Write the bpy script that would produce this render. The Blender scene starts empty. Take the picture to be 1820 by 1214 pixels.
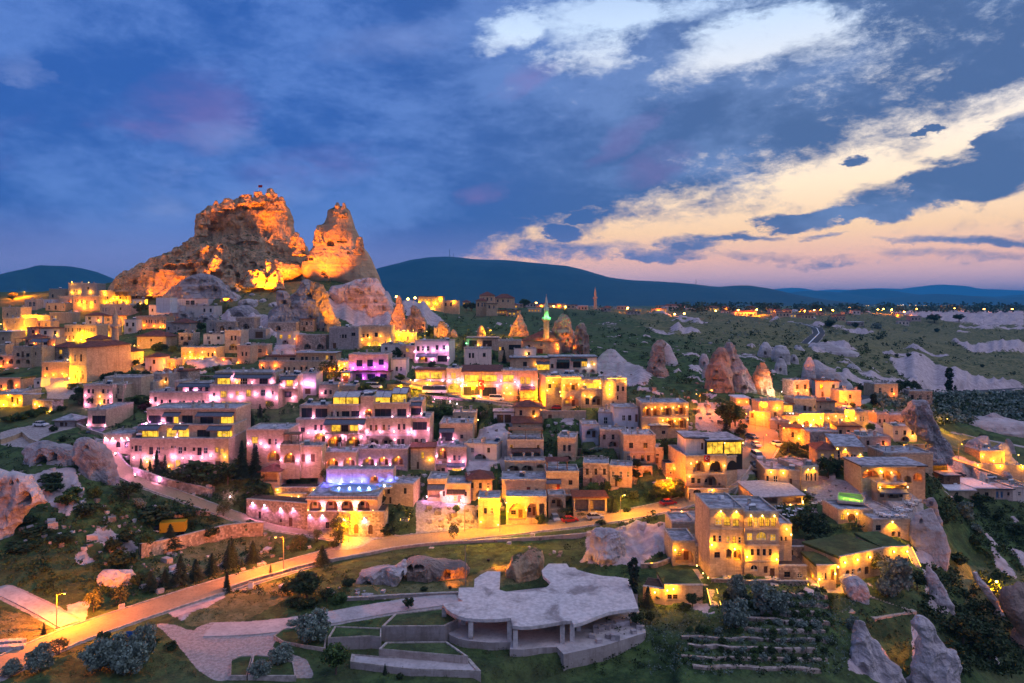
import bpy, bmesh, math, random
import numpy as np
from mathutils import Vector, Matrix

rnd = random.Random(11)
scene = bpy.context.scene
COL = scene.collection
PI = math.pi
F, UC, VH, HC = 1230.0, 910.0, 540.0, 57.0     # focal length in photo pixels, principal column, horizon row, camera height

# ------------------------------------------------------------------ camera, world, sun, exposure
cd = bpy.data.cameras.new('camera')
cam = bpy.data.objects.new('camera', cd); COL.objects.link(cam)
cam.location = (0, 0, HC); cam.rotation_euler = (PI/2, 0, 0)
cd.sensor_width = 36; cd.lens = F/1820*36
cd.shift_y = -(607-VH)/1820
cd.clip_start = 1; cd.clip_end = 120000
scene.camera = cam
vs = scene.view_settings
vs.view_transform = 'Standard'; vs.look = 'None'; vs.exposure = 0.12; vs.gamma = 1.0; vs.use_curve_mapping = False
scene.cycles.max_bounces = 5; scene.cycles.diffuse_bounces = 2; scene.cycles.glossy_bounces = 2
scene.cycles.transmission_bounces = 3; scene.cycles.transparent_max_bounces = 8; scene.cycles.volume_bounces = 0
scene.cycles.sample_clamp_indirect = 3.0; scene.cycles.sample_clamp_direct = 0
scene.cycles.caustics_reflective = False; scene.cycles.caustics_refractive = False
scene.cycles.use_light_tree = True

def lin(r, g, b):
    f = lambda c: (c/255/12.92) if c/255 <= 0.04045 else ((c/255+0.055)/1.055)**2.4
    return (f(r), f(g), f(b), 1.0)

class NT:
    """small helper to write shader maths as expressions"""
    def __init__(s, tree): s.t = tree; s.n = tree.nodes; s.l = tree.links
    def new(s, kind, **kw):
        n = s.n.new(kind)
        for k, v in kw.items(): setattr(n, k, v)
        return n
    def put(s, sock, v):
        if hasattr(v, 'is_output'): s.l.new(v, sock)
        elif v is not None: sock.default_value = v
    def m(s, op, a, b=None, c=None, clamp=False):
        n = s.new('ShaderNodeMath', operation=op); n.use_clamp = clamp
        s.put(n.inputs[0], a)
        if b is not None: s.put(n.inputs[1], b)
        if c is not None: s.put(n.inputs[2], c)
        return n.outputs[0]
    def add(s, a, b): return s.m('ADD', a, b)
    def sub(s, a, b): return s.m('SUBTRACT', a, b)
    def mul(s, a, b): return s.m('MULTIPLY', a, b)
    def mix(s, f, a, b, mode='MIX'):
        n = s.new('ShaderNodeMix', data_type='RGBA', blend_type=mode)
        s.put(n.inputs[0], f); s.put(n.inputs[6], a); s.put(n.inputs[7], b)
        return n.outputs[2]
    def ss(s, x, lo, hi):
        n = s.new('ShaderNodeMapRange', interpolation_type='SMOOTHSTEP')
        s.put(n.inputs[0], x); s.put(n.inputs[1], lo); s.put(n.inputs[2], hi)
        return n.outputs[0]
    def ramp(s, x, stops):
        n = s.new('ShaderNodeValToRGB'); s.put(n.inputs[0], x)
        e = n.color_ramp.elements
        while len(e) < len(stops): e.new(0.5)
        for k, (p, c) in enumerate(stops): e[k].position = p; e[k].color = c
        return n.outputs[0]
    def noise(s, vec, scale, detail=4, rough=0.55, dist=0.0):
        n = s.new('ShaderNodeTexNoise'); n.inputs['Scale'].default_value = scale
        n.inputs['Detail'].default_value = detail; n.inputs['Roughness'].default_value = rough
        n.inputs['Distortion'].default_value = dist
        if vec is not None: s.put(n.inputs['Vector'], vec)
        return n.outputs[0]
    def vec(s, x, y, z):
        n = s.new('ShaderNodeCombineXYZ'); s.put(n.inputs[0], x); s.put(n.inputs[1], y); s.put(n.inputs[2], z)
        return n.outputs[0]

SUN_EL, SUN_ROT = math.radians(60), math.radians(100)
def make_world():
    w = bpy.data.worlds.new('World'); scene.world = w; w.use_nodes = True
    t = w.node_tree; t.nodes.clear(); N = NT(t)
    out = N.new('ShaderNodeOutputWorld'); bg = N.new('ShaderNodeBackground')
    N.l.new(bg.outputs[0], out.inputs[0])
    tc = N.new('ShaderNodeTexCoord'); sep = N.new('ShaderNodeSeparateXYZ'); N.l.new(tc.outputs['Generated'], sep.inputs[0])
    x, y, z = sep.outputs
    az = N.m('ARCTAN2', x, y)
    el = N.m('ARCSINE', z)
    azc = N.m('MAXIMUM', N.m('MINIMUM', az, 0.95), -0.95)
    P = N.vec(N.mul(x, 1.0), N.mul(y, 1.0), N.mul(z, 2.2))
    n1 = N.noise(P, 4.2, 8, 0.62, 0.25)
    n2 = N.noise(P, 12.0, 8, 0.7, 0.2)
    n3 = N.noise(P, 2.6, 7, 0.6, 0.3)
    n4 = N.noise(P, 38.0, 6, 0.7, 0.3)
    fb = N.add(N.add(N.mul(N.sub(n1, 0.5), 1.0), N.mul(N.sub(n2, 0.5), 0.75)), N.mul(N.sub(n4, 0.5), 0.4))
    wx = N.add(az, N.mul(N.sub(n2, 0.5), 0.13))
    wy = N.add(el, N.add(N.mul(N.sub(n1, 0.5), 0.09), N.mul(N.sub(n2, 0.5), 0.03)))
    def blob(u, v, ru, rv, rot=0, warp=True):
        a0 = math.atan((u-UC)/F); e0 = math.atan((VH-v)/F*math.cos(a0))
        ru = ru/F*math.cos(a0)**2; rv = rv/F*math.cos(a0)
        c, s_ = math.cos(math.radians(rot)), math.sin(math.radians(rot))
        dx = N.sub(wx if warp else az, a0); dy = N.sub(wy if warp else el, e0)
        p = N.add(N.mul(dx, c/ru), N.mul(dy, s_/ru)); q = N.add(N.mul(dx, -s_/rv), N.mul(dy, c/rv))
        d = N.add(N.mul(p, p), N.mul(q, q))
        return N.m('MAXIMUM', N.sub(1.0, d), 0.0)
    def total(bl):
        acc = None
        for b in bl:
            k = b[0]; v = N.mul(blob(*b[1:]), k)
            acc = v if acc is None else N.add(acc, v)
        return acc
    # clear evening sky, colour by elevation
    e01 = N.m('MULTIPLY', el, 1/0.5, clamp=True)
    clear = N.ramp(e01, [(0.0, lin(226, 196, 230)), (0.06, lin(240, 196, 205)), (0.12, lin(255, 198, 172)), (0.2, lin(255, 214, 165)),
                         (0.32, lin(255, 232, 198)), (0.48, lin(244, 236, 226)), (0.75, lin(190, 214, 244)), (1.0, lin(110, 150, 215))])

    # the big cloud bank: its lower edge climbs from the mountain to the right
    s = N.sub(el, N.add(0.046, N.mul(azc, 0.245)))
    s2 = N.mul(N.add(az, 0.07), -0.55)
    mass = N.mul(N.m('SMOOTH_MAX', s, s2, 0.05), 13.0)
    mass = N.m('MAXIMUM', N.m('MINIMUM', N.add(mass, N.mul(N.ss(az, 0.1, -0.25), 0.7)), N.add(1.0, N.mul(N.ss(az, 0.05, -0.25), 0.5))), -0.12)
    back = N.mul(N.ss(N.m('COSINE', N.sub(az, 0.45)), 0.6, -0.2), 1.2)
    holes = total([(0.9, 1330, 75, 160, 50, 6), (0.55, 1060, 50, 140, 40, 0), (0.6, 1190, 15, 240, 36, 0), (0.36, 1480, 60, 100, 60, 20), (0.3, 1230, 140, 180, 26, 12),
                   (0.62, 890, 70, 80, 36, 20), (0.4, 1030, 110, 150, 32, 0), (0.45, 800, 405, 60, 14, 0)])
    isl = total([(1.15, 1770, 290, 190, 60, 14), (1.05, 1640, 342, 210, 38, 6), (1.0, 1800, 235, 90, 32, 10), (1.05, 1400, 383, 70, 22, 0), (1.05, 1465, 380, 76, 22, 0), (1.0, 1545, 378, 68, 20, 0), (1.0, 1520, 297, 34, 11, 0), (1.0, 1310, 278, 22, 8, 0),
                 (1.0, 1655, 232, 30, 9, 0), (0.95, 1225, 432, 75, 17, 0), (0.9, 1310, 415, 110, 10, 0), (0.8, 1030, 382, 34, 14, 0), (0.9, 1000, 415, 50, 18, 0), (0.7, 860, 398, 60, 12, 0),
                 (0.7, 1470, 415, 60, 8, 0), (0.8, 1720, 415, 200, 14, 0), (0.7, 1260, 455, 190, 14, 0), (0.75, 1060, 450, 170, 22, 0), (0.75, 1620, 455, 260, 22, 0), (0.8, 1780, 130, 60, 30, 12)])
    dens = N.add(N.add(N.sub(mass, holes), back), N.add(N.sub(isl, 0.42), N.mul(fb, 2.1)))
    mask = N.ss(dens, -0.32, 0.48)
    # cloud colours
    right = N.ss(az, -0.35, 0.45)
    body = N.mix(right, lin(44, 90, 170), lin(76, 103, 150))
    body = N.mix(N.ss(N.sub(n3, N.mul(fb, 0.35)), 0.40, 0.64), body, N.mix(right, lin(88, 126, 200), lin(112, 138, 186)))
    pink = total([(0.6, 330, 200, 190, 80, 25), (0.6, 130, 260, 200, 60, 10), (0.7, 940, 140, 70, 25, 20), (0.4, 1110, 235, 90, 30, 35), (0.55, 560, 300, 170, 45, 10), (0.6, 1170, 290, 90, 40, 15), (0.7, 850, 345, 60, 20, 10)])
    body = N.mix(N.m('MULTIPLY', N.mul(pink, N.ss(n1, 0.36, 0.62)), 0.6, clamp=True), body, lin(152, 118, 178))
    pale = total([(0.8, 285, 345, 90, 60, 10), (0.35, 390, 240, 100, 40, 10), (0.6, 470, 360, 120, 40, 8), (0.5, 60, 130, 60, 30, 0), (0.5, 700, 80, 150, 40, 10), (0.5, 210, 300, 90, 40, -20)])
    body = N.mix(N.m('MULTIPLY', N.mul(pale, N.ss(n1, 0.3, 0.6)), 0.9, clamp=True), body, lin(142, 160, 216))
    body = N.mix(N.ss(el, 0.13, 0.0), body, N.mix(N.ss(az, -0.1, 0.35), lin(150, 146, 205), lin(140, 136, 180)))
    behind = N.ss(y, 0.3, -0.5)
    body = N.mix(behind, body, lin(138, 142, 190))
    col = N.mix(mask, N.mix(1.0, clear, (1.22, 1.16, 1.1, 1), 'MULTIPLY'), body)
    sky = N.new('ShaderNodeTexSky', sky_type='NISHITA'); sky.sun_disc = False
    sky.sun_elevation = SUN_EL; sky.sun_rotation = SUN_ROT
    nish = N.mix(1.0, (0, 0, 0, 1), sky.outputs[0], 'ADD')
    sc = N.new('ShaderNodeMix', data_type='RGBA', blend_type='MULTIPLY'); sc.inputs[0].default_value = 1
    N.l.new(nish, sc.inputs[6]); sc.inputs[7].default_value = (0.05, 0.05, 0.05, 1)
    tot = N.mix(1.0, N.mix(1.0, col, (10, 10, 10, 1), 'MULTIPLY'), sc.outputs[2], 'ADD')
    N.l.new(tot, bg.inputs[0]); bg.inputs[1].default_value = 0.1
make_world()

sd = bpy.data.lights.new('dusk_sun', 'SUN'); sd.energy = 1.0; sd.angle = math.radians(70); sd.color = (0.76, 0.76, 1.0)
sun = bpy.data.objects.new('dusk_sun', sd); COL.objects.link(sun)
_dir = Vector((math.sin(SUN_ROT)*math.cos(SUN_EL), math.cos(SUN_ROT)*math.cos(SUN_EL), math.sin(SUN_EL)))
sun.rotation_euler = _dir.to_track_quat('Z', 'Y').to_euler()

# ------------------------------------------------------------------ numpy noise
_perm = np.random.RandomState(5).rand(64, 64, 64).astype(np.float32)
def vnoise(x, y, z):
    x = np.asarray(x, np.float32); y = np.asarray(y, np.float32)+0*x; z = np.asarray(z, np.float32)+0*x
    xi = np.floor(x).astype(int); yi = np.floor(y).astype(int); zi = np.floor(z).astype(int)
    f = lambda t: t*t*(3-2*t)
    fx, fy, fz = f(x-xi), f(y-yi), f(z-zi)
    r = 0
    for dx in (0, 1):
        for dy in (0, 1):
            for dz in (0, 1):
                w = (fx if dx else 1-fx)*(fy if dy else 1-fy)*(fz if dz else 1-fz)
                r = r+w*_perm[(xi+dx) & 63, (yi+dy) & 63, (zi+dz) & 63]
    return r*2-1
def fbm(x, y, z=0.0, o=4, rough=0.5):
    a, r, k = 1.0, 0, 1.0
    for i in range(o):
        r = r+a*vnoise(np.asarray(x)*k+i*7.3, np.asarray(y)*k+i*3.1, np.asarray(z)*k+i*5.7); a *= rough; k *= 2.03
    return r
def ridged(x, y, z=0.0, o=3):
    a, r, k = 1.0, 0, 1.0
    for i in range(o):
        r = r+a*(1-2*np.abs(vnoise(np.asarray(x)*k+i*9.3, np.asarray(y)*k+i*4.1, np.asarray(z)*k+i*2.7))); a *= 0.5; k *= 2.1
    return r

# ------------------------------------------------------------------ the lie of the land: surveyed points (photo column, row, distance in metres)
CP = [(-250,1200,106),(0,1200,106),(300,1200,106),(700,1200,107),(1000,1200,106),(1200,1200,105),(1400,1200,106),(1600,1200,117),(1800,1200,129),(2050,1200,132),
 (100,1080,130),(0,1000,140),(-200,1000,142),(60,900,158),(-200,900,160),(100,830,172),(100,780,195),(60,750,212),(-200,750,214),(60,700,235),(150,690,238),(30,650,275),(-200,650,275),
 (100,600,330),(50,550,420),(150,560,410),(200,600,330),(300,650,275),(300,680,250),(300,720,228),(350,700,236),(450,650,275),(450,600,325),(300,560,390),(200,700,233),(160,520,470),(210,500,490),(0,520,640),
 (180,900,161),(250,960,158),(300,1000,150),(150,1000,143),(300,1100,125),(500,1100,125),(700,1100,125),(900,1100,126),(1100,1110,122),(500,1020,146),(700,1010,149),(900,1000,151),(1050,1000,150),
 (500,937,176),(620,950,171),(760,950,171),(850,955,170),(430,920,177),(290,870,178),(225,845,180),(190,805,187),(330,832,187),(430,830,187),(620,872,185),(520,890,183),(600,830,195),(600,790,206),(600,750,216),(600,700,235),(430,700,236),(430,750,214),(300,770,207),(650,665,252),(500,665,256),(650,600,312),(560,600,322),
 (600,560,390),(400,560,372),(400,502,440),(250,500,470),(520,500,440),(600,500,430),(690,560,410),(700,600,352),(760,560,520),(760,542,760),(900,547,900),(800,600,350),(950,600,350),
 (800,700,245),(950,720,240),(900,680,262),(900,640,300),(1000,620,330),(850,760,222),(850,830,201),(900,900,184),(980,940,174),(1100,900,181),(1100,850,195),(1100,800,208),(1100,750,225),(1100,700,250),(1100,650,305),(1100,600,430),(1100,562,800),
 (1160,905,179),(1250,880,183),(1250,850,190),(1330,840,192),(1345,800,205),(1350,750,226),(1300,700,258),(1300,650,325),(1300,600,490),(1300,562,900),(1300,1005,142),(1200,1000,148),(1200,950,160),(1300,1100,121),(1450,1100,120),(1420,1010,143),
 (1500,850,182),(1480,900,170),(1500,950,156),(1500,1000,146),(1500,1040,136),(1500,800,203),(1500,750,235),(1500,700,285),(1500,650,380),(1500,600,570),(1500,562,1100),
 (1650,850,184),(1640,900,170),(1620,960,157),(1600,1040,137),(1700,900,188),(1750,850,214),(1810,850,222),(1750,800,265),(1780,950,194),(1700,970,172),(1700,1050,152),(1800,1050,163),(1640,1150,123),(1780,760,318),(1650,760,268),(1700,700,420),(1560,710,292),(1700,650,580),(1700,600,820),(1700,562,1500),
 (1950,900,210),(1950,800,290),(1950,700,440),(1950,600,840),(1950,1050,172)]
WP = [(-150,610,48),(-60,620,44),(-260,800,44),(0,950,46),(-700,1000,44),(-3000,3000,40),(0,3000,41),(3000,3000,40),(-6000,6500,40),(0,6500,40),(6000,6500,40),(1000,2000,38),(-900,700,50),(-500,330,45),(-420,180,20)]
pts = [((u-UC)/F*Y, Y, HC-(v-VH)/F*Y) for u, v, Y in CP]+[tuple(p) for p in WP]
pts = np.array(pts, float)
_c2 = 8.0**2
def _phi(ax, ay, bx, by): return np.sqrt((ax-bx)**2+(ay-by)**2+_c2)
A = _phi(pts[:, 0][:, None], pts[:, 1][:, None], pts[:, 0][None], pts[:, 1][None])
n_ = len(pts); M_ = np.zeros((n_+1, n_+1)); M_[:n_, :n_] = A; M_[:n_, n_] = 1; M_[n_, :n_] = 1
W_ = np.linalg.solve(M_, np.append(pts[:, 2], 0))
def rbf(x, y):
    r = np.full(np.shape(x), W_[n_])
    for k in range(n_): r = r+W_[k]*_phi(x, y, pts[k, 0], pts[k, 1])
    return r

S0, S1, NS = -1.0, 1.0, 620
yy = [84.0]
while yy[-1] < 7000: yy.append(yy[-1]*(1.005 if yy[-1] < 700 else 1.02))
YR = np.array(yy); SR = np.linspace(S0, S1, NS); LY = np.log(YR)
GX = SR[None, :]*YR[:, None]; GY = np.repeat(YR[:, None], NS, 1)
HG = rbf(GX, GY)
HG0 = HG.copy()
def sample(G, x, y):
    s = (x/y-S0)/(S1-S0)*(NS-1); s = min(max(s, 0), NS-1.001)
    t = np.interp(math.log(min(max(y, YR[0]), YR[-1]-1)), LY, np.arange(len(LY))); t = min(t, len(LY)-1.001)
    i, j = int(t), int(s); a, b = t-i, s-j
    return float((G[i, j]*(1-b)+G[i, j+1]*b)*(1-a)+(G[i+1, j]*(1-b)+G[i+1, j+1]*b)*a)
def ground(x, y): return sample(HG, x, y)
def hit(u, v, G=None):
    """where the sight line through photo pixel (u, v) meets the land"""
    G = HG0 if G is None else G
    k = (u-UC)/F; m = (v-VH)/F
    Y = 86.0
    prev = Y
    while Y < 6000:
        if HC-m*Y <= sample(G, k*Y, Y):
            lo, hi = prev, Y
            for _ in range(18):
                mid = (lo+hi)/2
                if HC-m*mid <= sample(G, k*mid, mid): hi = mid
                else: lo = mid
            return k*hi, hi, HC-m*hi
        prev = Y; Y *= 1.006
    return k*Y, Y, HC-m*Y
def proj(x, y, z): return UC+F*x/y, VH+F*(HC-z)/y
# ------------------------------------------------------------------ survey of the buildings (rows of measured corners, resolved to metres on the land)
ZX, ZY, ZF = 0.0, 0.0, 1.0
def Z(x0, y0, f):
    global ZX, ZY, ZF
    ZX, ZY, ZF = x0, y0, f
def zu(x): return ZX+x/ZF
def zv(y): return ZY+y/ZF
SPECS = []; BYKEY = {}
def B(label, u0, u1, vt, vb, op='', lamps='', ex='', wall='tuff', roof='flat', yaw=0.0, d=8.0, D=None, into=None, sb=0.0, name='house', cat='house', short=None, key=None, sr='', sl='', fd=4.0, clut=None, group=None):
    u0, u1, vt, vb = zu(u0), zu(u1), zv(vt), zv(vb)
    th = math.radians(yaw); c, s = math.cos(th), math.sin(th)
    uc = (u0+u1)/2; k = (uc-UC)/F
    if into and D is None: D = BYKEY[into]['yc']+sb
    if D is None: xc, yc, zc = hit(uc, vb)
    else: xc, yc, zc = k*D, D, HC-(vb-VH)/F*D
    def tt(u):
        kk = (u-UC)/F
        return (kk*yc-xc)/(c-kk*s)
    t0, t1 = tt(u0), tt(u1)
    sp = dict(label=label, x0=xc+t0*c, y0=yc+t0*s, z0=zc, w=t1-t0, h=(vb-vt)/F*yc, th=th, yc=yc, d=d, wall=wall, roof=roof, into=into, name=name, cat=cat, short=short, key=key, sr=sr, sl=sl, fd=fd, uc=uc, vt=vt, vb=vb, clut=clut, group=group, px=(u0, u1))
    def loc(u, v):
        t = tt(u); y = yc+t*s
        return t-t0, HC-(v-VH)/F*y-zc
    sp['open'] = []
    for it in [q for q in op.split(';') if q.strip()]:
        f = it.split(); kind = f[0]
        for cu in f[1].split(','):
            cu = float(cu); wv = float(f[2])
            xa, za = loc(zu(cu-wv/2), zv(float(f[4]))); xb, zb = loc(zu(cu+wv/2), zv(float(f[3])))
            sp['open'].append((kind, xa, xb, za, zb))
    sp['lamps'] = []
    for it in [q for q in lamps.split(';') if q.strip()]:
        f = it.split(); kind = f[0]; mult = float(f[2]) if len(f) > 2 else 1.0
        for p in f[1].split(','):
            a, b = p.split('@'); x, z = loc(zu(float(a)), zv(float(b)))
            sp['lamps'].append((kind, x, z, mult))
    sp['ex'] = []
    for it in [q for q in ex.split(';') if q.strip()]:
        f = it.split(); kind = f[0]; a = [float(q) for q in f[1:4]]
        xa, za = loc(zu(a[0]), zv(a[2])); xb, zb = loc(zu(a[1]), zv(a[2]))
        rest = [float(q) if q.replace('.', '').replace('-', '').isdigit() else q for q in f[4:]]
        sp['ex'].append((kind, xa, xb, za, rest))
    SPECS.append(sp)
    if key: BYKEY[key] = sp
    return sp

# ---- the pink-lit hotel on the left
Z(140, 660, 5.056)
B('pale stone villa with two pink-lit corner pilasters, left of the pink hotels', 45, 305, 130, 330, 'w 90,128,220,260 20 160 198;w 230,265,120 20 250 290;w 85 20 250 290', 'p 65@215,290@225,290@300,70@300;y 195@225,200@285', key='v1', short='the pilaster villa', sr='1x2')
B('', 300, 400, 128, 300, 'w 345 28 150 205;g 355 70 245 300', into='v1', sb=2.5, d=7)
B('', 235, 560, 62, 135, 'w 400 22 95 120', into='v1', sb=8, d=8)
B('grey cube of a house with one dark window behind the pilaster villa', 512, 668, 105, 200, 'd 530 26 128 172', d=7, wall='greystone')
B('low pink-lit house with a picture window and a grey awning over its lower floor', 80, 245, 352, 500, 'g 182 120 398 470', 'p 85@480,243@487', 'aw 45 250 505 2.4', key='v2', short='the picture-window house', d=15)
B('', 110, 250, 505, 590, 'r 180 120 515 585', into='v2', sb=-.6, d=4, roof='none')
B('pink floodlit cave house with two small arched openings above the ramp', 222, 475, 572, 725, 'a 355 40 632 685;a 425 32 638 688', 'P 245@596,310@600,390@600,440@596 1.4', key='v3', short='the floodlit cave house', wall='tuff')
B('three-storey pink-lit hotel with grey-blue awnings over its set-back terraces', 460, 1345, 612, 880, 'w 515,552 26 665 720;w 482 14 675 700;w 650 36 680 747;w 715 30 680 740;w 756 14 680 700;w 836,866 14 668 690;w 910 38 680 740;w 955 20 680 716;w 1035 24 684 716;w 1085 40 684 756;w 1140 36 684 740;W 1240 28 684 730;A 1285 30 694 746;W 890 46 796 872;W 1100 40 806 845;d 1250 46 806 874;d 740,1000 34 810 874',
  'p 500@772,595@776,680@772,850@770,940@776,1015@776,1115@772,1190@756;y 620@810,815@850,1320@765', key='h4', name='hotel', cat='hotel', short='the awning hotel', d=12)
B('', 535, 1385, 488, 618, 'G 640 150 536 606;G 832 92 512 596;G 940 100 516 596;g 1120 116 526 608;G 1310 136 534 610', 'p 550@600,620@608,765@592,885@588,1010@596,1215@596,1375@600', 'aw 545 742 488 1.9;aw 860 990 492 1.5;aw 1168 1382 494 1.9;sl 470 1345 618 3.2', into='h4', sb=3.4, d=10)
B('', 612, 1412, 346, 490, 'g 682 112 396 474;g 815 60 402 474;G 872 44 402 474;g 975 98 396 476;g 1150 118 404 488;G 1332 116 400 488', 'p 615@465,742@465,785@470,915@470,1030@475,1245@480,1402@475', 'aw 768 922 374 1.5;aw 1066 1402 372 1.7;sl 535 1385 490 3', into='h4', sb=6.8, d=11)
B('pink-lit two-storey hotel wing of pale stone above the awning hotel', 636, 1178, 192, 332, 'w 690 24 228 272;w 745,820 24 254 302;w 910,946 22 264 312;w 1025,1080,1118 24 260 310', 'p 650@270,715@302,785@308,872@300,980@310,1060@304,1140@302', key='h5', name='hotel', cat='hotel', short='the stone wing', d=11)
B('', 932, 1180, 118, 194, 'w 1010,1090 40 140 188;w 1150 30 140 188', 'p 970@178,1062@168', 'aw 905 1210 112 1.8', into='h5', sb=3, d=8)
B('', 862, 932, 94, 192, 'd 880 24 140 190', into='h5', sb=4, d=7)
B('long pink-washed hotel block with bright round wall lights and a dark-canopied top floor', 1178, 1790, 130, 332, 'w 1215 16 194 222;W 1300 56 178 236;W 1425 32 178 220;W 1525 40 164 226;w 1655 40 164 222;w 1744 16 178 208;W 1300,1355 34 272 312;W 1428 28 272 306;W 1510 80 276 302;W 1700 44 270 318', 'p 1188@240,1246@240,1370@222,1456@232,1590@208,1706@212,1782@240 1.5', key='h6', name='hotel', cat='hotel', short='the round-light hotel', d=11)
B('', 1226, 1765, 14, 132, 'G 1302 116 62 128;w 1482 64 62 124;w 1660 74 60 122', 'p 1390@62,1734@100,1560@100;y 1425@100', 'aw 1222 1386 30 1.8;aw 1400 1742 34 1.8', into='h6', sb=3.5, d=8)
# ---- central pink hotel
Z(420, 660, 4.047)
B('pink stone hotel with a big orange-lit arch at its foot, left of the pool', 75, 375, 425, 675, 'W 132 44 472 520;w 240,285 20 485 527;N 265 92 574 652', 'p 90@515,180@515,215@542,310@542', key='c1', name='hotel', cat='hotel', short='the single-arch hotel', d=10)
B('', 317, 455, 535, 668, 'N 380 82 588 662', 'p 322@636,446@640', 'pg 335 450 535 2.9 3.5', into='c1', sb=-2.0, d=4)
B('', 455, 612, 545, 662, 'd 480,550 30 596 652', 'p 515@634 1.4', into='c1', sb=-.5, d=5)
B('pink hotel of stacked arcades with glass restaurants on its roof, behind the pool', 640, 932, 343, 560, 'G 716 66 380 434;G 846 60 382 432;w 780 50 384 434;N 702 92 470 552;N 838 102 474 552', 'p 660@472,770@470,896@402,902@468,635@440', 'aw 640 932 350 2.2;bal 640 930 440 1.4', key='c5', name='hotel', cat='hotel', short='the arcade hotel', d=12)
B('', 430, 642, 350, 548, 'w 478 30 404 440;w 570,612 20 384 426;N 600 90 444 522', 'p 446@440,520@442,576@440,636@440', into='c5', sb=.8, d=12)
B('', 932, 1258, 340, 560, 'w 968,1006 18 386 427;w 1062,1098 18 384 424;w 1170,1207 18 378 420;n 985 82 478 552;n 1085 84 474 552;d 1168 26 486 538;w 1197 22 486 532', 'p 945@436,1036@436,1136@432,1242@436,1142@490,940@540', 'cor 932 1258 458 .35', into='c5', sb=.6, d=12)
B('', 1258, 1388, 345, 540, 'g 1320 104 364 422;d 1296 26 486 532;w 1340 30 486 524', 'p 1382@420,1376@518,1264@436', into='c5', sb=1.5, d=12)
B('', 455, 662, 252, 348, 'g 506 78 264 338;g 612 88 268 334', 'p 462@330,556@330', into='c5', sb=5, d=8)
B('', 660, 925, 246, 345, 'g 710 56 288 338;g 786 56 286 338;g 856 60 284 338', 'p 670@330,746@332,816@332,892@326', into='c5', sb=4, d=9)
B('', 895, 988, 188, 345, 'N 950 52 272 332', 'p 922@300,988@332', into='c5', sb=3.5, d=7)
B('', 988, 1252, 236, 345, 'g 1055 118 270 332;g 1190 66 270 322', 'p 994@330,1122@326,1238@320', into='c5', sb=4.2, d=9)
B('', 1252, 1338, 222, 338, 'g 1292 72 264 312', 'p 1332@302', 'aw 1250 1336 225 1.6', into='c5', sb=5.4, d=8)
B('', 690, 885, 186, 246, 'G 740 90 188 242;G 835 90 188 242', into='c5', sb=6, d=7, roof='glass', wall='darkmetal')
B('', 905, 985, 158, 222, 'G 945 70 178 218', into='c5', sb=9, d=6, roof='slab', wall='darkmetal')
B('', 990, 1112, 186, 236, 'G 1050 112 188 234', into='c5', sb=6.3, d=7, roof='glass', wall='darkmetal')
B('', 1116, 1230, 160, 236, 'G 1172 104 166 232', into='c5', sb=8, d=7, roof='glass', wall='darkmetal')
B('violet-shaded terrace house with two orange-lit arches under the arcade hotel', 620, 862, 588, 715, 'N 690 92 628 704;N 810 88 622 698', 'p 630@682,752@684,856@690', key='c16', name='terrace_house', cat='house', short='the two-arch terrace', d=7)
B('dark lounge pavilion with three orange-lit arches and red sofas above the blue pool', 870, 1230, 565, 695, 'N 950 88 618 688;N 1055 82 616 684;N 1160 86 612 682', 'p 1005@668,1106@668,905@676', key='c17', name='lounge_pavilion', cat='pavilion', short='the lounge pavilion', d=6, wall='greystone')
B('blue-lit rock wall with a glowing orange cave mouth behind the pool', 648, 1130, 712, 842, 'N 990 60 752 800', 'b 680@790,750@800,830@795,905@790,1060@790,1110@780 3.2', key='c18', name='pool_wall', cat='wall', short='the blue pool wall', d=4, roof='flat', clut=0)
B('pool terrace building with four dark arches, flower boxes and a long balcony rail', 510, 1018, 908, 1035, 'n 570 88 928 1006;n 685 88 928 1006;n 797 86 928 1006;n 916 88 928 1006', 'y 520@998,626@992,737@1000,860@992,985@1000;p 620@960,740@960,862@960', 'bal 505 1012 912 1.0;pl 515 1012 1020 .7', key='c19', name='terrace_building', cat='building', short='the four-arch terrace', d=15, D=172.4, clut=0)
B('long pink-lit retaining wall of rough stone with one brown door', 72, 512, 938, 1112, 'd 390 28 1052 1116;w 320 16 1065 1085;w 168 20 1010 1060', 'P 122@944,208@960,322@986,413@986 1.3', key='c20', name='retaining_wall', cat='wall', short='the pink retaining wall', wall='rubble', d=5, roof='none', yaw=-14)
B('tall rough stone wall with two arched brown doors beside the road junction', 512, 1062, 1012, 1172, 'da 862 32 1098 1168;da 965 32 1102 1172;w 655 26 1085 1130', 'P 530@1032,622@1036,775@1056,922@1056 1.2', key='c21', name='retaining_wall', cat='wall', short='the arch-door wall', wall='rubble', d=6, roof='none')
B('low yellow-lit terrace wall above the pink retaining wall', 275, 572, 838, 882, '', 'y 300@850,560@850', name='terrace_wall', cat='wall', wall='rubble', d=4, roof='none')
B('pale garden terrace with little step lights beside the four-arch terrace', 275, 505, 882, 922, '', 'y 322@905,362@903,402@902,450@898 .4', name='terrace_wall', cat='wall', d=7, roof='none')
B('dark red roofed garden pavilion among the conifers left of the pool', 175, 312, 720, 800, 'r 240 110 735 798', name='garden_pavilion', cat='pavilion', roof='hipred', d=6, clut=0)
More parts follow.
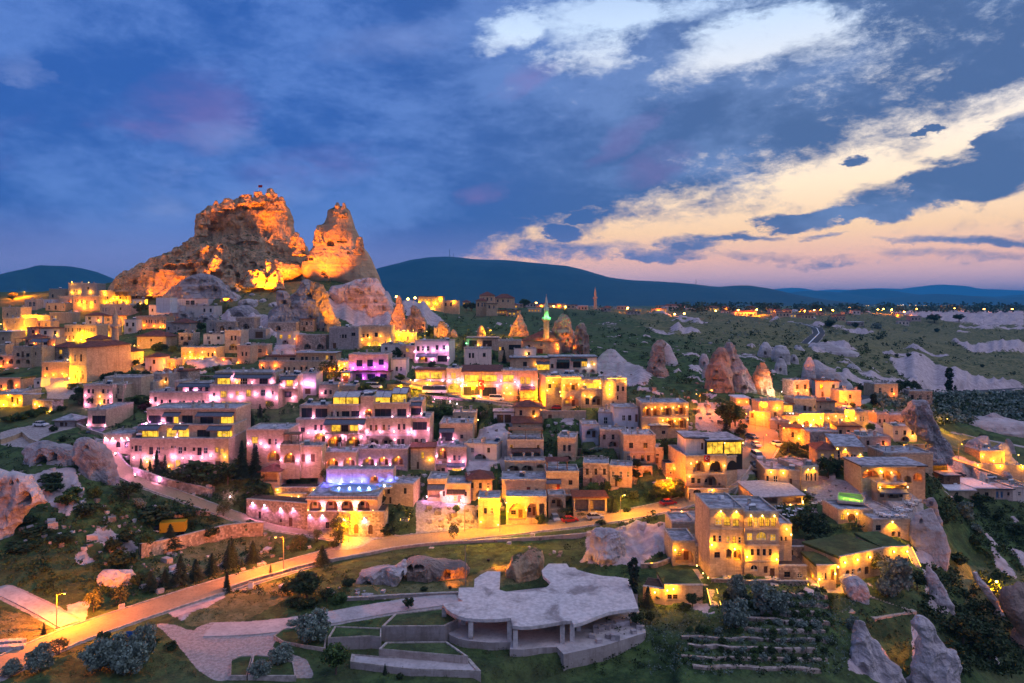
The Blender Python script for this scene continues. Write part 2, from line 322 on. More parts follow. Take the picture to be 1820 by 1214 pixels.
# ---- middle, above
Z(460, 560, 5.056)
B('long beige guest house with a row of tiny windows and a flat upper storey', 0, 692, 418, 512, 'w 40,95,175,235,270,318 18 468 502;w 382,428,495 20 464 498;W 560 20 520 560', 'o 30@450,150@455 1.2', key='m1', name='guest_house', cat='house', short='the beige guest house', d=9)
B('', 332, 692, 345, 420, 'w 390,428,485,525 25 374 416;W 613 25 364 402;w 653 25 364 406', '', 'sl 322 700 340 .8', into='m1', sb=.6, d=8, roof='slab')
B('', 62, 332, 372, 420, 'w 150 26 380 412;g 300 50 385 412', into='m1', sb=3, d=6, roof='slabred')
B('purple-lit stone hotel with a solar water tank on its roof', 806, 1162, 358, 505, 'w 905 52 404 462;w 1000 52 400 462;w 1100 46 398 448', 'v 850@475,945@470,1045@465,1130@465 3', key='m2', name='hotel', cat='hotel', short='the purple hotel', d=9)
B('', 830, 1180, 512, 585, 'g 900 60 530 580;g 1010 70 530 575;g 1120 60 530 570', 'v 940@565,1035@555,1095@555 1.5;r 780@575,760@580', into='m2', sb=-2.5, d=4, roof='slabred')
B('small white house with two windows beside the purple hotel', 1186, 1326, 404, 522, 'w 1240,1278 20 464 502', d=7, wall='plaster', short='the small white house')
B('small courtyard house glowing yellow left of the purple hotel', 704, 808, 418, 505, 'W 745 26 440 470', 'y 725@450,770@440,740@490 1.6', d=6)
B('red-lit shop porch under the purple hotel', 742, 820, 520, 595, 'd 780 50 545 595', 'r 755@580,812@580;y 770@535,800@535 1', d=4, roof='slab', name='shop', cat='shop')
B('grey stone house with a cluster of small windows beside the yellow-lit house', 632, 896, 118, 310, 'w 732,756,780 18 174 207;w 850 36 158 188;d 680 30 250 300', d=10, wall='greystone', short='the grey cluster-window house')
B('yellow floodlit stone house with a fan-lit doorway under the castle', 906, 1190, 104, 278, 'w 940,978 20 168 202;w 1055 26 158 196;A 1048 66 232 276', 'y 930@222,995@272,995@200,1095@272,1095@190,1185@230,1150@260 1.8', d=9, short='the floodlit stone house')
B('small orange-lit house at the foot of the rock spire', 1190, 1400, 165, 235, 'W 1280 24 195 225;w 1230,1340 20 190 225', 'y 1260@180,1380@180 1.4', d=7)
B('white lodge with a pink-lit front of two storeys and a terrace under dark awnings', 1402, 1708, 236, 432, 'w 1432,1476,1520 26 278 322;w 1602,1662 26 270 312;N 1476 84 364 424;g 1650 90 364 420', 'p 1400@330,1492@318,1570@322,1640@312,1692@300,1422@385,1560@395,1690@385', 'aw 1420 1610 350 2.2', key='m7', name='lodge', cat='hotel', short='the white lodge', d=11, wall='plaster', yaw=-8)
B('low pale house with a flat roof below the red shop', 540, 712, 628, 742, 'w 600,645 22 674 712', 'p 570@700 1', d=7)
B('low pale house with a roof vent beside the white van', 716, 868, 640, 722, 'w 770,820 24 670 698', d=7)
B('white cube with two large pink wall lights at the end of the round-light hotel', 370, 516, 530, 712, 'd 440 50 660 710', 'p 420@615,476@620 2.2', 'pg 385 470 665 1.5 2.4', d=8, wall='plaster', short='the white cube')
B('pink-lit balcony house between the round-light hotel and the white cube', 180, 352, 550, 775, 'G 275 60 584 640;w 185 24 570 605;g 262 66 686 740', 'p 225@634,336@625,207@740,306@742', 'aw 195 340 555 1.6;bal 175 352 650 1.4', d=8)
Z(700, 500, 4.333)
B('flat-roofed restaurant with lit windows behind the parked coach', 166, 398, 688, 802, 'G 222 108 700 752;G 328 88 700 750', 'p 163@765,284@768,376@765;y 130@760', '', key='n1', name='restaurant', cat='restaurant', roof='slabred', d=9, short='the flat restaurant')
B('', 120, 398, 780, 872, 'W 150 24 800 840', 'y 190@800,260@795 1.2', into='n1', sb=-1.0, d=4)
B('pink-lit stone house with a large lit arch beside the coach', 405, 516, 678, 876, 'W 460 38 704 752;NA 462 92 786 858', 'p 424@760,496@760;y 470@775 .8', name='house', d=8, short='the lit-arch house')
B('maroon-roofed hotel with a red flag hanging between its lit windows', 516, 830, 694, 884, 'G 600 110 722 772;G 736 118 722 772;g 600 124 812 874;g 735 110 816 884', 'p 520@805,655@884,798@805,522@760;y 560@800,700@800,640@802', 'cor 516 830 792 .3', key='n3', name='hotel', cat='hotel', roof='monored', d=9, short='the flag hotel')
B('stone house with one wide lit window and yellow light at street level', 830, 940, 690, 902, 'G 882 84 722 774', 'p 824@764,932@774;y 850@860,900@862,870@820 1.6', d=9)
B('pink-lit corner house with two tall windows over a maroon shop awning', 940, 1108, 692, 912, 'W 990,1036 36 738 792;G 1025 120 848 902', 'p 956@798,1066@798', 'aw 972 1090 815 1.8', d=9, short='the corner shop house', sr='1x2')
B('yellow-lit hotel edged with glowing light strips beside the upper street', 1292, 1442, 740, 974, 'R 1366 104 782 842;N 1366 118 882 968', 'y 1310@800,1422@795,1280@850,1285@880 1.8', 'st 1292 1442 748 .5', key='n6', name='hotel', cat='hotel', d=12, short='the strip-light hotel')
B('', 1168, 1292, 735, 930, 'W 1250 28 770 820;w 1200 24 790 825', 'y 1190@762,1226@778,1180@840 1.8', 'st 1168 1292 742 .5', into='n6', sb=2, d=9, yaw=12)
B('', 1442, 1605, 836, 974, 'n 1566 82 882 958;w 1490 30 900 950', 'y 1470@880,1530@890 1', into='n6', sb=1, d=10)
B('', 1442, 1640, 765, 838, 'G 1520 100 785 832', 'y 1585@815,1500@790,1590@785 1.6', 'st 1535 1780 768 .5', into='n6', sb=5, d=8)
B('', 1605, 1716, 768, 965, 'd 1690 18 925 960', 'y 1660@870,1660@830,1662@800 1.6', into='n6', sb=.4, d=10)
B('', 1716, 1792, 760, 955, 'w 1722 26 802 848;w 1722 16 882 912;w 1765 20 810 845', 'y 1780@775 1', 'st 1640 1792 748 .5', into='n6', sb=1.2, d=10, yaw=8)
B('long white hotel under a dark flat roof with green awnings', 1200, 1565, 585, 706, 'w 1220 20 636 668;g 1302 100 622 672;g 1410 60 620 664;W 1468 44 614 656;W 1525 24 612 646;n 1410,1468,1530 36 678 706', 'k 1480@650 .6;y 1530@640 .4', 'aw 1255 1352 606 1.6;aw 1362 1490 598 1.6', key='n7', name='hotel', cat='hotel', roof='slab', d=11, wall='plaster', short='the green-awning hotel')
B('', 895, 1200, 592, 700, 'G 1150 104 636 684;w 1010 30 620 655', 'y 1130@640 .7', 'aw 1095 1198 622 1.6', into='n7', sb=-.8, d=10, roof='slab')
B('white flat-roofed house with a blank side below the green-lit block', 545, 752, 522, 652, 'w 585,610 16 552 590;w 696 22 552 582', d=9, wall='plaster', yaw=6)
B('pale house with a glazed terrace left of the mosque', 806, 982, 462, 622, 'W 818 16 505 532;w 840 16 505 532;g 932 94 488 526;w 850 22 575 610', 'y 1020@550 .6', d=9)
B('pale house with a blank upper wall and one lamp right of the glazed terrace', 925, 1095, 522, 604, 'w 970 24 575 600;w 1040 22 545 570', 'y 1025@560 .8', d=7, wall='plaster', D=292)
B('low dark block with a green and a yellow lamp on its wall', 560, 805, 438, 525, 'g 610 60 455 500;g 720 70 455 500', 'g 440@490,558@478 2;y 648@492 2', d=9, roof='slab', wall='greystone')
B('domeless mosque with a wide red hipped roof', 978, 1272, 458, 556, 'w 1136 20 478 500;d 1125 44 520 556;w 1040 20 490 520', 'o 1262@520,1262@490 1.5;o 960@470 1', key='mosque', name='mosque', cat='mosque', roof='hipred', d=20, yaw=-14, short='the red-roofed mosque', clut=0)
B('two-storey yellow-lit house far behind beneath the dark mountain', 186, 378, 118, 215, 'W 215,245,275,305,335 18 135 165;W 225,270,320,350 20 178 205', 'y 200@170,260@170,320@170,360@140,230@210,300@212 14', D=560, d=14, roof='slabred')
B('red-roofed pair of houses right of the far yellow-lit house', 378, 500, 150, 215, 'w 400,440 14 165 190', 'y 460@160 8', D=570, d=12)
B('grey-pink house with a tin roof among the trees on the far bank', 632, 720, 150, 228, 'w 650,680,700 12 165 195', D=540, d=12, roof='hipred')
B('small house with a pale metal roof beside the tin-roofed house on the far bank', 712, 796, 172, 225, 'w 735,770 12 185 210', D=530, d=10, roof='slab')
B('wide brick house with a red roof on the far bank', 660, 775, 108, 160, 'w 690,720,750 12 125 150', D=620, d=14, roof='hipred')
B('wide low house with a red roof right of the brick house', 772, 930, 128, 172, 'w 800,840,880 12 140 160', D=640, d=14, roof='hipred')
# ---- the crowded middle right
Z(760, 700, 3.792)
B('pink-lit house with a grey canopy on its roof terrace and a long blank flank', 80, 305, 205, 330, 'g 130 80 262 318;w 230 20 275 300', 'p 92@305,172@300', 'aw 78 182 236 1.6', key='p1', d=14, short='the canopy house')
B('', 132, 262, 366, 562, 'w 181,214 17 414 450;G 196 62 504 552', 'p 150@452,240@456,148@532,238@512', 'aw 130 255 470 1.4', into='p1', sb=-9, d=8)
B('', 40, 132, 360, 482, 'N 100 62 368 442;w 42 16 455 475', 'p 70@418', into='p1', sb=-7, d=7)
B('', 18, 132, 482, 562, 'd 105 24 500 555;w 35 22 505 535;d 75 20 510 555', into='p1', sb=-9.5, d=5)
B('pink-lit house with a dark roof terrace at the foot of the garden steps', 0, 128, 585, 720, 'r 40 90 640 700;w 110 14 655 690', 'p 45@665,10@690', 'aw 0 118 615 1.8', key='p1b', d=8, short='the roof-terrace house')
B('pink-lit house with two bright lamps under a brown lean-to', 128, 290, 612, 735, 'W 185 22 690 725;d 215 22 685 730;w 255 18 660 690', 'p 138@705,228@715 1.5', 'aw 128 255 650 1.4', d=8)
B('grey house with a pergola roof terrace and a rust-red awning', 536, 782, 318, 452, 'r 662 190 395 442;w 565 16 345 368;w 745 16 345 368', '', 'aw 565 760 370 1.5;pg 545 775 318 3.1 4.2', key='p3', wall='greystone', d=9, short='the pergola house', clut=0)
B('plain grey-beige house with two blue windows', 876, 996, 302, 446, 'w 922,956 18 345 386;n 940 62 418 446', d=9, yaw=-10, sl='', short='the blue-window cube')
B('row of low stone vaults with black arches', 520, 802, 456, 545, 'n 580 84 484 528;n 672 78 482 528;n 758 46 474 502', d=5, name='vault_row', cat='building', short='the stone vaults')
B('peach-coloured house with blue sheeting on its roof', 500, 800, 585, 708, 'w 585,622 17 652 685;d 680 24 628 684;w 735 20 640 672', 'o 540@690 2', key='p6', d=9, short='the peach house')
B('house with a red-roofed pavilion on its roof and a white balcony', 800, 1020, 532, 692, 'w 963 26 582 613;d 880 22 600 660', 'o 870@660 .6', 'aw 798 900 580 1.4;bal 808 1060 672 1.8;pv 804 946 532 3.0 3.5', key='p7', d=8, short='the balcony house', clut=0)
B('half-built yellow-lit arcade with broken arches under the peach house', 530, 802, 700, 862, 'n 605 120 738 852;n 705 70 738 835;r 770 34 740 820', 'o 560@790,660@780 1.6', d=6, name='arcade', cat='building', short='the broken arcade', roof='flat', clut=0)
B('dark vaulted cellar under the white balcony', 815, 930, 692, 800, 'n 870 84 700 775', d=5, name='cellar', cat='building', roof='flat', clut=0)
B('small yellow-lit cube with two windows beside the road', 342, 486, 712, 892, 'w 390,432 20 768 808', 'y 345@700,475@880,360@860 1', '', d=7, short='the yellow cube', clut=1, sr='')
B('blue-white house with a wide black arch', 1040, 1152, 212, 320, 'n 1108 84 232 300', d=8, wall='bluewash', short='the black-arch house')
B('blue-white house with blue shutters behind the black-arch house', 1150, 1256, 132, 262, 'w 1200 26 158 202;w 1100 20 150 190', d=9, wall='bluewash', yaw=-10, D=222)
B('white house with four windows and an outside stair, left of the yellow arcade hotel', 1256, 1420, 98, 268, 'w 1322,1362 22 144 180;w 1342,1380 18 224 257;d 1305 20 225 265;d 1408 18 138 190', d=9, wall='bluewash', short='the outside-stair house')
B('long pale courtyard wall below the strip-light hotel', 760, 1068, 118, 186, 'd 825 24 140 186', d=2, roof='none', name='courtyard_wall', cat='wall')
B('square sandstone house with eight windows', 1322, 1536, 284, 472, 'w 1372,1468 28 330 367;w 1355,1393,1448,1488 20 414 454', '', 'cor 1322 1536 392 .25', d=9, short='the eight-window house', sr='1x1')
B('small stone annex right of the eight-window house', 1536, 1590, 368, 474, 'd 1546 20 430 470;w 1550 20 405 418', d=6)
B('white-washed hut with one small window below the yellow arcade hotel', 1498, 1622, 214, 302, 'w 1590 24 248 270', d=6, roof='hipgrey')
B('yellow arcade hotel with two tiers of lit arches', 1442, 1758, 68, 292, 'N 1478 58 84 152;N 1540 54 82 152;N 1612 64 80 148;N 1702 76 76 142;N 1625 74 162 232;N 1706 78 158 236', 'y 1510@102,1576@97,1654@92,1738@87,1590@178,1666@182,1750@172,1470@240', 'cor 1442 1758 158 .4', key='p14', name='hotel', cat='hotel', d=10, short='the two-tier arcade hotel')
B('white storage shed with two garage doors', 446, 582, 124, 196, 'd 490,540 46 140 196', d=6, wall='bluewash', roof='slab', name='shed', cat='shed', short='the garage shed')
B('stepped stone house with a dark red inner roof', 572, 768, 196, 262, 'w 620 16 215 240', d=8, roof='monored')
B('small ruined wall with orange-lit cave holes below the eight-window house', 1605, 1718, 470, 555, 'a 1640 16 522 545;a 1665 16 515 540;a 1690 14 518 540', 'o 1660@500 1.2', d=5, wall='rubble', roof='none', name='ruin', cat='ruin')
B('low cave front with two black arches behind the dark cypress', 1345, 1515, 490, 570, 'n 1380 70 505 560;n 1480 60 510 560', d=4, wall='rubble', roof='none', name='cave_house', cat='ruin')
B('open dark-roofed car shelter beside the road', 985, 1208, 700, 798, 'r 1040 90 712 796;r 1145 100 712 796', d=6, roof='slabred', name='shelter', cat='shelter', short='the car shelter', clut=0)
B('pink stone garden house behind the roof-terrace house', 170, 330, 130, 205, 'w 215 18 150 180;w 280 18 150 180', 'y 340@175 .5', d=6)
# ---- right: orange hotels
Z(1180, 720, 5.059)
B('yellow-lit corner hotel with a glass roof restaurant and a hanging red flag', 196, 562, 460, 775, 'N 315 104 498 606;N 468 112 502 612;w 262 32 652 704;w 315 30 660 704;n 420 114 636 742;d 500 22 700 740', 'y 240@522,395@528,540@542,225@640 1.3', 'cor 196 562 625 .35', key='q1', name='hotel', cat='hotel', d=14, short='the glass-roofed hotel', yaw=6, sr='2x2')
B('', 388, 705, 322, 448, 'G 462 146 332 442;G 622 156 332 442', 'y 486@340,630@340 1', into='q1', sb=2, d=11, roof='slab', wall='darkmetal', yaw=6)
B('', 192, 388, 298, 448, 'd 345 20 340 400', into='q1', sb=3, d=9, wall='plaster', roof='slab')
B('', 562, 660, 470, 640, 'n 612 92 490 600;w 685 20 515 565', into='q1', sb=1.5, d=10, yaw=30)
B('low yellow-lit porch wall in front of the glass-roofed hotel', 222, 582, 758, 862, 'a 300 70 758 795;d 233 12 790 855', 'y 430@760,330@850 1', d=4, roof='none', name='porch_wall', cat='wall')
B('cream stone house with lamps under its eaves, right of the brick street', 912, 1238, 592, 757, 'w 932 22 636 692;w 1005 38 638 704;d 1142 24 662 728', 'y 1070@608,960@600 1.3', key='q3', d=12, yaw=-8, short='the cream eaves house')
B('', 1238, 1388, 562, 722, 'w 1282,1303,1327,1362 14 614 682', 'Y 1290@578,1340@566 1.6;y 1265@765,1320@746,1385@736 1', into='q3', sb=-.5, d=10, yaw=14)
B('restaurant terrace under a wide pale sloping roof', 830, 1250, 815, 900, 'r 960 120 830 895;r 1150 170 830 895', 'y 1080@912,1130@892,1188@878,1240@862 .8', d=9, roof='monopale', name='restaurant', cat='restaurant', short='the sloping-roof restaurant', yaw=10, clut=0)
Z(1120, 880, 5.056)
B('tall cream cave hotel with twin towers and five arched top windows', 1030, 1335, 166, 722, 'A 1075,1130,1182,1235,1288 40 198 282;W 1075 50 343 407;A 1180 92 332 406;W 1285 50 352 412;w 1098,1152,1205,1258 28 484 542;a 1115 66 628 684;d 1218 36 640 702;d 1278 42 658 732', 'y 1045@550,1310@572 3;Y 1080@180,1182@182,1290@182 2', 'cor 1030 1335 302 .3;cor 1030 1335 448 .25;cor 1030 1335 590 .2', key='q5', name='hotel', cat='hotel', d=11, short='the twin-tower hotel')
B('', 715, 1028, 132, 602, 'W 795 56 213 268;A 872 58 192 276;W 950 56 222 280;w 757,808 26 362 418;W 882,935 28 370 426;w 985 28 375 432;w 782 52 512 562;n 887 48 482 572;N 965 66 488 592', 'y 730@442,935@480 2.5;Y 810@142,950@146 2', 'cor 715 1028 300 .3', into='q5', sb=.8, d=11)
B('', 1335, 1452, 272, 432, 'w 1360,1400 16 372 412', 'y 1400@300,1440@350 1.4', into='q5', sb=3, d=8)
B('rough stone terrace wall with one dark doorway below the hotel lawn', 1342, 1650, 468, 602, 'd 1446 42 494 572;w 1540 18 500 520', d=5, wall='rubble', roof='none', name='terrace_wall', cat='wall')
B('low stone undercroft with two black windows below the terrace wall', 1340, 1592, 640, 752, 'w 1412 56 688 738;w 1525 46 708 742', d=6, wall='rubble', roof='none', name='undercroft', cat='building')
B('cave house with a big yellow-lit arch and a bench in the hotel garden', 382, 592, 428, 622, 'N 490 162 484 612', 'y 486@488 1', key='q8', d=8, short='the big-arch cave house', clut=0)
B('small stone house with one yellow window above the big-arch cave house', 376, 580, 255, 392, 'W 520 36 308 348', d=7, key='q8b', clut=0)
B('low stone house with a wide yellow window left of the twin-tower hotel', 580, 712, 240, 372, 'W 645 98 274 338', d=7, clut=0)
B('orange-lit garden wall with a vine and two lamps behind the yellow-window house', 380, 712, 155, 242, 'A 402 40 118 190', 'y 460@145,640@142 1.3', d=3, roof='none', name='garden_wall', cat='wall', D=168)
B('stone side building with a small arched cave door beside the big-arch cave house', 592, 716, 460, 602, 'a 640 34 536 586', d=6, wall='rubble', clut=0)
B('low garden house with white-framed windows lit by a lamp on its wall', 312, 652, 815, 962, 'w 355,405 42 893 934;r 545 84 883 942', 'y 385@838,330@850 2', key='q9', d=7, roof='lawn', short='the garden house', clut=0)
B('', 115, 312, 840, 965, '', 'y 225@868 1.6', into='q9', sb=.8, d=5, yaw=-22, roof='none')
Z(1440, 900, 4.047)
B('long yellow-lit cave house under the hotel lawn', 216, 525, 338, 520, 'a 270 30 455 502;w 308 18 450 492;a 355 30 438 482;d 408 32 430 492', 'y 240@400,330@380,420@362 2.2', key='q11', d=9, roof='lawn', yaw=24, short='the lawn-roofed cave house', clut=0)
B('', 525, 705, 298, 445, 'w 640 18 350 380', 'y 595@322,690@320,560@420 2.2', into='q11', sb=4.5, d=9, roof='lawn', yaw=8)
B('', 50, 186, 430, 596, 'w 88,112 12 478 522;d 160 26 452 532', 'y 195@430,60@520,175@480 2', into='q11', sb=-4, d=7, roof='lawn')
B('stone terrace house with one strong downlight carrying the breakfast terrace', 450, 722, 96, 214, 'w 490 36 134 174;d 597 24 178 216;d 640 18 182 220', 'Y 585@110 5', key='q12', d=14, short='the breakfast terrace', clut=0, yaw=4)
B('vine-covered stone house with an arched door between two lamps', 200, 452, 30, 112, 'da 298 54 52 104;W 235 30 58 98;W 365 30 58 98;W 405 20 72 98', 'y 265@50,330@50 1.2', d=8, short='the vine house', clut=0)
Z(1480, 700, 5.059)
B('stone arcade restaurant with wide orange-lit arches under a flat grey roof', 256, 832, 652, 842, 'N 340 150 682 758;N 482 78 690 784;N 572 88 694 784;n 675 64 735 802;N 765 84 712 788', 'y 340@690,480@700,570@705 .6', 'sl 250 740 650 .8', key='s1', name='restaurant', cat='restaurant', d=9, short='the arcade restaurant', roof='slab')
B('', 402, 662, 812, 955, 'R 545 236 822 850;d 445 42 868 932;n 545 100 865 940;a 615 34 870 930', 'y 450@838,620@835 1', 'aw 402 660 858 1.4', into='s1', sb=-3.0, d=5)
B('long house with a sloping grey roof and fan-shaped lamp glows on its wall', 20, 272, 470, 645, 'w 55 22 512 577;w 130,172,200 15 548 602', 'Y 110@498,245@545,40@490 2.5', d=9, roof='monogrey', name='house', short='the fan-glow house', yaw=-10)
B('blank stone block with a blue-grey terrace roof above the arcade restaurant', 470, 902, 545, 645, 'w 590 14 575 590', d=9, short='the blank block', clut=5)
B('stone house with two dark arches leaning on the twin-peaked rock', 502, 748, 198, 318, 'n 550 92 232 294;n 646 88 228 294', 'o 600@300 1', key='s4', d=7, short='the rock-side house')
B('', 396, 502, 190, 320, 'w 425,465 18 228 262;w 445 14 285 305', into='s4', sb=-.5, d=7)
B('yellow-lit square house with two narrow windows', 190, 322, 168, 302, 'w 255,278 13 203 248', 'y 200@220,310@290 1.2', d=7)
B('yellow-lit low house beside the car park', 106, 192, 158, 292, 'w 145 16 205 230', 'y 120@200 1', d=6)
B('long yellow-lit boundary wall along the right-hand road', 1232, 1900, 640, 745, '', 'y 1300@640,1500@650,1700@655,1800@660 2', d=2, roof='none', name='boundary_wall', cat='wall', short='the boundary wall', yaw=-6)
B('yellow flat-roofed box house behind the boundary wall', 1325, 1548, 522, 632, 'w 1520 12 580 610', 'y 1340@560,1440@600 2', d=8, short='the yellow box house')
B('low grey house with a wide white flat roof near the ravine', 1262, 1465, 848, 932, 'w 1385 34 885 918;d 1310 20 880 925', d=11, roof='slabwhite', short='the white-roof house')
B('low white-roofed annex left of the white-roof house', 1040, 1272, 868, 925, 'w 1120 20 885 905', d=9, roof='slabwhite')
B('brown wooden hut beside the ravine street', 998, 1145, 738, 792, 'd 1040 26 750 790', d=5, wall='wood', roof='slab', name='hut', cat='hut')
B('grey cottage with blue doors at the far end of the ravine street', 1465, 1620, 860, 945, 'd 1480,1520 22 880 935;w 1580 22 885 915', d=7, wall='greystone', roof='slab')
B('white flat-roofed cottage at the edge of the ravine', 1620, 1760, 850, 960, 'w 1680 24 880 915', d=8, wall='plaster')
B('small house with a red lean-to roof on the cliff edge', 800, 902, 610, 665, 'w 850 16 630 655', d=6, roof='monored')
B('lit stone den in the grassy bank under the rock', 640, 830, 460, 500, 'r 745 44 462 498', 'y 640@485,885@480 1.2', d=4, name='den', cat='building', roof='lawn', clut=0)
Z(1300, 680, 7.583)
B('stone house with two lit windows behind the street tree', 370, 492, 272, 475, 'W 412 34 330 392;W 456 26 330 390', 'o 380@440 1', d=7)
B('stone house with a single lantern and a small terrace', 492, 698, 255, 470, 'd 590 40 400 470;d 520 20 415 465', 'y 610@340 2', d=7)
B('glass-fronted cafe glowing yellow under a brown roof', 700, 834, 290, 412, 'G 766 124 306 398', 'k 740@420,785@418,825@418 .4', d=6, roof='slabred', name='cafe', cat='cafe', short='the glowing cafe')
B('orange-lit house with a white flat roof behind the big street tree', 62, 240, 212, 295, '', 'o 100@260,200@260 1.5', d=7, roof='slabwhite')
B('long orange-lit street wall with a brown gate', 240, 526, 395, 590, 'd 282 36 412 475', 'o 300@380,420@430,200@420 1.2', d=2, roof='none', yaw=-20, name='street_wall', cat='wall')
B('low stone store with one dark door at the bend of the street', 522, 772, 522, 634, 'd 642 40 545 628', d=6, short='the bend store')
B('dark stone house with a small arched porch under the white lamp', 842, 1142, 232, 394, 'n 1060 48 322 392;w 990 40 310 380;w 1120 22 310 350', d=9, wall='greystone')
B('low stone house with a maroon roof at the edge of the plaza', 1150, 1402, 262, 385, 'w 1200 22 310 350', d=9, roof='slabred', sr='')
B('yellow-lit arched wall beside the palm', 740, 922, 450, 595, 'n 860 92 520 598', 'y 780@540,900@500 1.5', d=4, roof='none', name='arched_wall', cat='wall')
B('yellow-lit gate wall with a white-lit arch', 922, 1242, 440, 608, 'N 1010 84 508 612', 'y 1100@500,1200@480 1.0;k 970@580,1020@575 .5', d=4, roof='flat', name='gate_wall', cat='wall', clut=0)
B('yellow-lit house with one square window above the parked cars', 1532, 1662, 398, 592, 'w 1585 40 460 502', 'y 1540@450,1640@570 1.6', d=7)
B('big rough yellow-lit cave wall behind the palm', 1242, 1532, 420, 600, 'a 1345 30 560 615', 'y 1300@480,1400@450,1480@500 1.2', d=5, roof='none', name='cave_wall', cat='wall', wall='rubble')
# ---- upper left town
Z(0, 560, 7.583)
B('tall stone assembly hall with a maroon hipped roof and one yellow-lit face', 935, 1168, 440, 908, 'w 1012,1092 26 528 624;w 1015,1118 17 798 862;w 1045,1106 11 752 780;d 1040,1090 14 838 902', 'y 925@600,945@850 1.5', 'cor 935 1168 668 .2', key='u1', name='assembly_hall', cat='hall', roof='hipred', d=21, yaw=-12, short='the maroon-roofed hall', clut=0)
B('long yellow-lit house with a row of narrow windows left of the small minaret', 868, 1302, 142, 355, 'w 888,925,978,1043,1078 18 174 226;w 1135,1160,1185 14 180 246;w 1225,1265 18 174 222;d 890,940,990 18 278 330', 'y 900@330,1000@340,1100@330,1200@320,1290@310 2.2', d=9, short='the long yellow house')
B('orange-lit house behind the street lamp right of the long yellow house', 1302, 1512, 140, 290, 'w 1340,1470 18 180 220', 'y 1350@260,1450@280 2.5', d=8)
B('brown house with a roof terrace, two balconied windows and two dark arches', 178, 422, 432, 705, 'w 242 42 510 556;d 305 32 490 572;w 375 46 514 562;n 245 58 598 658;n 375 62 598 658', '', 'pg 190 560 432 3.2 4;bal 260 345 572 .8', d=9, wall='tuff', short='the two-arch brown house')
B('tan house with a blank front right of the two-arch brown house', 422, 562, 440, 692, 'd 560 22 470 530;w 480 18 500 540', d=8)
B('orange-lit house with a white canopy on its roof', 582, 748, 322, 545, 'w 615 54 352 408', 'o 740@400,740@500 1.5', 'aw 440 680 325 2.4', d=7, short='the white-canopy house')
B('orange-lit block with a rubble roof and one small window', 562, 925, 642, 835, 'w 632 24 698 742', 'o 730@805,850@790,620@820 2.2', d=9, short='the rubble-roof block')
B('peach house at the left edge with one window', -60, 72, 408, 565, 'w 6,-30 24 450 505', d=8)
B('cave house with a black arch at the left edge below the peach house', -60, 190, 556, 705, 'n 12 56 548 604;n 150 60 590 655;d 45 30 610 680', 'o 110@640,20@690 1.6', d=6, wall='rubble')
B('white-roofed house at the left edge above the peach house', -40, 155, 225, 400, 'w 40 22 300 340', d=9, roof='slabwhite')
B('small tan house with two windows beside the blue tarpaulin', 488, 682, 84, 185, 'w 527,620 18 108 152', 'o 500@150 1', d=7)
Z(0, 640, 7.583)
B('sandstone cave house with a tall black archway at the left edge', -40, 275, 246, 402, 'n 140 88 258 396;w 15 26 332 378', 'o 230@340,60@390 1.6', d=8, roof='lawn', clut=0)
B('white hut with one small window beside the orange plaza', 455, 548, 265, 368, 'w 512 32 288 322', d=5, wall='plaster')
B('yellow floodlit house with a terrace slab at the left edge', -40, 302, 448, 622, 'w 165 32 498 568;d 235 26 510 600;w 5 14 490 540', 'y 60@600,120@470,200@600,280@540,-20@560 2.2', 'sl -40 600 445 3', d=9, short='the yellow left-edge house')
B('stepped yellow-lit terrace wall with small ground lamps', 432, 702, 545, 695, '', 'y 485@592,545@622,685@690 1.6', d=4, wall='rubble', roof='none', yaw=-16, name='terrace_wall', cat='wall')
B('triangular grey tent-like store beside the dirt car park', 735, 1010, 815, 895, 'd 830 50 840 890;d 890 30 840 890', d=6, wall='greystone', roof='hipgrey', name='store', cat='shed')
Z(200, 560, 7.583)
B('orange-lit terraced house with a row of seven windows', 312, 722, 22, 180, 'W 405 20 70 106;w 455,495,525,578,612,665,700 15 64 108', 'o 330@150,430@140,560@150,690@150 3;y 262@125,650@165 1.5', d=9, short='the orange seven-window house')
B('grey house with a maroon sheet roof', 802, 1042, 105, 235, 'w 820,842 12 148 198;w 886 12 165 190', d=8, roof='hipred', wall='greystone', short='the maroon-sheet house')
B('narrow grey house with one window left of the maroon-sheet house', 724, 802, 92, 236, 'w 756 20 160 205', d=7, wall='greystone')
B('grey-pink house with two tall windows under the white houses', 1265, 1448, 82, 235, 'w 1322,1386 22 108 158;a 1356 30 185 215', d=8, wall='greystone')
B('brown stone house with a wide dark red roof beside the bright lamp', 330, 725, 292, 442, 'W 376 14 335 358;w 520 24 320 355', 'y 250@400 2', 'cor 330 720 296 .3', d=10, roof='hipred', wall='tuff', short='the dark-red-roofed house', clut=0)
B('grey house with a large black arch at street level', 1512, 1728, 218, 505, 'w 1606,1656 26 278 342;n 1625 104 386 474', d=9, wall='greystone', short='the black-vault house')
B('tan house with two windows right of the black-vault house', 1682, 1860, 418, 655, 'w 1752,1802 24 498 552', 'o 1700@640 1', d=8)
B('two-storey guest house dripping with golden uplights', 925, 1388, 446, 604, 'W 960,1013,1095,1150 28 502 558;w 1290,1346 25 508 562', 'y 915@582,980@582,1050@562,1125@582,1182@582,1216@585,1310@585,1382@562 1.2;y 1050@500,1216@500,1382@500 .8', key='w7', name='guest_house', cat='hotel', short='the golden guest house', d=9)
B('', 845, 1300, 604, 768, 'w 890,1090,1150 24 640 700;N 1060 60 640 750;d 1240 30 680 760', 'y 850@715,905@712,950@722,1000@722,1045@742,1116@742,1180@746,1230@750,1280@736 1.2', into='w7', sb=-2.5, d=6)
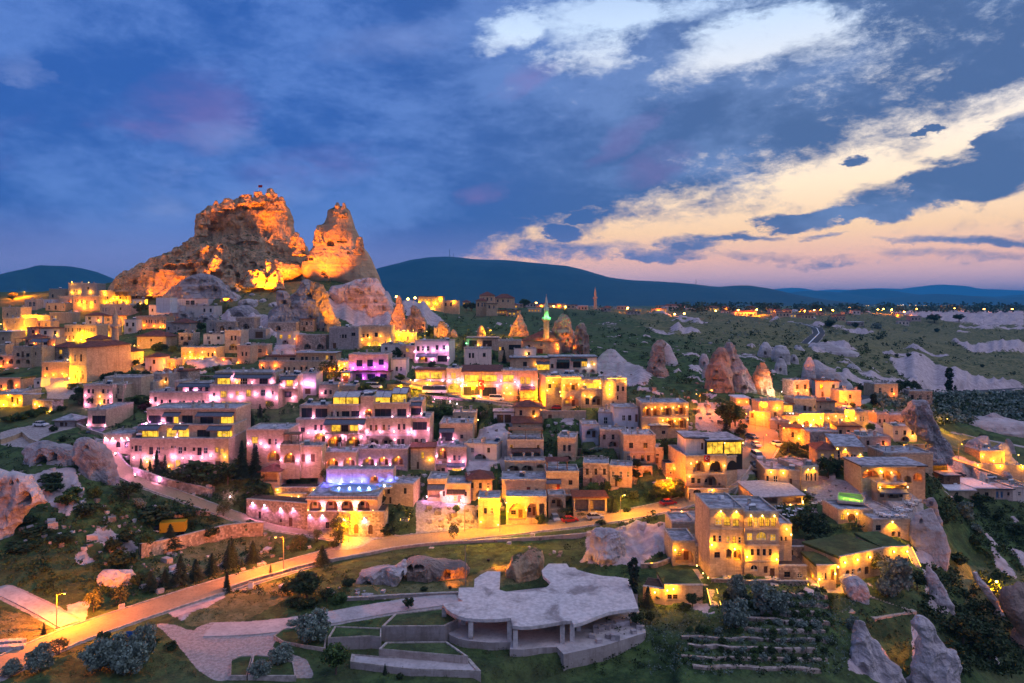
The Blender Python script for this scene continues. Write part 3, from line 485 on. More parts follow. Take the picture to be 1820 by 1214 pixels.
B('rough wall with a brown wooden gate beside the golden guest house', 1396, 1680, 578, 665, 'd 1560 88 566 645', 'o 1500@600 1', d=3, roof='none', name='gate_wall', cat='wall')
B('low stone gatehouse left of the golden guest house', 728, 845, 610, 720, 'd 770 24 640 700;w 735 14 640 670', 'y 720@640 1.5', d=6)
Z(0, 460, 7.583)
B('yellow-lit house with two windows below the street lamp', 282, 655, 768, 868, 'w 375,415 15 808 848;d 500 26 808 862', 'y 340@802,690@797,560@800 3', d=8)
B('brown house with one black window at the left edge of the upper town', 30, 278, 662, 808, 'w 98 20 732 764;w 220 16 725 745', d=9)
B('yellow-orange floodlit house at the left edge of the upper town', 38, 332, 806, 1005, 'w 97,200 14 835 870', 'y 60@960,180@990,300@960,20@880 3', d=9)
B('pale square house on the ridge with one dark window', 662, 882, 410, 548, 'w 710 24 478 522;w 800 18 495 520', D=455, d=11, short='the pale ridge house')
B('grey house with a pair of arched windows', 332, 492, 556, 690, 'a 405,455 36 578 640', d=10, wall='greystone')
B('blue-grey blank house right of the pair of arched windows', 492, 690, 548, 660, 'w 640 16 580 610', d=9, wall='bluewash')
B('flat-roofed beige house with three square windows', 615, 872, 602, 695, 'w 660,750 28 628 686;w 855 18 630 665', d=9)
B('small brown house with an orange-lit doorway', 790, 972, 510, 640, 'n 925 40 560 620', 'o 950@600 4', d=9)
B('pink stone hotel with three tall orange light columns', 982, 1335, 510, 700, 'w 1022,1050 15 543 582;w 1103 32 556 602;w 1170,1197 18 562 608;w 1280 32 554 602', 'o 1072@625,1072@590,1135@720,1135@660,1135@590,1232@650,1232@600 5', name='hotel', cat='hotel', d=10, short='the light-column hotel')
B('golden hotel crowded with lamps below the castle path', 1335, 1772, 435, 615, 'w 1400,1450,1550,1620,1700 18 510 545;d 1480,1580,1660 18 570 612', 'y 1410@452,1420@487,1600@482,1695@487,1530@537,1580@532,1485@577,1440@587,1640@572,1710@582,1370@570 4', name='hotel', cat='hotel', d=10, short='the golden lamp hotel')
B('round-cornered grey house under the ridge restaurant', 1100, 1312, 342, 440, 'w 1187 26 380 414', 'y 1220@452 3', D=440, d=9, wall='greystone')
B('dark ridge restaurant with a lit roof terrace', 922, 1100, 330, 450, 'w 995,1025 18 412 448;W 960,1020 16 342 360', 'y 975@452,1070@452,975@312,1200@318 4', D=450, d=10, wall='greystone', name='restaurant', cat='restaurant')
B('grey house with twin white-framed windows beside the small minaret', 1345, 1765, 622, 765, 'w 1387,1422 20 662 714;w 1625 24 655 690', d=9, wall='greystone')
B('tan house with round vents and one lit window', 668, 962, 732, 870, 'W 750 22 768 806;w 700 16 770 800', d=8)
Z(0, 440, 3.915)
B('white flat-roofed house with two black windows below the castle', 1182, 1450, 350, 412, 'w 1305,1340 28 368 398', d=9, wall='bluewash', short='the white two-window house')
B('bright white cube left of the white two-window house', 1036, 1192, 402, 468, 'w 1060 12 425 445', d=9, wall='plaster')
B('low blue-white house behind the bright white cube', 1086, 1182, 350, 400, '', d=8, wall='bluewash', D=352)
B('square pale house with two small windows under the white two-window house', 1296, 1490, 408, 505, 'w 1422,1466 14 424 448;w 1320 14 450 475', d=10, short='the small-window house', wall='plaster')
B('ruined wall with three cave arches left of the gray rock', 1500, 1640, 520, 600, 'n 1545 34 545 580;n 1600 30 550 580', d=7, wall='rubble', roof='flat', name='ruin', cat='ruin', clut=0)
B('ruined house with one wide dark vault under the gray rock', 1640, 1770, 490, 590, 'n 1712 46 530 575;w 1660 12 520 540', d=8, wall='rubble', name='ruin', cat='ruin', clut=0)
B('small brown house with two windows left of the maroon-sheet house', 915, 1020, 318, 362, 'w 950,985 12 330 350', d=8)
# ---- more houses on the slope under the grey rock
Z(180, 310, 3.370)
B('low ruined wall under the leaning grey rock', 1000, 1165, 890, 945, 'n 1060 30 905 935', d=6, wall='rubble', name='ruin', cat='ruin', clut=0)
B('grey cave house with two arches below the beige rubble', 1165, 1345, 965, 1050, 'n 1235 40 1015 1048;n 1312 40 1015 1048', 'o 1160@985 2', d=6, wall='rubble', name='ruin', cat='ruin', clut=0)
B('pale shed with a white door among the ruins', 880, 985, 930, 985, 'd 945 46 942 980', d=6, wall='greystone', name='shed', cat='shed')
B('small stone house with dark arches in the ruined terrace', 815, 925, 885, 935, 'n 865 38 895 930', d=6, wall='rubble', name='ruin', cat='ruin', clut=0)
B('stone house with a brown wooden gate below the ruins', 815, 990, 1025, 1090, 'w 850,870 14 1062 1085;w 950 22 1045 1068', 'o 1000@1080 1', d=7)

# ---- small houses packed between the named ones
fr = random.Random(23); made = 0; tries = 0
Z(0, 0, 1)
def clear_of(u0, u1, v0, v1):
    for s in SPECS:
        a0, a1 = s['px']; ov = max(0, min(u1, a1)-max(u0, a0))*max(0, min(v1, s['vb'])-max(v0, s['vt']))
        if ov > .12*(u1-u0)*(v1-v0): return False
    return True
REG = [(0, 250, 545, 705), (230, 560, 585, 690), (560, 800, 585, 640), (830, 1130, 735, 900), (1400, 1640, 705, 840), (690, 800, 760, 900), (120, 330, 520, 600)]
while made < 46 and tries < 4000:
    tries += 1; r = fr.choice(REG); u = fr.uniform(r[0], r[1]); v = fr.uniform(r[2], r[3]); k = (v-500)/250
    w_ = fr.uniform(26, 44)*(.55+.6*k); h_ = fr.uniform(20, 30)*(.55+.55*k)
    if not clear_of(u-w_/2-1, u+w_/2+1, v-h_, v+2): continue
    n = fr.choice([1, 2, 2, 3]); lt = fr.random() < .25; wl = fr.choice(['tuff', 'tuff', 'greystone', 'plaster', 'rubble']); us = ','.join(f'{u-w_/2+w_*(i+.5)/n:.1f}' for i in range(n)); ww = min(w_/n*.4, 5)
    rf = fr.choice(['flat', 'flat', 'flat', 'slabred', 'flat', 'hipred']); ar = fr.random() < .35
    op = f"{'W' if lt else 'w'} {us} {ww:.1f} {v-h_*.8:.1f} {v-h_*.5:.1f}" + (f";n {u:.1f} {w_*.35:.1f} {v-h_*.38:.1f} {v-1:.1f}" if ar else f";d {u-w_*.2:.1f} 4 {v-h_*.34:.1f} {v:.1f}")
    lm = f"{fr.choice('oy')} {u+w_*.3:.1f}@{v-h_*.45:.1f} 1.3" if fr.random() < .4 else ''
    sp = B('x', u-w_/2, u+w_/2, v-h_, v, op, lm, '', wl, rf, fr.uniform(-14, 14), 7); made += 1
    mn = {'tuff': 'beige stone', 'greystone': 'grey stone', 'plaster': 'whitewashed', 'rubble': 'rough stone'}[wl]; wn = ['', 'one', 'two', 'three'][n]
    sp['phr'] = (f"small {mn} house with {wn} {'lit' if lt else 'dark'} window{'s' if n > 1 else ''}", f"small {mn} houses with {wn} {'lit' if lt else 'dark'} window{'s' if n > 1 else ''}")
# ------------------------------------------------------------------ materials
MATS = {}
def mat(name):
    m = bpy.data.materials.new(name); m.use_nodes = True
    N = NT(m.node_tree); b = m.node_tree.nodes['Principled BSDF']
    b.inputs['Roughness'].default_value = 0.85; b.inputs['Specular IOR Level'].default_value = 0.25
    MATS[name] = m
    return m, N, b
def c4(c): return (c[0], c[1], c[2], 1.0)
def obj_noise(N, scale, detail=4, rough=0.6):
    tc = N.new('ShaderNodeNewGeometry')
    return N.noise(tc.outputs['Position'], scale, detail, rough)
def bump(N, b, h, strength=0.4, dist=0.2):
    n = N.new('ShaderNodeBump'); n.inputs['Strength'].default_value = strength; n.inputs['Distance'].default_value = dist
    N.put(n.inputs['Height'], h); N.l.new(n.outputs[0], b.inputs['Normal'])
def simple(name, col, rough=0.7, metal=0.0, var=0.0, scale=1.5):
    m, N, b = mat(name)
    if var:
        nz = obj_noise(N, scale, 4)
        N.put(b.inputs['Base Color'], N.mix(N.ss(nz, 0.35, 0.65), c4([x*(1-var) for x in col]), c4([min(1, x*(1+var)) for x in col])))
    else: b.inputs['Base Color'].default_value = c4(col)
    b.inputs['Roughness'].default_value = rough; b.inputs['Metallic'].default_value = metal
    return m
def stone(name, col, course=0.32, length=0.62, var=0.28, mortar=0.7, blotch=0.25):
    m, N, b = mat(name)
    uv = N.new('ShaderNodeUVMap'); uv.uv_map = 'UVMap'
    br = N.new('ShaderNodeTexBrick'); N.l.new(uv.outputs[0], br.inputs['Vector'])
    br.inputs['Scale'].default_value = 1.0; br.inputs['Brick Width'].default_value = length; br.inputs['Row Height'].default_value = course
    br.inputs['Mortar Size'].default_value = 0.015; br.inputs['Bias'].default_value = 0.0
    br.inputs['Color1'].default_value = c4([x*(1-var) for x in col]); br.inputs['Color2'].default_value = c4([min(1, x*(1+var)) for x in col])
    br.inputs['Mortar'].default_value = c4([x*mortar for x in col])
    nz = obj_noise(N, 0.45, 5); n2 = obj_noise(N, 3.0, 3)
    info = N.new('ShaderNodeObjectInfo')
    c = N.mix(N.mul(N.ss(nz, 0.42, 0.7), blotch*2), br.outputs[0], c4([col[0]*0.55, col[1]*0.5, col[2]*0.47]))
    c = N.mix(N.mul(N.ss(n2, 0.5, 0.75), 0.35), c, c4([min(1, x*1.35) for x in col]))
    gp = N.new('ShaderNodeNewGeometry'); sg = N.new('ShaderNodeSeparateXYZ'); N.l.new(gp.outputs['Position'], sg.inputs[0])
    st = N.noise(N.vec(N.mul(sg.outputs[0], 1.6), N.mul(sg.outputs[1], 1.6), N.mul(sg.outputs[2], 0.16)), 1.0, 4, 0.65)
    c = N.mix(N.mul(N.ss(st, 0.5, 0.72), 0.55), c, c4([col[0]*0.42, col[1]*0.39, col[2]*0.37]))
    tint = N.ramp(info.outputs['Random'], [(0, (0.82, 0.80, 0.80, 1)), (0.5, (1, 0.97, 0.94, 1)), (1, (1.12, 1.02, 0.92, 1))])
    c = N.mix(1.0, c, tint, 'MULTIPLY')
    N.l.new(c, b.inputs['Base Color'])
    bump(N, b, N.add(br.outputs['Fac'], N.mul(n2, -0.6)), 0.35, 0.05)
    return m
stone('tuff', (0.51, 0.39, 0.265), var=0.2, blotch=0.2); stone('greystone', (0.37, 0.335, 0.32), var=0.2, blotch=0.2); stone('rubble', (0.38, 0.32, 0.275), 0.42, 0.5, 0.5, 0.45, 0.4)
stone('plaster', (0.62, 0.58, 0.54), 0.5, 3.0, 0.05, 0.95, 0.12); stone('bluewash', (0.50, 0.54, 0.62), 0.5, 3.0, 0.05, 0.95, 0.12)
stone('trim', (0.50, 0.43, 0.36), 0.3, 0.9, 0.1, 0.8, 0.15); stone('concrete_wall', (0.40, 0.36, 0.34), 1.2, 2.4, 0.12, 0.75, 0.35)
simple('darkmetal', (0.03, 0.032, 0.035), 0.4, 0.5); simple('wood', (0.16, 0.085, 0.045), 0.7, 0, 0.4, 3.0)
simple('roof_grey', (0.30, 0.295, 0.31), 0.9, 0, 0.45, 0.6); simple('roof_dark', (0.035, 0.037, 0.045), 0.7, 0, 0.3); simple('roof_white', (0.62, 0.6, 0.62), 0.8, 0, 0.15)
simple('roof_pale', (0.42, 0.38, 0.38), 0.85, 0, 0.2); simple('rust', (0.16, 0.055, 0.03), 0.8, 0, 0.4); simple('parapet', (0.40, 0.35, 0.30), 0.9, 0, 0.25)
simple('awning', (0.10, 0.115, 0.145), 0.8, 0, 0.15); simple('awning_green', (0.025, 0.06, 0.055), 0.8, 0, 0.15); simple('awning_brown', (0.09, 0.055, 0.05), 0.8, 0, 0.2)
simple('frame_brown', (0.07, 0.04, 0.025), 0.6); simple('frame_white', (0.62, 0.6, 0.58), 0.5); simple('door_brown', (0.11, 0.055, 0.028), 0.6, 0, 0.3, 4); simple('door_red', (0.22, 0.035, 0.02), 0.6, 0, 0.3, 4); simple('door_blue', (0.05, 0.13, 0.25), 0.6)
simple('iron', (0.02, 0.02, 0.022), 0.5, 0.6); simple('pole', (0.22, 0.22, 0.22), 0.5, 0.4); simple('white_paint', (0.75, 0.75, 0.74), 0.45); simple('cloth_white', (0.72, 0.7, 0.68), 0.9); simple('red_cloth', (0.45, 0.012, 0.015), 0.8); simple('blue_sheet', (0.03, 0.12, 0.4), 0.5)
simple('sofa', (0.25, 0.03, 0.02), 0.8); simple('soil', (0.06, 0.04, 0.03), 0.95, 0, 0.3)
def tiles(name, col):
    m, N, b = mat(name)
    uv = N.new('ShaderNodeUVMap'); uv.uv_map = 'UVMap'
    w = N.new('ShaderNodeTexWave'); w.bands_direction = 'X'; w.inputs['Scale'].default_value = 1.1; w.inputs['Distortion'].default_value = 0.6; w.inputs['Detail'].default_value = 2
    N.l.new(uv.outputs[0], w.inputs['Vector']); nz = obj_noise(N, 0.8, 5)
    N.put(b.inputs['Base Color'], N.mix(N.ss(nz, 0.35, 0.65), c4([x*0.7 for x in col]), c4([x*1.25 for x in col])))
    bump(N, b, w.outputs['Fac'], 0.6, 0.08)
tiles('roof_red', (0.15, 0.055, 0.04))
def glass_dark():
    m, N, b = mat('pane_dark'); b.inputs['Base Color'].default_value = (0.018, 0.02, 0.026, 1); b.inputs['Roughness'].default_value = 0.12; b.inputs['Specular IOR Level'].default_value = 0.5
glass_dark()
def lit(name, col, strength, contrast=0.7, scale=0.8):
    m, N, b = mat(name)
    nz = obj_noise(N, scale, 3, 0.7)
    k = N.add(1-contrast, N.mul(N.ss(nz, 0.3, 0.62), contrast))
    b.inputs['Base Color'].default_value = (0.05, 0.04, 0.03, 1)
    b.inputs['Emission Color'].default_value = c4(col)
    N.put(b.inputs['Emission Strength'], N.mul(k, strength))
lit('pane_lit', (1.0, 0.50, 0.035), 1.1); lit('pane_lit_bright', (1.0, 0.55, 0.04), 1.5, 0.75, 0.6); lit('pane_white', (0.9, 1.0, 0.75), 1.1)
def bulb(name, col, s):
    m, N, b = mat(name); b.inputs['Base Color'].default_value = (0.1, 0.1, 0.1, 1)
    b.inputs['Emission Color'].default_value = c4(col); b.inputs['Emission Strength'].default_value = s
LCOL = {'p': (1.0, 0.33, 0.80), 'y': (1.0, 0.38, 0.0), 'o': (1.0, 0.21, 0.0), 'v': (0.42, 0.05, 1.0), 'g': (0.08, 1.0, 0.22), 'b': (0.07, 0.10, 1.0), 'k': (1.0, 0.92, 0.82), 'r': (1.0, 0.08, 0.12)}
BCOL = {'p': (1.0, 0.75, 0.9), 'y': (1.0, 0.7, 0.2), 'o': (1.0, 0.5, 0.08), 'v': (0.7, 0.3, 1.0), 'g': (0.4, 1, 0.5), 'b': (0.3, 0.4, 1), 'k': (1, 1, 1), 'r': (1, 0.3, 0.35)}
for k_, c_ in BCOL.items(): bulb('bulb_'+k_, c_, 9.0)
bulb('bulb_far', (1.0, 0.42, 0.06), 45.0)
bulb('strip_light', (1.0, 0.55, 0.06), 4.0)
def rockmat(name, col, dark, grass=True):
    m, N, b = mat(name)
    g = N.new('ShaderNodeNewGeometry'); P = g.outputs['Position']
    n1 = N.noise(P, 0.09, 6, 0.65, 0.4); n2 = N.noise(P, 0.5, 5, 0.6); n3 = N.noise(P, 2.0, 3)
    sx = N.new('ShaderNodeSeparateXYZ'); N.l.new(P, sx.inputs[0])
    strata = N.noise(N.vec(N.mul(sx.outputs[0], 0.03), N.mul(sx.outputs[1], 0.03), N.mul(sx.outputs[2], 0.7)), 1.0, 4, 0.6)
    c = N.mix(N.ss(n1, 0.38, 0.62), c4(dark), c4(col))
    c = N.mix(N.mul(N.ss(strata, 0.45, 0.62), 0.35), c, c4([x*1.25 for x in col]))
    c = N.mix(N.mul(N.ss(n2, 0.55, 0.72), 0.55), c, c4([x*0.5 for x in dark]))
    if grass:
        nz = N.new('ShaderNodeSeparateXYZ'); N.l.new(g.outputs['Normal'], nz.inputs[0])
        c = N.mix(N.ss(N.add(nz.outputs[2], N.mul(N.sub(n2, 0.5), 0.7)), 0.66, 0.85), c, c4((0.05, 0.062, 0.024)))
    N.l.new(c, b.inputs['Base Color']); bump(N, b, N.add(n2, N.mul(n3, 0.4)), 0.7, 0.8)
rockmat('rock_castle', (0.46, 0.32, 0.19), (0.30, 0.20, 0.115)); rockmat('rock_pale', (0.52, 0.47, 0.465), (0.34, 0.295, 0.285), False); rockmat('rock_brown', (0.34, 0.25, 0.20), (0.19, 0.14, 0.115), False); rockmat('rock_grey', (0.34, 0.31, 0.31), (0.20, 0.18, 0.18), False)
def roadmat(name, col, col2, sc):
    m, N, b = mat(name); n1 = obj_noise(N, 0.25, 5, 0.65); n2 = obj_noise(N, sc, 4)
    c = N.mix(N.ss(n1, 0.35, 0.65), c4(col), c4(col2)); c = N.mix(N.mul(N.ss(n2, 0.45, 0.7), 0.5), c, c4([x*0.6 for x in col]))
    N.l.new(c, b.inputs['Base Color']); bump(N, b, n2, 0.3, 0.05)
roadmat('paving', (0.30, 0.21, 0.12), (0.37, 0.265, 0.155), 2.2); roadmat('gravel', (0.40, 0.36, 0.34), (0.52, 0.47, 0.45), 1.6); roadmat('asphalt', (0.045, 0.047, 0.052), (0.06, 0.06, 0.065), 2.0)
def terrain_mat():
    m, N, b = mat('terrain')
    g = N.new('ShaderNodeNewGeometry'); P = g.outputs['Position']
    a = N.new('ShaderNodeAttribute'); a.attribute_name = 'cover'
    sp = N.new('ShaderNodeSeparateColor'); N.l.new(a.outputs['Color'], sp.inputs[0])
    n1 = N.noise(P, 0.035, 6, 0.65, 0.3); n2 = N.noise(P, 0.35, 5, 0.65); n3 = N.noise(P, 1.7, 4, 0.6); n0 = N.noise(P, 0.006, 4, 0.55)
    grass = N.mix(N.ss(n2, 0.36, 0.64), (0.022, 0.046, 0.013, 1), (0.075, 0.125, 0.035, 1))
    grass = N.mix(N.mul(N.ss(n1, 0.42, 0.66), 0.5), grass, (0.095, 0.095, 0.042, 1))
    grass = N.mix(N.mul(N.ss(n3, 0.5, 0.7), 0.55), grass, (0.016, 0.034, 0.012, 1))
    rock = N.mix(N.ss(n2, 0.35, 0.65), (0.36, 0.285, 0.28, 1), (0.55, 0.455, 0.45, 1))
    rock = N.mix(N.mul(N.ss(n1, 0.5, 0.66), 0.5), rock, (0.28, 0.24, 0.225, 1))
    dirt = N.mix(N.ss(n3, 0.35, 0.65), (0.30, 0.25, 0.225, 1), (0.43, 0.375, 0.345, 1))
    dry = N.mix(N.ss(n2, 0.4, 0.62), (0.115, 0.115, 0.04, 1), (0.19, 0.175, 0.075, 1)); dry = N.mix(N.mul(N.ss(n3, 0.5, 0.66), 0.6), dry, (0.05, 0.05, 0.022, 1))
    jit = N.add(N.mul(N.sub(n2, 0.5), 1.2), N.mul(N.sub(n3, 0.5), 0.5))
    c = N.mix(N.ss(N.add(sp.outputs[2], jit), 0.42, 0.58), grass, dry)
    c = N.mix(N.ss(N.add(sp.outputs[0], N.mul(jit, 1.1)), 0.45, 0.56), c, rock)
    c = N.mix(N.ss(N.add(sp.outputs[1], N.mul(jit, 0.5)), 0.44, 0.56), c, dirt)
    N.l.new(c, b.inputs['Base Color']); b.inputs['Roughness'].default_value = 0.95
    bump(N, b, N.add(n2, N.mul(n3, 0.6)), 0.8, 0.5)
terrain_mat()
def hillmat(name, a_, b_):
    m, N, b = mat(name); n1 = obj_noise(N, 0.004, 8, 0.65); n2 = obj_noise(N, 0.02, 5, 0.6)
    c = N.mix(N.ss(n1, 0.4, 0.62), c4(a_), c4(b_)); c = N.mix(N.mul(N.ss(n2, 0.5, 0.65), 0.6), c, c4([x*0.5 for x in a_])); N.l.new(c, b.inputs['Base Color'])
hillmat('hill', (0.006, 0.034, 0.042), (0.013, 0.048, 0.05))  # part of the distance haze's blue is put into this base colour

# ------------------------------------------------------------------ object helpers
class MB:
    def __init__(s): s.v = []; s.f = []; s.m = []; s.uv = []; s.mats = []
    def mi(s, m):
        if m not in s.mats: s.mats.append(m)
        return s.mats.index(m)
    def poly(s, pts, m, uv=None):
        i = len(s.v); s.v += [tuple(p) for p in pts]; s.f.append(tuple(range(i, i+len(pts)))); s.m.append(s.mi(m))
        if uv is None:
            a, b_, c = (Vector(pts[k]) for k in range(3)); n = (b_-a).cross(c-b_)
            ax = max(range(3), key=lambda k: abs(n[k]))
            uv = [(p[1], p[2]) if ax == 0 else (p[0], p[2]) if ax == 1 else (p[0], p[1]) for p in pts]
        s.uv += uv
    def box(s, x0, x1, y0, y1, z0, z1, m, skip=''):
        P = lambda x, y, z: (x, y, z)
        if 'f' not in skip: s.poly([P(x0, y0, z0), P(x1, y0, z0), P(x1, y0, z1), P(x0, y0, z1)], m)
        if 'k' not in skip: s.poly([P(x1, y1, z0), P(x0, y1, z0), P(x0, y1, z1), P(x1, y1, z1)], m)
        if 'l' not in skip: s.poly([P(x0, y1, z0), P(x0, y0, z0), P(x0, y0, z1), P(x0, y1, z1)], m)
        if 'r' not in skip: s.poly([P(x1, y0, z0), P(x1, y1, z0), P(x1, y1, z1), P(x1, y0, z1)], m)
        if 't' not in skip: s.poly([P(x0, y0, z1), P(x1, y0, z1), P(x1, y1, z1), P(x0, y1, z1)], m)
        if 'b' not in skip: s.poly([P(x0, y1, z0), P(x1, y1, z0), P(x1, y0, z0), P(x0, y0, z0)], m)
    def tube(s, a, b_, r0, r1, m, n=8, cap=True):
        a, b_ = Vector(a), Vector(b_); d = (b_-a).normalized(); u = d.orthogonal().normalized(); w = d.cross(u)
        R = [(u*math.cos(2*PI*k/n)+w*math.sin(2*PI*k/n)) for k in range(n)]
        for k in range(n):
            q = (k+1) % n
            s.poly([a+R[k]*r0, a+R[q]*r0, b_+R[q]*r1, b_+R[k]*r1], m)
        if cap and r1 > 0: s.poly([b_+R[k]*r1 for k in range(n)], m)
    def lathe(s, prof, m, n=16, cx=0, cy=0):
        for (r0, z0), (r1, z1) in zip(prof, prof[1:]):
            for k in range(n):
                a, b_ = 2*PI*k/n, 2*PI*(k+1)/n
                s.poly([(cx+r0*math.cos(a), cy+r0*math.sin(a), z0), (cx+r0*math.cos(b_), cy+r0*math.sin(b_), z0), (cx+r1*math.cos(b_), cy+r1*math.sin(b_), z1), (cx+r1*math.cos(a), cy+r1*math.sin(a), z1)], m)
    def mesh(s, name, smooth=False):
        me = bpy.data.meshes.new(name); me.from_pydata(s.v, [], s.f)
        for m in s.mats: me.materials.append(MATS[m])
        me.polygons.foreach_set('material_index', s.m)
        ul = me.uv_layers.new(name='UVMap'); ul.data.foreach_set('uv', [c for p in s.uv for c in p])
        if smooth: me.polygons.foreach_set('use_smooth', [True]*len(s.f))
        me.update(); return me
def link(name, me, parent=None, loc=None, rot=None):
    o = bpy.data.objects.new(name, me); COL.objects.link(o)
    if parent: o.parent = parent
    if loc is not None: o.location = loc
    if rot is not None: o.rotation_euler = rot
    return o
USED = set()
def tag(o, label=None, cat=None, group=None, kind=None):
    if label:
        o['label'] = label
    if cat: o['category'] = cat
    if group: o['group'] = group
    if kind: o['kind'] = kind
    return o
def empty(name, loc, rz=0.0, label=None, cat=None, group=None):
    o = bpy.data.objects.new(name, None); COL.objects.link(o); o.location = loc; o.rotation_euler = (0, 0, rz); o.empty_display_size = 0.5
    return tag(o, label, cat, group)
def dup(root, loc, rz=0.0, sc=1.0):
    r = root.copy(); COL.objects.link(r); r.location = loc; r.rotation_euler = (0, 0, rz)
    r.scale = (sc, sc, sc) if not isinstance(sc, tuple) else sc
    for ch in root.children:
        c = ch.copy(); COL.objects.link(c); c.parent = r
        for g in ch.children:
            d = g.copy(); COL.objects.link(d); d.parent = c
    return r
NLIGHT = 0
def point(name, loc, col, energy, parent=None, radius=0.08, spot=None, aim=None, blend=0.6):
    global NLIGHT; NLIGHT += 1
    L = bpy.data.lights.new(name, 'SPOT' if spot else 'POINT'); L.energy = energy; L.color = col; L.shadow_soft_size = radius
    o = bpy.data.objects.new(name, L); COL.objects.link(o); o.parent = parent; o.location = loc
    if spot:
        L.spot_size = math.radians(spot); L.spot_blend = blend
        o.rotation_euler = (-Vector(aim)).to_track_quat('Z', 'Y').to_euler()
    return o
def gridmesh(name, V, nx, ny, matname, smooth=True, wrap=False):
    me = bpy.data.meshes.new(name)
    i, j = np.meshgrid(np.arange(ny-1), np.arange(nx if wrap else nx-1), indexing='ij')
    j2 = (j+1) % nx
    F_ = np.stack([i*nx+j, i*nx+j2, (i+1)*nx+j2, (i+1)*nx+j], -1).reshape(-1, 4)
    me.vertices.add(len(V)); me.vertices.foreach_set('co', np.asarray(V, np.float32).ravel())
    me.loops.add(F_.size); me.loops.foreach_set('vertex_index', F_.ravel().astype(np.int32))
    me.polygons.add(len(F_)); me.polygons.foreach_set('loop_start', np.arange(0, F_.size, 4, dtype=np.int32)); me.polygons.foreach_set('loop_total', np.full(len(F_), 4, np.int32))
    me.polygons.foreach_set('use_smooth', np.full(len(F_), smooth))
    me.materials.append(MATS[matname]); me.update(calc_edges=True); me.validate()
    return me

# ------------------------------------------------------------------ roads: surveyed centre lines, width in metres
ROADS = []
def road(name, px, w, m, kerb=None, smooth=9):
    pts_ = [hit(u, v) for u, v in px]
    P = [Vector(p) for p in pts_]; out = []
    for a, b_ in zip(P, P[1:]):
        n = max(1, int((b_-a).length/1.2))
        out += [a.lerp(b_, k/n) for k in range(n)]
    out.append(P[-1]); A_ = np.array([tuple(p) for p in out])
    for _ in range(3):
        Q = np.pad(A_, ((smooth//2, smooth//2), (0, 0)), 'edge'); A_ = np.stack([np.convolve(Q[:, k], np.ones(smooth)/smooth, 'valid') for k in range(3)], 1)
    ROADS.append(dict(name=name, P=A_, w=w, m=m, kerb=kerb))
road('road', [(-60,1215),(40,1165),(140,1122),(235,1092),(330,1060),(430,1030),(530,1002),(620,976),(700,962),(800,952),(880,945),(960,935),(1040,928),(1110,915),(1180,902),(1235,888),(1280,868),(1318,842)], 7.0, 'paving', 'kerb')
road('hotel_road', [(640,962),(590,950),(520,941),(450,930),(390,908),(330,884),(270,864),(225,848),(198,825),(185,800),(178,780)], 5.0, 'paving', 'kerb')
road('brick_street', [(1318,842),(1335,822),(1348,800),(1362,785),(1358,768),(1340,752),(1322,738),(1300,722)], 9.0, 'paving')
road('upper_street', [(700,668),(760,690),(830,706),(900,718),(960,730),(1010,742)], 6.0, 'paving', 'kerb')
road('lane', [(255,680),(300,678),(350,682),(420,690),(480,690)], 5.5, 'paving')
road('lane', [(240,640),(255,655),(262,668),(275,678)], 5.0, 'paving')
road('plaza_road', [(1450,730),(1480,716),(1530,704),(1600,701),(1700,698),(1830,690)], 8.0, 'asphalt')
road('highway', [(1436,612),(1446,602),(1456,592),(1452,583),(1432,577),(1405,572)], 11.0, 'asphalt')
road('ravine_street', [(1640,800),(1690,812),(1740,830),(1790,848),(1850,868)], 9.0, 'paving')
road('ravine_path', [(1690,765),(1740,780),(1790,788),(1850,800)], 5.0, 'gravel')
road('gravel_track', [(840,1060),(760,1068),(680,1080),(600,1095),(520,1110),(430,1120),(340,1118)], 5.0, 'gravel')
road('dirt_track', [(-20,1038),(40,1062),(90,1090),(140,1118)], 3.2, 'gravel')

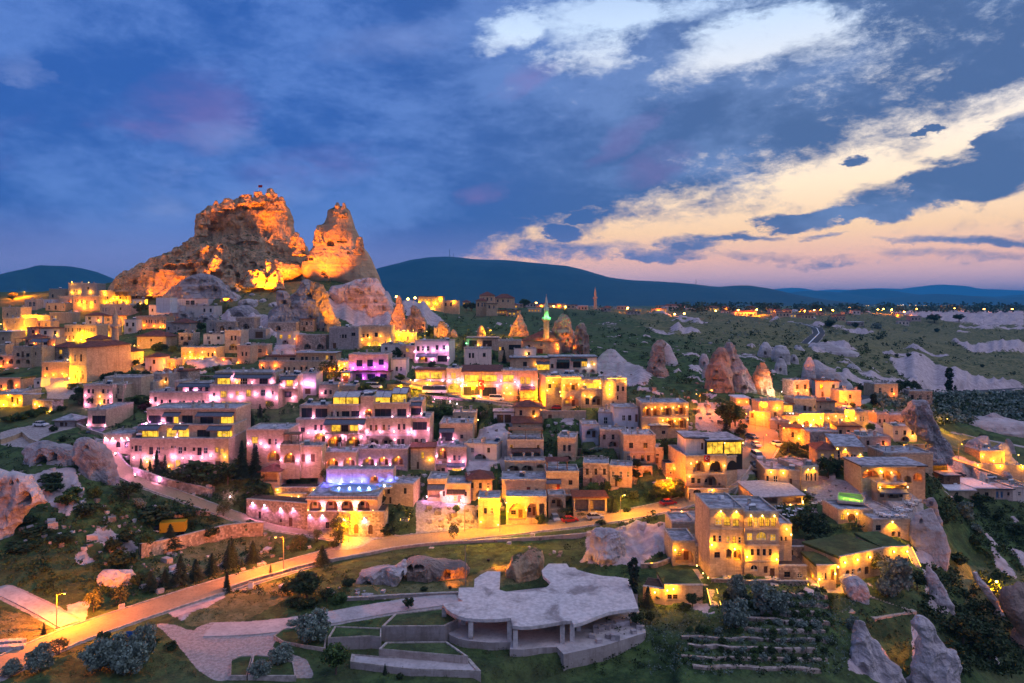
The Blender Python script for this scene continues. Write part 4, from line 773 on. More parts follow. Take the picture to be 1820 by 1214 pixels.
VX = GX.ravel(); VY = GY.ravel()
def pixel_of(H): return UC+F*GX/GY, VH+F*(HC-H)/GY
U_, V_ = pixel_of(HG0)
COVER = np.zeros(HG.shape+(4,), np.float32); COVER[..., 3] = 1
def inpoly(poly):
    r = np.zeros(U_.shape, bool); n = len(poly)
    for k in range(n):
        (x1, y1), (x2, y2) = poly[k], poly[(k+1) % n]
        if y1 == y2: continue
        c = ((y1 > V_) != (y2 > V_)) & (U_ < (x2-x1)*(V_-y1)/(y2-y1)+x1); r ^= c
    return r
def blur(a, n=2):
    a = a.astype(np.float32)
    for _ in range(n):
        p = np.pad(a, 1, 'edge'); a = (p[:-2, 1:-1]+p[2:, 1:-1]+p[1:-1, :-2]+p[1:-1, 2:]+2*p[1:-1, 1:-1])/6
    return a
ROCKP = [[(1578,638),(1645,638),(1700,665),(1746,696),(1640,694),(1600,670)], [(1693,659),(1820,686),(1820,700),(1740,697)], [(1573,557),(1820,556),(1820,584),(1677,575)],
 [(1700,613),(1825,612),(1825,628),(1723,627)], [(1568,621),(1622,632),(1600,636),(1570,630)], [(1435,612),(1480,610),(1525,626),(1446,629)], [(1444,645),(1512,676),(1500,684),(1455,683)], [(1497,658),(1560,688),(1545,694),(1500,672)],
 [(1504,1200),(1521,1110),(1539,1115),(1598,1200)], [(1623,1105),(1645,1102),(1695,1180),(1690,1205),(1620,1205)], [(1616,958),(1655,915),(1692,981),(1684,1020),(1640,1000)], [(1640,1008),(1696,1088),(1684,1100),(1650,1080)],
 [(1757,962),(1815,1040),(1771,1018)], [(1729,1020),(1780,1083),(1760,1062)], [(1790,975),(1825,985),(1825,1030)], [(1048,640),(1110,640),(1160,670),(1150,690),(1080,690)],
 [(826,770),(897,755),(900,810),(862,850),(826,850)], [(900,770),(960,800),(1000,830),(950,850),(890,830)], [(500,585),(560,600),(560,640),(480,640)], [(390,560),(470,560),(500,600),(400,590)], [(180,935),(250,965),(240,985),(160,960)], [(290,1075),(400,1040),(400,1060),(320,1110)],
 [(1240,935),(1150,930),(1040,950),(1040,1010),(1140,1010)], [(560,540),(690,520),(720,600),(640,590)], [(300,640),(360,635),(420,650),(360,660)], [(120,1075),(160,1068),(150,1110),(120,1105)], [(40,850),(80,840),(130,830),(150,880),(120,920)], [(700,540),(760,545),(800,580),(740,580)]]
DIRTP = [[(270,1105),(340,1118),(430,1122),(520,1112),(500,1132),(480,1150),(545,1172),(560,1205),(380,1210),(350,1190),(310,1140)], [(78,672),(125,660),(142,690),(128,708),(85,712)], [(0,768),(60,756),(150,756),(88,772),(62,786),(92,806),(55,800),(0,792)],
 [(1455,740),(1600,745),(1625,765),(1560,785),(1470,775)], [(1640,795),(1700,806),(1825,850),(1825,872),(1740,850),(1650,818)], [(1240,715),(1330,715),(1350,745),(1310,770),(1235,765)], [(1420,840),(1480,850),(1640,880),(1640,925),(1540,925),(1440,890)], [(1440,700),(1500,695),(1560,700),(1550,720),(1460,740)],
 [(840,940),(960,930),(960,950),(850,962)], [(1000,915),(1160,890),(1180,905),(1000,935)], [(600,920),(640,930),(720,945),(700,960),(600,958)], [(255,640),(300,650),(330,672),(300,690),(250,680)], [(740,880),(850,900),(850,950),(740,945)]]
DRYP = [[(1480,572),(1700,598),(1720,610),(1500,588)], [(1500,598),(1700,618),(1690,630),(1480,612)], [(1290,575),(1420,580),(1420,598),(1280,590)], [(1150,575),(1260,590),(1240,600),(1130,585)], [(1560,606),(1690,628),(1640,634),(1540,615)], [(310,955),(480,930),(545,955),(480,975),(330,990)], [(310,1080),(480,1030),(530,1055),(420,1110),(330,1112)], [(620,1035),(800,1035),(960,980),(960,1030),(820,1060),(620,1065)], [(380,505),(560,500),(600,560),(420,560)], [(0,1085),(70,1100),(110,1110),(60,1150),(0,1160)], [(1640,770),(1720,775),(1800,800),(1700,800)], [(1700,1000),(1820,1020),(1820,1140),(1720,1080)], [(260,1000),(330,985),(480,960),(480,985),(300,1060)]]
LAWNP = [[(1390,945),(1440,945),(1450,970),(1390,975)], [(1465,957),(1568,947),(1613,967),(1568,977),(1492,994)], [(1177,1007),(1225,999),(1249,1038),(1177,1040)], [(1243,1003),(1288,1005),(1284,1034),(1262,1034)], [(1300,1003),(1360,1020),(1360,1036),(1320,1036)], [(1640,930),(1700,930),(1760,1000),(1720,1040)]]
RK = blur(sum(inpoly(p) for p in ROCKP) > 0, 4); DT = blur(sum(inpoly(p) for p in DIRTP) > 0, 4); DY = blur(sum(inpoly(p) for p in DRYP) > 0, 4); LW = blur(sum(inpoly(p) for p in LAWNP) > 0, 1)
# bare tuff that breaks through the grass of the far valley
nz_ = fbm(GX/38, GY/70, 1.0, 4); band = np.clip((GY-270)/120, 0, 1)*np.clip((2200-GY)/800, 0, 1)*np.clip((GX-20)/120, 0, 1)
RK = np.maximum(RK, band*np.clip((nz_-0.66)*5, 0, 1)*0.9)
near_rock = fbm(GX/9+40, GY/9, 2.0, 4)*(GY < 420)
RK = np.maximum(RK, np.clip((near_rock-0.8)*4, 0, 0.8)*(GY < 420))
# relief
flat_ = np.clip(DT+LW, 0, 1)
rough_ = (1-flat_)*np.clip((GY-95)/40, 0.25, 1)
HG = HG+(fbm(GX/11, GY/11, 0.5, 4)*0.6+ridged(GX/3.1, GY/3.1, 2.2, 3)*0.16)*rough_
far_ = np.clip((GY-260)/300, 0, 1)*np.clip((GX+60+GY*0.05)/100, 0, 1)
amp_ = far_*np.clip(GY/170, 0, 9)*np.clip((3000-GY)/1500, 0, 1)
HG = HG+(ridged(GX/55+3, GY/95, 0.2, 4)*0.55-0.15)*amp_*1.0
HG = HG+RK*(ridged(GX/(7*np.clip(GY/250, .8, 3)), GY/(12*np.clip(GY/250, .8, 3)), 3.0, 4)*1.1+0.1)*np.clip(GY/160, 0.7, 4)*(1-DT)
terr_ = np.clip(1-np.abs(U_-1350)/150, 0, 1)*np.clip((V_-1075)/20, 0, 1)      # vineyard terraces in front of the right-hand gardens
terr2 = np.clip(1-np.abs(U_-110)/130, 0, 1)*np.clip((V_-850)/20, 0, 1)*np.clip((1050-V_)/20, 0, 1)
for tm, st in ((terr_, 1.1), (terr2, 1.6)):
    stp = np.floor(HG0/st)*st+np.clip((HG0/st-np.floor(HG0/st)-0.75)*4, 0, 1)*st
    HG = HG+(stp-HG0)*np.clip(tm*2, 0, 1)*0.8
# carve the roads and pave the building plots
RD = np.zeros(HG.shape, np.float32)
for r in ROADS:
    P = r['P']; Q = P[::3]
    x0, x1, y0, y1 = P[:, 0].min()-12, P[:, 0].max()+12, P[:, 1].min()-12, P[:, 1].max()+12
    sel = np.where((GX > x0) & (GX < x1) & (GY > y0) & (GY < y1))
    gx, gy = GX[sel], GY[sel]; best = np.full(gx.shape, 1e9); bz = np.zeros(gx.shape)
    for a, b_ in zip(Q, Q[1:]):
        dx, dy = b_[0]-a[0], b_[1]-a[1]; L2 = dx*dx+dy*dy+1e-9
        t = np.clip(((gx-a[0])*dx+(gy-a[1])*dy)/L2, 0, 1); d = np.hypot(gx-a[0]-t*dx, gy-a[1]-t*dy)
        k = d < best; best = np.where(k, d, best); bz = np.where(k, a[2]+t*(b_[2]-a[2]), bz)
    hw = r['w']/2; wgt = np.clip(1-(best-hw-1.2)/5.0, 0, 1); wgt = wgt*wgt*(3-2*wgt)
    HG[sel] = HG[sel]*(1-wgt)+(bz-0.18)*wgt
    RD[sel] = np.maximum(RD[sel], np.clip(1-(best-hw-0.3)/1.0, 0, 1))
OCC = RD > 0.05
for sp in SPECS:
    c, s = math.cos(sp['th']), math.sin(sp['th'])
    dx, dy = GX-sp['x0'], GY-sp['y0']; lx = dx*c+dy*s; ly = -dx*s+dy*c
    ins = (lx > -1.2) & (lx < sp['w']+1.2) & (ly > -0.6) & (ly < sp['d']+1.5)
    top = sp['z0']-0.15 if sp['roof'] != 'none' or sp['d'] > 4 else sp['z0']+sp['h']*0.75
    HG = np.where(ins, np.minimum(HG, top), HG); OCC |= ins
    fr = (lx > -0.5) & (lx < sp['w']+0.5) & (ly > -5.0) & (ly <= -0.6)
    HG = np.where(fr, np.minimum(HG, sp['z0']+0.1+(-0.6-ly)*0.05), HG)
low_ = blur(inpoly([(840,1215),(905,1182),(930,1176),(1012,1166),(1150,1127),(1200,1135),(1200,1215)]), 6); HG = HG-low_*2.4
COVER[..., 0] = RK*(1-LW); COVER[..., 1] = np.maximum(DT, RD*0.8); COVER[..., 2] = np.maximum(DY, band*.56)
V = np.stack([GX.ravel(), GY.ravel(), HG.ravel()], 1)
me = gridmesh('terrain', V, NS, len(YR), 'terrain')
at = me.attributes.new('cover', 'FLOAT_COLOR', 'POINT'); at.data.foreach_set('color', COVER.reshape(-1, 4).ravel())
terrain = link('terrain', me); tag(terrain, kind='structure')
def place(u, v): return hit(u, v, HG)
def strip(name, P, offs, zs, m, kind='structure'):
    T = np.gradient(P[:, :2], axis=0); T /= np.linalg.norm(T, axis=1)[:, None]+1e-9
    Nn = np.stack([T[:, 1], -T[:, 0]], 1); rows = []
    for k in range(len(P)):
        for o, z in zip(offs, zs): rows.append((P[k, 0]+Nn[k, 0]*o, P[k, 1]+Nn[k, 1]*o, P[k, 2]+z))
    me = gridmesh(name, rows, len(offs), len(P), m, smooth=False)
    ul = me.uv_layers.new(name='UVMap')
    o = link(name, me); tag(o, kind=kind); return o
for r in ROADS:
    h = r['w']/2
    strip(r['name'], r['P'], [-h-0.05, -h, -h/3, h/3, h, h+0.05], [-0.8, 0.02, 0.06, 0.06, 0.02, -0.8], r['m'])
    if r['kerb']:
        for sgn in (-1, 1):
            a = sgn*h
            strip('kerb', r['P'], [a-.02*sgn, a-.02*sgn, a+.32*sgn, a+.32*sgn], [-0.5, 0.15, 0.15, -0.8], 'parapet')
# painted centre line of the far highway
hw_ = [r for r in ROADS if r['name'] == 'highway'][0]
strip('road_marking', hw_['P'], [-0.45, 0.45], [0.075, 0.075], 'white_paint')
# far ground and mountains
me = bpy.data.meshes.new('plain'); S_ = 70000
me.from_pydata([(-6900, 6880, 37), (6900, 6880, 37), (S_, 62000, 30), (-S_, 62000, 30), (-S_, 6880, 30), (S_, 6880, 30)], [], [(0, 1, 2, 3), (0, 3, 4), (1, 5, 2)]); me.materials.append(MATS['hill'])
tag(link('plain', me), kind='structure')
me = bpy.data.meshes.new('outer_ground'); me.from_pydata([(-7000, -3000, -16), (7000, -3000, -16), (7000, 6900, -16), (-7000, 6900, -16)], [], [(0, 1, 2, 3)]); me.materials.append(MATS['hill'])
tag(link('outer_ground', me), kind='structure')
def mountain(prof, D, dep, seed, rough=0.10, base=36):
    pu = np.array([p[0] for p in prof], float); pv = np.array([p[1] for p in prof], float)
    nx, ny = 260, 60
    u = np.linspace(pu[0], pu[-1], nx); k = np.linspace(-1, 1, ny)
    # smooth the surveyed skyline
    hv = np.interp(u, pu, pv); ker = np.hanning(13); ker /= ker.sum(); hv = np.convolve(np.pad(hv, 6, 'edge'), ker, 'valid')
    H = (VH-hv)/F*D+HC-base
    Ug, K = np.meshgrid(u, k); Hg = np.repeat(H[None], ny, 0)
    shape = np.exp(-(K*1.7)**2)-math.exp(-1.7**2); shape = np.clip(shape/(1-math.exp(-1.7**2)), 0, 1)
    X = (Ug-UC)/F*D; Y = D+K*dep
    gul = ridged(X/dep*3.2+seed, Y/dep*2.0, seed, 4)
    Zz = base-6+(Hg+6)*shape*(1+rough*(gul-0.4)*np.minimum(1, np.abs(K)*4))
    me = gridmesh('mountain', np.stack([X.ravel(), Y.ravel(), Zz.ravel()], 1), nx, ny, 'hill')
    tag(link('mountain', me), kind='structure')
mountain([(560,548),(640,520),(675,484),(700,474),(735,462),(760,457),(800,456),(850,461),(900,462),(950,467),(1000,472),(1040,481),(1075,492),(1120,498),(1170,501),(1220,504),(1270,511),(1300,508),(1325,511),(1350,520),(1390,529),(1420,536),(1450,546)], 7600, 3000, 1.0)
mountain([(-120,548),(-40,526),(0,512),(20,505),(60,503),(80,495),(100,481),(118,472),(136,476),(152,484),(170,497),(200,510),(260,520),(330,535),(400,548)], 6200, 2200, 2.0)
mountain([(1290,548),(1340,530),(1370,518),(1400,521),(1440,516),(1470,519),(1490,525),(1515,517),(1535,513),(1560,515),(1600,524),(1660,528),(1720,526),(1760,530),(1820,524),(1900,520),(1980,530),(2100,548)], 13500, 3500, 3.0, .07)
mountain([(1480,548),(1560,533),(1620,526),(1658,522),(1700,527),(1740,534),(1780,533),(1820,528),(1900,526),(2000,548)], 10500, 2500, 5.0, .07)
mountain([(1250,545),(1330,525),(1375,514),(1410,511),(1440,518),(1480,514),(1500,516),(1560,512),(1600,515),(1640,509),(1672,505),(1705,512),(1760,515),(1820,518),(1950,520),(2100,540)], 26000, 6000, 4.0, .05)
mountain([(-900,545),(-600,520),(-300,525),(-100,515),(100,520),(300,520),(500,515),(700,520),(1000,520),(1300,525),(1500,523),(1800,522),(2200,518),(2700,540)], 42000, 7000, 6.0, .05)
HAZE = 6.5e-5
def haze():
    me = bpy.data.meshes.new('haze'); x, y0, y1, z0, z1 = 72000, -3200, 63000, -18, 640
    me.from_pydata([(-x, y0, z0), (x, y0, z0), (x, y1, z0), (-x, y1, z0), (-x, y0, z1), (x, y0, z1), (x, y1, z1), (-x, y1, z1)], [], [(3, 2, 1, 0), (4, 5, 6, 7), (0, 1, 5, 4), (1, 2, 6, 5), (2, 3, 7, 6), (3, 0, 4, 7)])
    m = bpy.data.materials.new('haze'); m.use_nodes = True; t = m.node_tree; t.nodes.clear()
    o_ = t.nodes.new('ShaderNodeOutputMaterial'); p = t.nodes.new('ShaderNodeVolumePrincipled'); p.inputs['Density'].default_value = HAZE; p.inputs['Color'].default_value = (0.07, 0.55, 1.0, 1)
    t.links.new(p.outputs[0], o_.inputs['Volume']); me.materials.append(m)
    tag(link('haze', me), kind='stuff')
haze()
# ------------------------------------------------------------------ buildings
ARCH = 'aAnN'
DEEP = {'w': .2, 'W': .2, 'a': .25, 'A': .25, 'd': .22, 'g': .3, 'G': .3, 'n': 1.9, 'N': 1.9, 'r': 2.2, 'R': 2.2}
def arch_pts(x0, x1, z0, z1, n=8):
    r = (x1-x0)/2; rz = min(r*1.05, (z1-z0)*0.62); zs = z1-rz; cx = (x0+x1)/2
    return zs, [(cx-r*math.cos(PI*k/n), zs+rz*math.sin(PI*k/n)) for k in range(n+1)]
def facade(mb, T, w, zlo, h, ops, m, dmax):
    """wall sheet with real openings; T maps (along, in, up) to the body"""
    xs = sorted({0.0, w} | {min(max(x, 0), w) for o in ops for x in (o[1], o[2])})
    zs = sorted({zlo, h} | {min(max(z, zlo), h) for o in ops for z in (o[3], o[4])})
    for xa, xb in zip(xs, xs[1:]):
        if xb-xa < 1e-4: continue
        run = None
        for za, zb in zip(zs, zs[1:]):
            cx, cz = (xa+xb)/2, (za+zb)/2
            if any(o[1] < cx < o[2] and o[3] < cz < o[4] for o in ops):
                if run: mb.poly([T(xa, 0, run[0]), T(xb, 0, run[0]), T(xb, 0, run[1]), T(xa, 0, run[1])], m, [(xa, run[0]), (xb, run[0]), (xb, run[1]), (xa, run[1])]); run = None
                continue
            run = (run[0], zb) if run else (za, zb)
        if run: mb.poly([T(xa, 0, run[0]), T(xb, 0, run[0]), T(xb, 0, run[1]), T(xa, 0, run[1])], m, [(xa, run[0]), (xb, run[0]), (xb, run[1]), (xa, run[1])])
    for kind, x0, x1, z0, z1 in ops:
        d = min(DEEP[kind[0]], dmax-0.3)
        if kind[0] in ARCH or kind in ('da', 'NA'):
            s_, ap = arch_pts(x0, x1, z0, z1)
            for (ax, az), (bx, bz) in zip(ap, ap[1:]):
                mb.poly([T(ax, 0, az), T(bx, 0, bz), T(bx, 0, z1+1e-3), T(ax, 0, z1+1e-3)], m, [(ax, az), (bx, bz), (bx, z1), (ax, z1)])
                mb.poly([T(ax, 0, az), T(ax, d, az), T(bx, d, bz), T(bx, 0, bz)], m)
            zt = s_
        else:
            zt = z1
            mb.poly([T(x0, 0, z1), T(x0, d, z1), T(x1, d, z1), T(x1, 0, z1)], m)
        mb.poly([T(x0, 0, z0), T(x0, d, z0), T(x0, d, zt), T(x0, 0, zt)], m)
        mb.poly([T(x1, d, z0), T(x1, 0, z0), T(x1, 0, zt), T(x1, d, zt)], m)
        mb.poly([T(x0, d, z0), T(x0, 0, z0), T(x1, 0, z0), T(x1, d, z0)], m)
        if kind[0] in 'nNrR' and kind != 'NA':
            mb.poly([T(x0-.02, d, z0-.02), T(x1+.02, d, z0-.02), T(x1+.02, d, z1+.02), T(x0-.02, d, z1+.02)], m, [(x0, z0), (x1, z0), (x1, z1), (x0, z1)])
MC = {}
def window_meshes(w, h, arch, nm, nt, frame):
    key = ('w', round(w, 1), round(h, 1), arch, nm, nt, frame)
    if key in MC: return MC[key]
    W, H = max(.3, key[1]), max(.3, key[2]); t = 0.07; mb = MB()
    if arch:
        zs, ap = arch_pts(0, W, 0, H)
        for (ax, az), (bx, bz) in zip(ap, ap[1:]):
            c = Vector((W/2, zs)); ia = c+(Vector((ax, az))-c)*(1-2*t/W); ib = c+(Vector((bx, bz))-c)*(1-2*t/W)
            mb.poly([(ax, -.06, az), (ia[0], -.06, ia[1]), (ib[0], -.06, ib[1]), (bx, -.06, bz)], frame)
        top = zs
    else:
        mb.box(0, W, -.06, .02, H-t, H, frame); top = H
    mb.box(0, t, -.06, .02, 0, top, frame, 'b'); mb.box(W-t, W, -.06, .02, 0, top, frame, 'b'); mb.box(t, W-t, -.06, .02, 0, t, frame)
    for k in range(1, nm): x = W*k/nm; mb.box(x-.03, x+.03, -.05, .02, t, (H-t if arch else top-t)*(.97 if arch else 1), frame, 'tb')
    for k in range(1, nt): z = top*k/nt; mb.box(t, W-t, -.045, .02, z-.03, z+.03, frame, 'lr')
    if not arch: mb.box(-.08, W+.08, -.24, -.06, -.1, .0, 'trim')
    fm = mb.mesh('window')
    def pane(m):
        p = MB()
        if arch:
            zs, ap = arch_pts(0, W, 0, H); p.poly([(0, 0.03, 0), (W, 0.03, 0)]+[(x, 0.03, z) for x, z in reversed(ap)], m)
        else: p.poly([(0, 0.03, 0), (W, 0.03, 0), (W, 0.03, H), (0, 0.03, H)], m)
        return p.mesh('pane')
    MC[key] = (fm, {}, pane, W, H); return MC[key]
def add_window(par, T, rz, x0, x1, z0, z1, d, glass, arch=False, nm=2, nt=2, frame='frame_brown', name='window'):
    w, h = x1-x0, z1-z0; fm, pc, mk, W, H = window_meshes(w, h, arch, nm, nt, frame)
    if glass not in pc: pc[glass] = mk(glass)
    o = link(name, fm, par, T(x0, d-.06, z0), (0, 0, rz)); o.scale = (w/W, 1, h/H)
    link('pane', pc[glass], o)
    return o
def add_door(par, T, rz, x0, x1, z0, z1, d, arch=False, col=None):
    col = col or rnd.choice(['door_brown', 'door_brown', 'frame_brown']); w, h = x1-x0, z1-z0
    key = ('d', round(w, 1), round(h, 1), arch, col)
    if key not in MC:
        W, H = max(.4, key[1]), max(.6, key[2]); mb = MB()
        if arch:
            zs, ap = arch_pts(0, W, 0, H); mb.poly([(0, 0, 0), (W, 0, 0)]+[(x, 0, z) for x, z in reversed(ap)], col); top = zs
        else: mb.poly([(0, 0, 0), (W, 0, 0), (W, 0, H), (0, 0, H)], col); top = H
        for k in range(2):
            a = W*(k*.5+.08); b_ = W*(k*.5+.42)
            mb.box(a, b_, -.04, 0, top*.1, top*.45, col, 'k'); mb.box(a, b_, -.04, 0, top*.55, top*.92, col, 'k')
        hb = MB(); hb.box(W*.46, W*.54, -.09, -.01, top*.45, top*.55, 'iron')
        MC[key] = (mb.mesh('door'), hb.mesh('handle'), W, H)
    dm, hm, W, H = MC[key]
    o = link('door', dm, par, T(x0, d-.04, z0), (0, 0, rz)); o.scale = (w/W, 1, h/H); link('handle', hm, o); return o
def lamp_mesh(k, up=False):
    key = ('lamp', k)
    if key not in MC:
        mb = MB(); mb.box(-.09, .09, -.02, .1, -.1, .1, 'iron'); mb.box(-.05, .05, -.2, -.02, -.06, -.02, 'iron')
        b_ = MB(); b_.lathe([(0.02, -.2), (.12, -.12), (.15, 0), (.12, .12), (.02, .2)], 'bulb_'+k, 8, 0, -.26)
        MC[key] = (mb.mesh('wall_lamp'), b_.mesh('bulb'))
    return MC[key]
LPOW = {'p': 260, 'y': 215, 'o': 215, 'v': 230, 'g': 250, 'b': 300, 'k': 130, 'r': 110}
def wall_lamp(par, T, rz, x, z, kind, mult=1.0, off=.0):
    k = kind.lower(); fm, bm = lamp_mesh(k)
    o = link('wall_lamp', fm, par, T(x, -.1+off, z), (0, 0, rz)); link('bulb', bm, o)
    e = LPOW[k]*mult*rnd.uniform(.55, 1.4)
    if kind.isupper(): point('lamp_light', (0, -.5, -.1), LCOL[k], e*1.6, o, .06, 120, (0, .35, -1))
    else: point('lamp_light', (0, -.62, .05), LCOL[k], e, o, .08)
    return o
def roof_clutter(par, w, d, h, n, wall):
    for i in range(n):
        x = rnd.uniform(.8, max(.9, w-.8)); y = rnd.uniform(1.2, max(1.3, d-.8)); k = rnd.choice('cctavd')
        mb = MB()
        if k == 'c':
            s_ = rnd.uniform(.25, .4); hh = rnd.uniform(.9, 1.7)
            mb.box(-s_, s_, -s_, s_, 0, hh, 'parapet', 'b'); mb.box(-s_-.1, s_+.1, -s_-.1, s_+.1, hh+.14, hh+.24, 'parapet'); mb.box(-s_*.6, s_*.6, -s_*.6, s_*.6, hh, hh+.14, 'roof_dark', 'tb'); nm = 'chimney'
        elif k == 't':
            mb.tube((-.7, .3, 1.1), (.7, .3, 1.1), .28, .28, 'white_paint', 10); mb.tube((.7, .3, 1.1), (-.7, .3, 1.1), .28, .28, 'white_paint', 3)
            mb.poly([(-.7, -1.0, .15), (.7, -1.0, .15), (.7, .2, .95), (-.7, .2, .95)], 'pane_dark')
            for q in (-.6, .6): mb.box(q-.04, q+.04, .2, .3, 0, .9, 'iron')
            nm = 'water_heater'
        elif k == 'a': mb.box(-.45, .45, -.2, .2, .08, .75, 'white_paint'); mb.lathe([(.001, 0), (.24, 0)], 'iron', 10); nm = 'air_conditioner'
        elif k == 'v': mb.tube((0, 0, 0), (0, 0, 1.0), .1, .1, 'pole', 8); mb.lathe([(.22, 1.0), (.0, 1.25)], 'pole', 8); nm = 'vent_pipe'
        else:
            mb.tube((0, 0, 0), (0, 0, .7), .035, .035, 'pole', 5); mb.lathe([(.0, .75), (.28, .82), (.42, .98)], 'white_paint', 10); nm = 'satellite_dish'
        link(nm, mb.mesh(nm), par, (x, y, h+.01), (0, 0, rnd.uniform(-.5, .5)))
def railing(mb, x0, x1, y0, z, h=.9, step=1.0, m='iron', depth=0):
    n = max(1, int((x1-x0)/step))
    for k in range(n+1):
        x = x0+(x1-x0)*k/n; mb.box(x-.025, x+.025, y0-.025, y0+.025, z, z+h, m, 'b')
    mb.box(x0, x1, y0-.03, y0+.03, z+h, z+h+.06, m); mb.box(x0, x1, y0-.02, y0+.02, z+h*.5, z+h*.5+.04, m)
    if depth:
        for x in (x0, x1): mb.box(x-.03, x+.03, y0+.03, y0+depth, z+h, z+h+.06, m)
ROOTS = {}
def build(sp):
    w, h, d = sp['w'], sp['h'], sp['d']; wall = sp['wall']
    if sp['into']:
        R = ROOTS[sp['into']]; Rm = Matrix.Translation(R.location) @ Matrix.Rotation(R.rotation_euler.z, 4, 'Z')
        M = Rm.inverted() @ (Matrix.Translation((sp['x0'], sp['y0'], sp['z0'])) @ Matrix.Rotation(sp['th'], 4, 'Z'))
    else:
        R = empty(sp['name'], (sp['x0'], sp['y0'], sp['z0']), sp['th'], sp['label'], sp['cat'], sp['group'])
        M = Matrix.Identity(4)
        if sp['key']: ROOTS[sp['key']] = R
    rzM = M.to_euler().z
    ops = []
    for o in sp['open']:
        k, xa, xb, za, zb = o; xa = max(.05, xa); xb = min(w-.05, xb); zb = min(zb, h-.06)
        if xb-xa > .2 and zb-za > .2: ops.append((k, xa, xb, za, zb))
    mb = MB(); TF = lambda x, y, z: tuple(M @ Vector((x, y, z)))
    facade(mb, TF, w, -sp['fd'], h, ops, wall, d)
    side = {}
    for nm, T2, ww, rz2, spec in (('sr', lambda x, y, z: tuple(M @ Vector((w-y, x, z))), d, PI/2, sp['sr']), ('sl', lambda x, y, z: tuple(M @ Vector((y, d-x, z))), d, -PI/2, sp['sl'])):
        so = []
        if spec:
            r_, c_ = (int(q) for q in spec.split('x'))
            for i in range(r_):
                for j in range(c_):
                    cx = ww*(j+.5)/c_; cz = h*(i+.5)/r_+rnd.uniform(-.1, .1); so.append(('w', cx-.42, cx+.42, cz-.65, cz+.65))
        facade(mb, T2, ww, -sp['fd'], h, so, wall, 3); side[nm] = (T2, rz2, so)
    mb.poly([TF(w, d, -sp['fd']), TF(0, d, -sp['fd']), TF(0, d, h), TF(w, d, h)], wall)
    roof = sp['roof']
    rb = MB(); tall = []
    def rbox(x0, x1, y0, y1, z0, z1, m, skip=''):
        n0 = len(rb.v); rb.box(x0, x1, y0, y1, z0, z1, m, skip)
        rb.v[n0:] = [TF(*p) for p in rb.v[n0:]]
    def rpoly(pts, m):
        rb.poly([TF(*p) for p in pts], m, None)
    if roof in ('flat', 'none', 'lawn'):
        if roof == 'none': rbox(-.05, w+.05, -.08, min(d, .7), h+.002, h+.16, 'parapet'); rbox(0, w, min(d, .7), d, h-.35, h-.05, 'soil', 'b')
        elif roof == 'lawn': rbox(-.1, w+.1, -.12, .3, h+.002, h+.28, 'parapet'); rbox(-.1, w+.1, .3, d+.5, h-.3, h+.2, 'terrain', 'b')
        else:
            rm = 'roof_grey'
            rpoly([(.25, .25, h+.05), (w-.25, .25, h+.05), (w-.25, d-.25, h+.05), (.25, d-.25, h+.05)], rm)
            pz = h+rnd.uniform(.3, .55)
            rbox(-.08, w+.08, -.1, .25, h+.002, pz, 'parapet'); rbox(-.08, w+.08, d-.25, d+.08, h+.002, pz, 'parapet')
            rbox(-.08, .25, .25, d-.25, h+.002, pz, 'parapet'); rbox(w-.25, w+.08, .25, d-.25, h+.002, pz, 'parapet')
    elif roof.startswith('slab'):
        m = {'slab': 'roof_dark', 'slabred': 'rust', 'slabwhite': 'roof_white'}[roof]
        rbox(-.4, w+.4, -.6, d+.3, h+.002, h+.3, m); rbox(-.3, w+.3, -.5, d+.2, h+.302, h+.36, 'roof_grey' if roof == 'slab' else m)
    elif roof.startswith('hip'):
        m = {'hipred': 'roof_red', 'hipgrey': 'roof_grey'}[roof]; o_ = .7; rh = min(w, d)*.27
        a, b_, c_, e_ = (-o_, -o_, h+.05), (w+o_, -o_, h+.05), (w+o_, d+o_, h+.05), (-o_, d+o_, h+.05)
        if w > d: p, q = (d/2, d/2, h+rh), (w-d/2, d/2, h+rh); F4 = [[a, b_, q, p], [c_, e_, p, q], [b_, c_, q], [e_, a, p]]
        else: p, q = (w/2, w/2, h+rh), (w/2, d-w/2, h+rh); F4 = [[b_, c_, q, p], [e_, a, p, q], [a, b_, p], [c_, e_, q]]
        for f in F4: rpoly(f, m)
        rpoly([e_, c_, b_, a], 'wood'); rbox(-o_, w+o_, -o_-.02, -o_+.1, h-.06, h+.1, 'wood')
    elif roof.startswith('mono'):
        m = {'monored': 'roof_red', 'monogrey': 'roof_grey', 'monopale': 'roof_pale'}[roof]; rh = 1.6
        rpoly([(-.4, -.6, h+.1), (w+.4, -.6, h+.1), (w+.4, d+.3, h+rh), (-.4, d+.3, h+rh)], m); rpoly([(-.4, d+.3, h+rh-.2), (w+.4, d+.3, h+rh-.2), (w+.4, -.6, h-.1), (-.4, -.6, h-.1)], 'wood')
        rbox(-.4, w+.4, -.64, -.6, h-.1, h+.1, m)
        for x in (0, w): rpoly([(x, 0, h), (x, d, h), (x, d, h+rh-.2)], wall)
    elif roof == 'glass':
        for k in range(2):
            a, b_ = w*k/2+.08, w*(k+1)/2-.08
            rpoly([(a, -.1, h+.02), (b_, -.1, h+.02), (b_, d*.55, h+1.3), (a, d*.55, h+1.3)], 'roof_pale')
        rpoly([(0, -.12, h+.0), (w, -.12, h+.0), (w, d*.6, h+1.28), (0, d*.6, h+1.28)], 'darkmetal'); rbox(0, w, d*.6, d, h-.1, h+1.27, 'darkmetal')
    link('wall', mb.mesh('wall'), R)
    if rb.v: link('roof', rb.mesh('roof'), R)
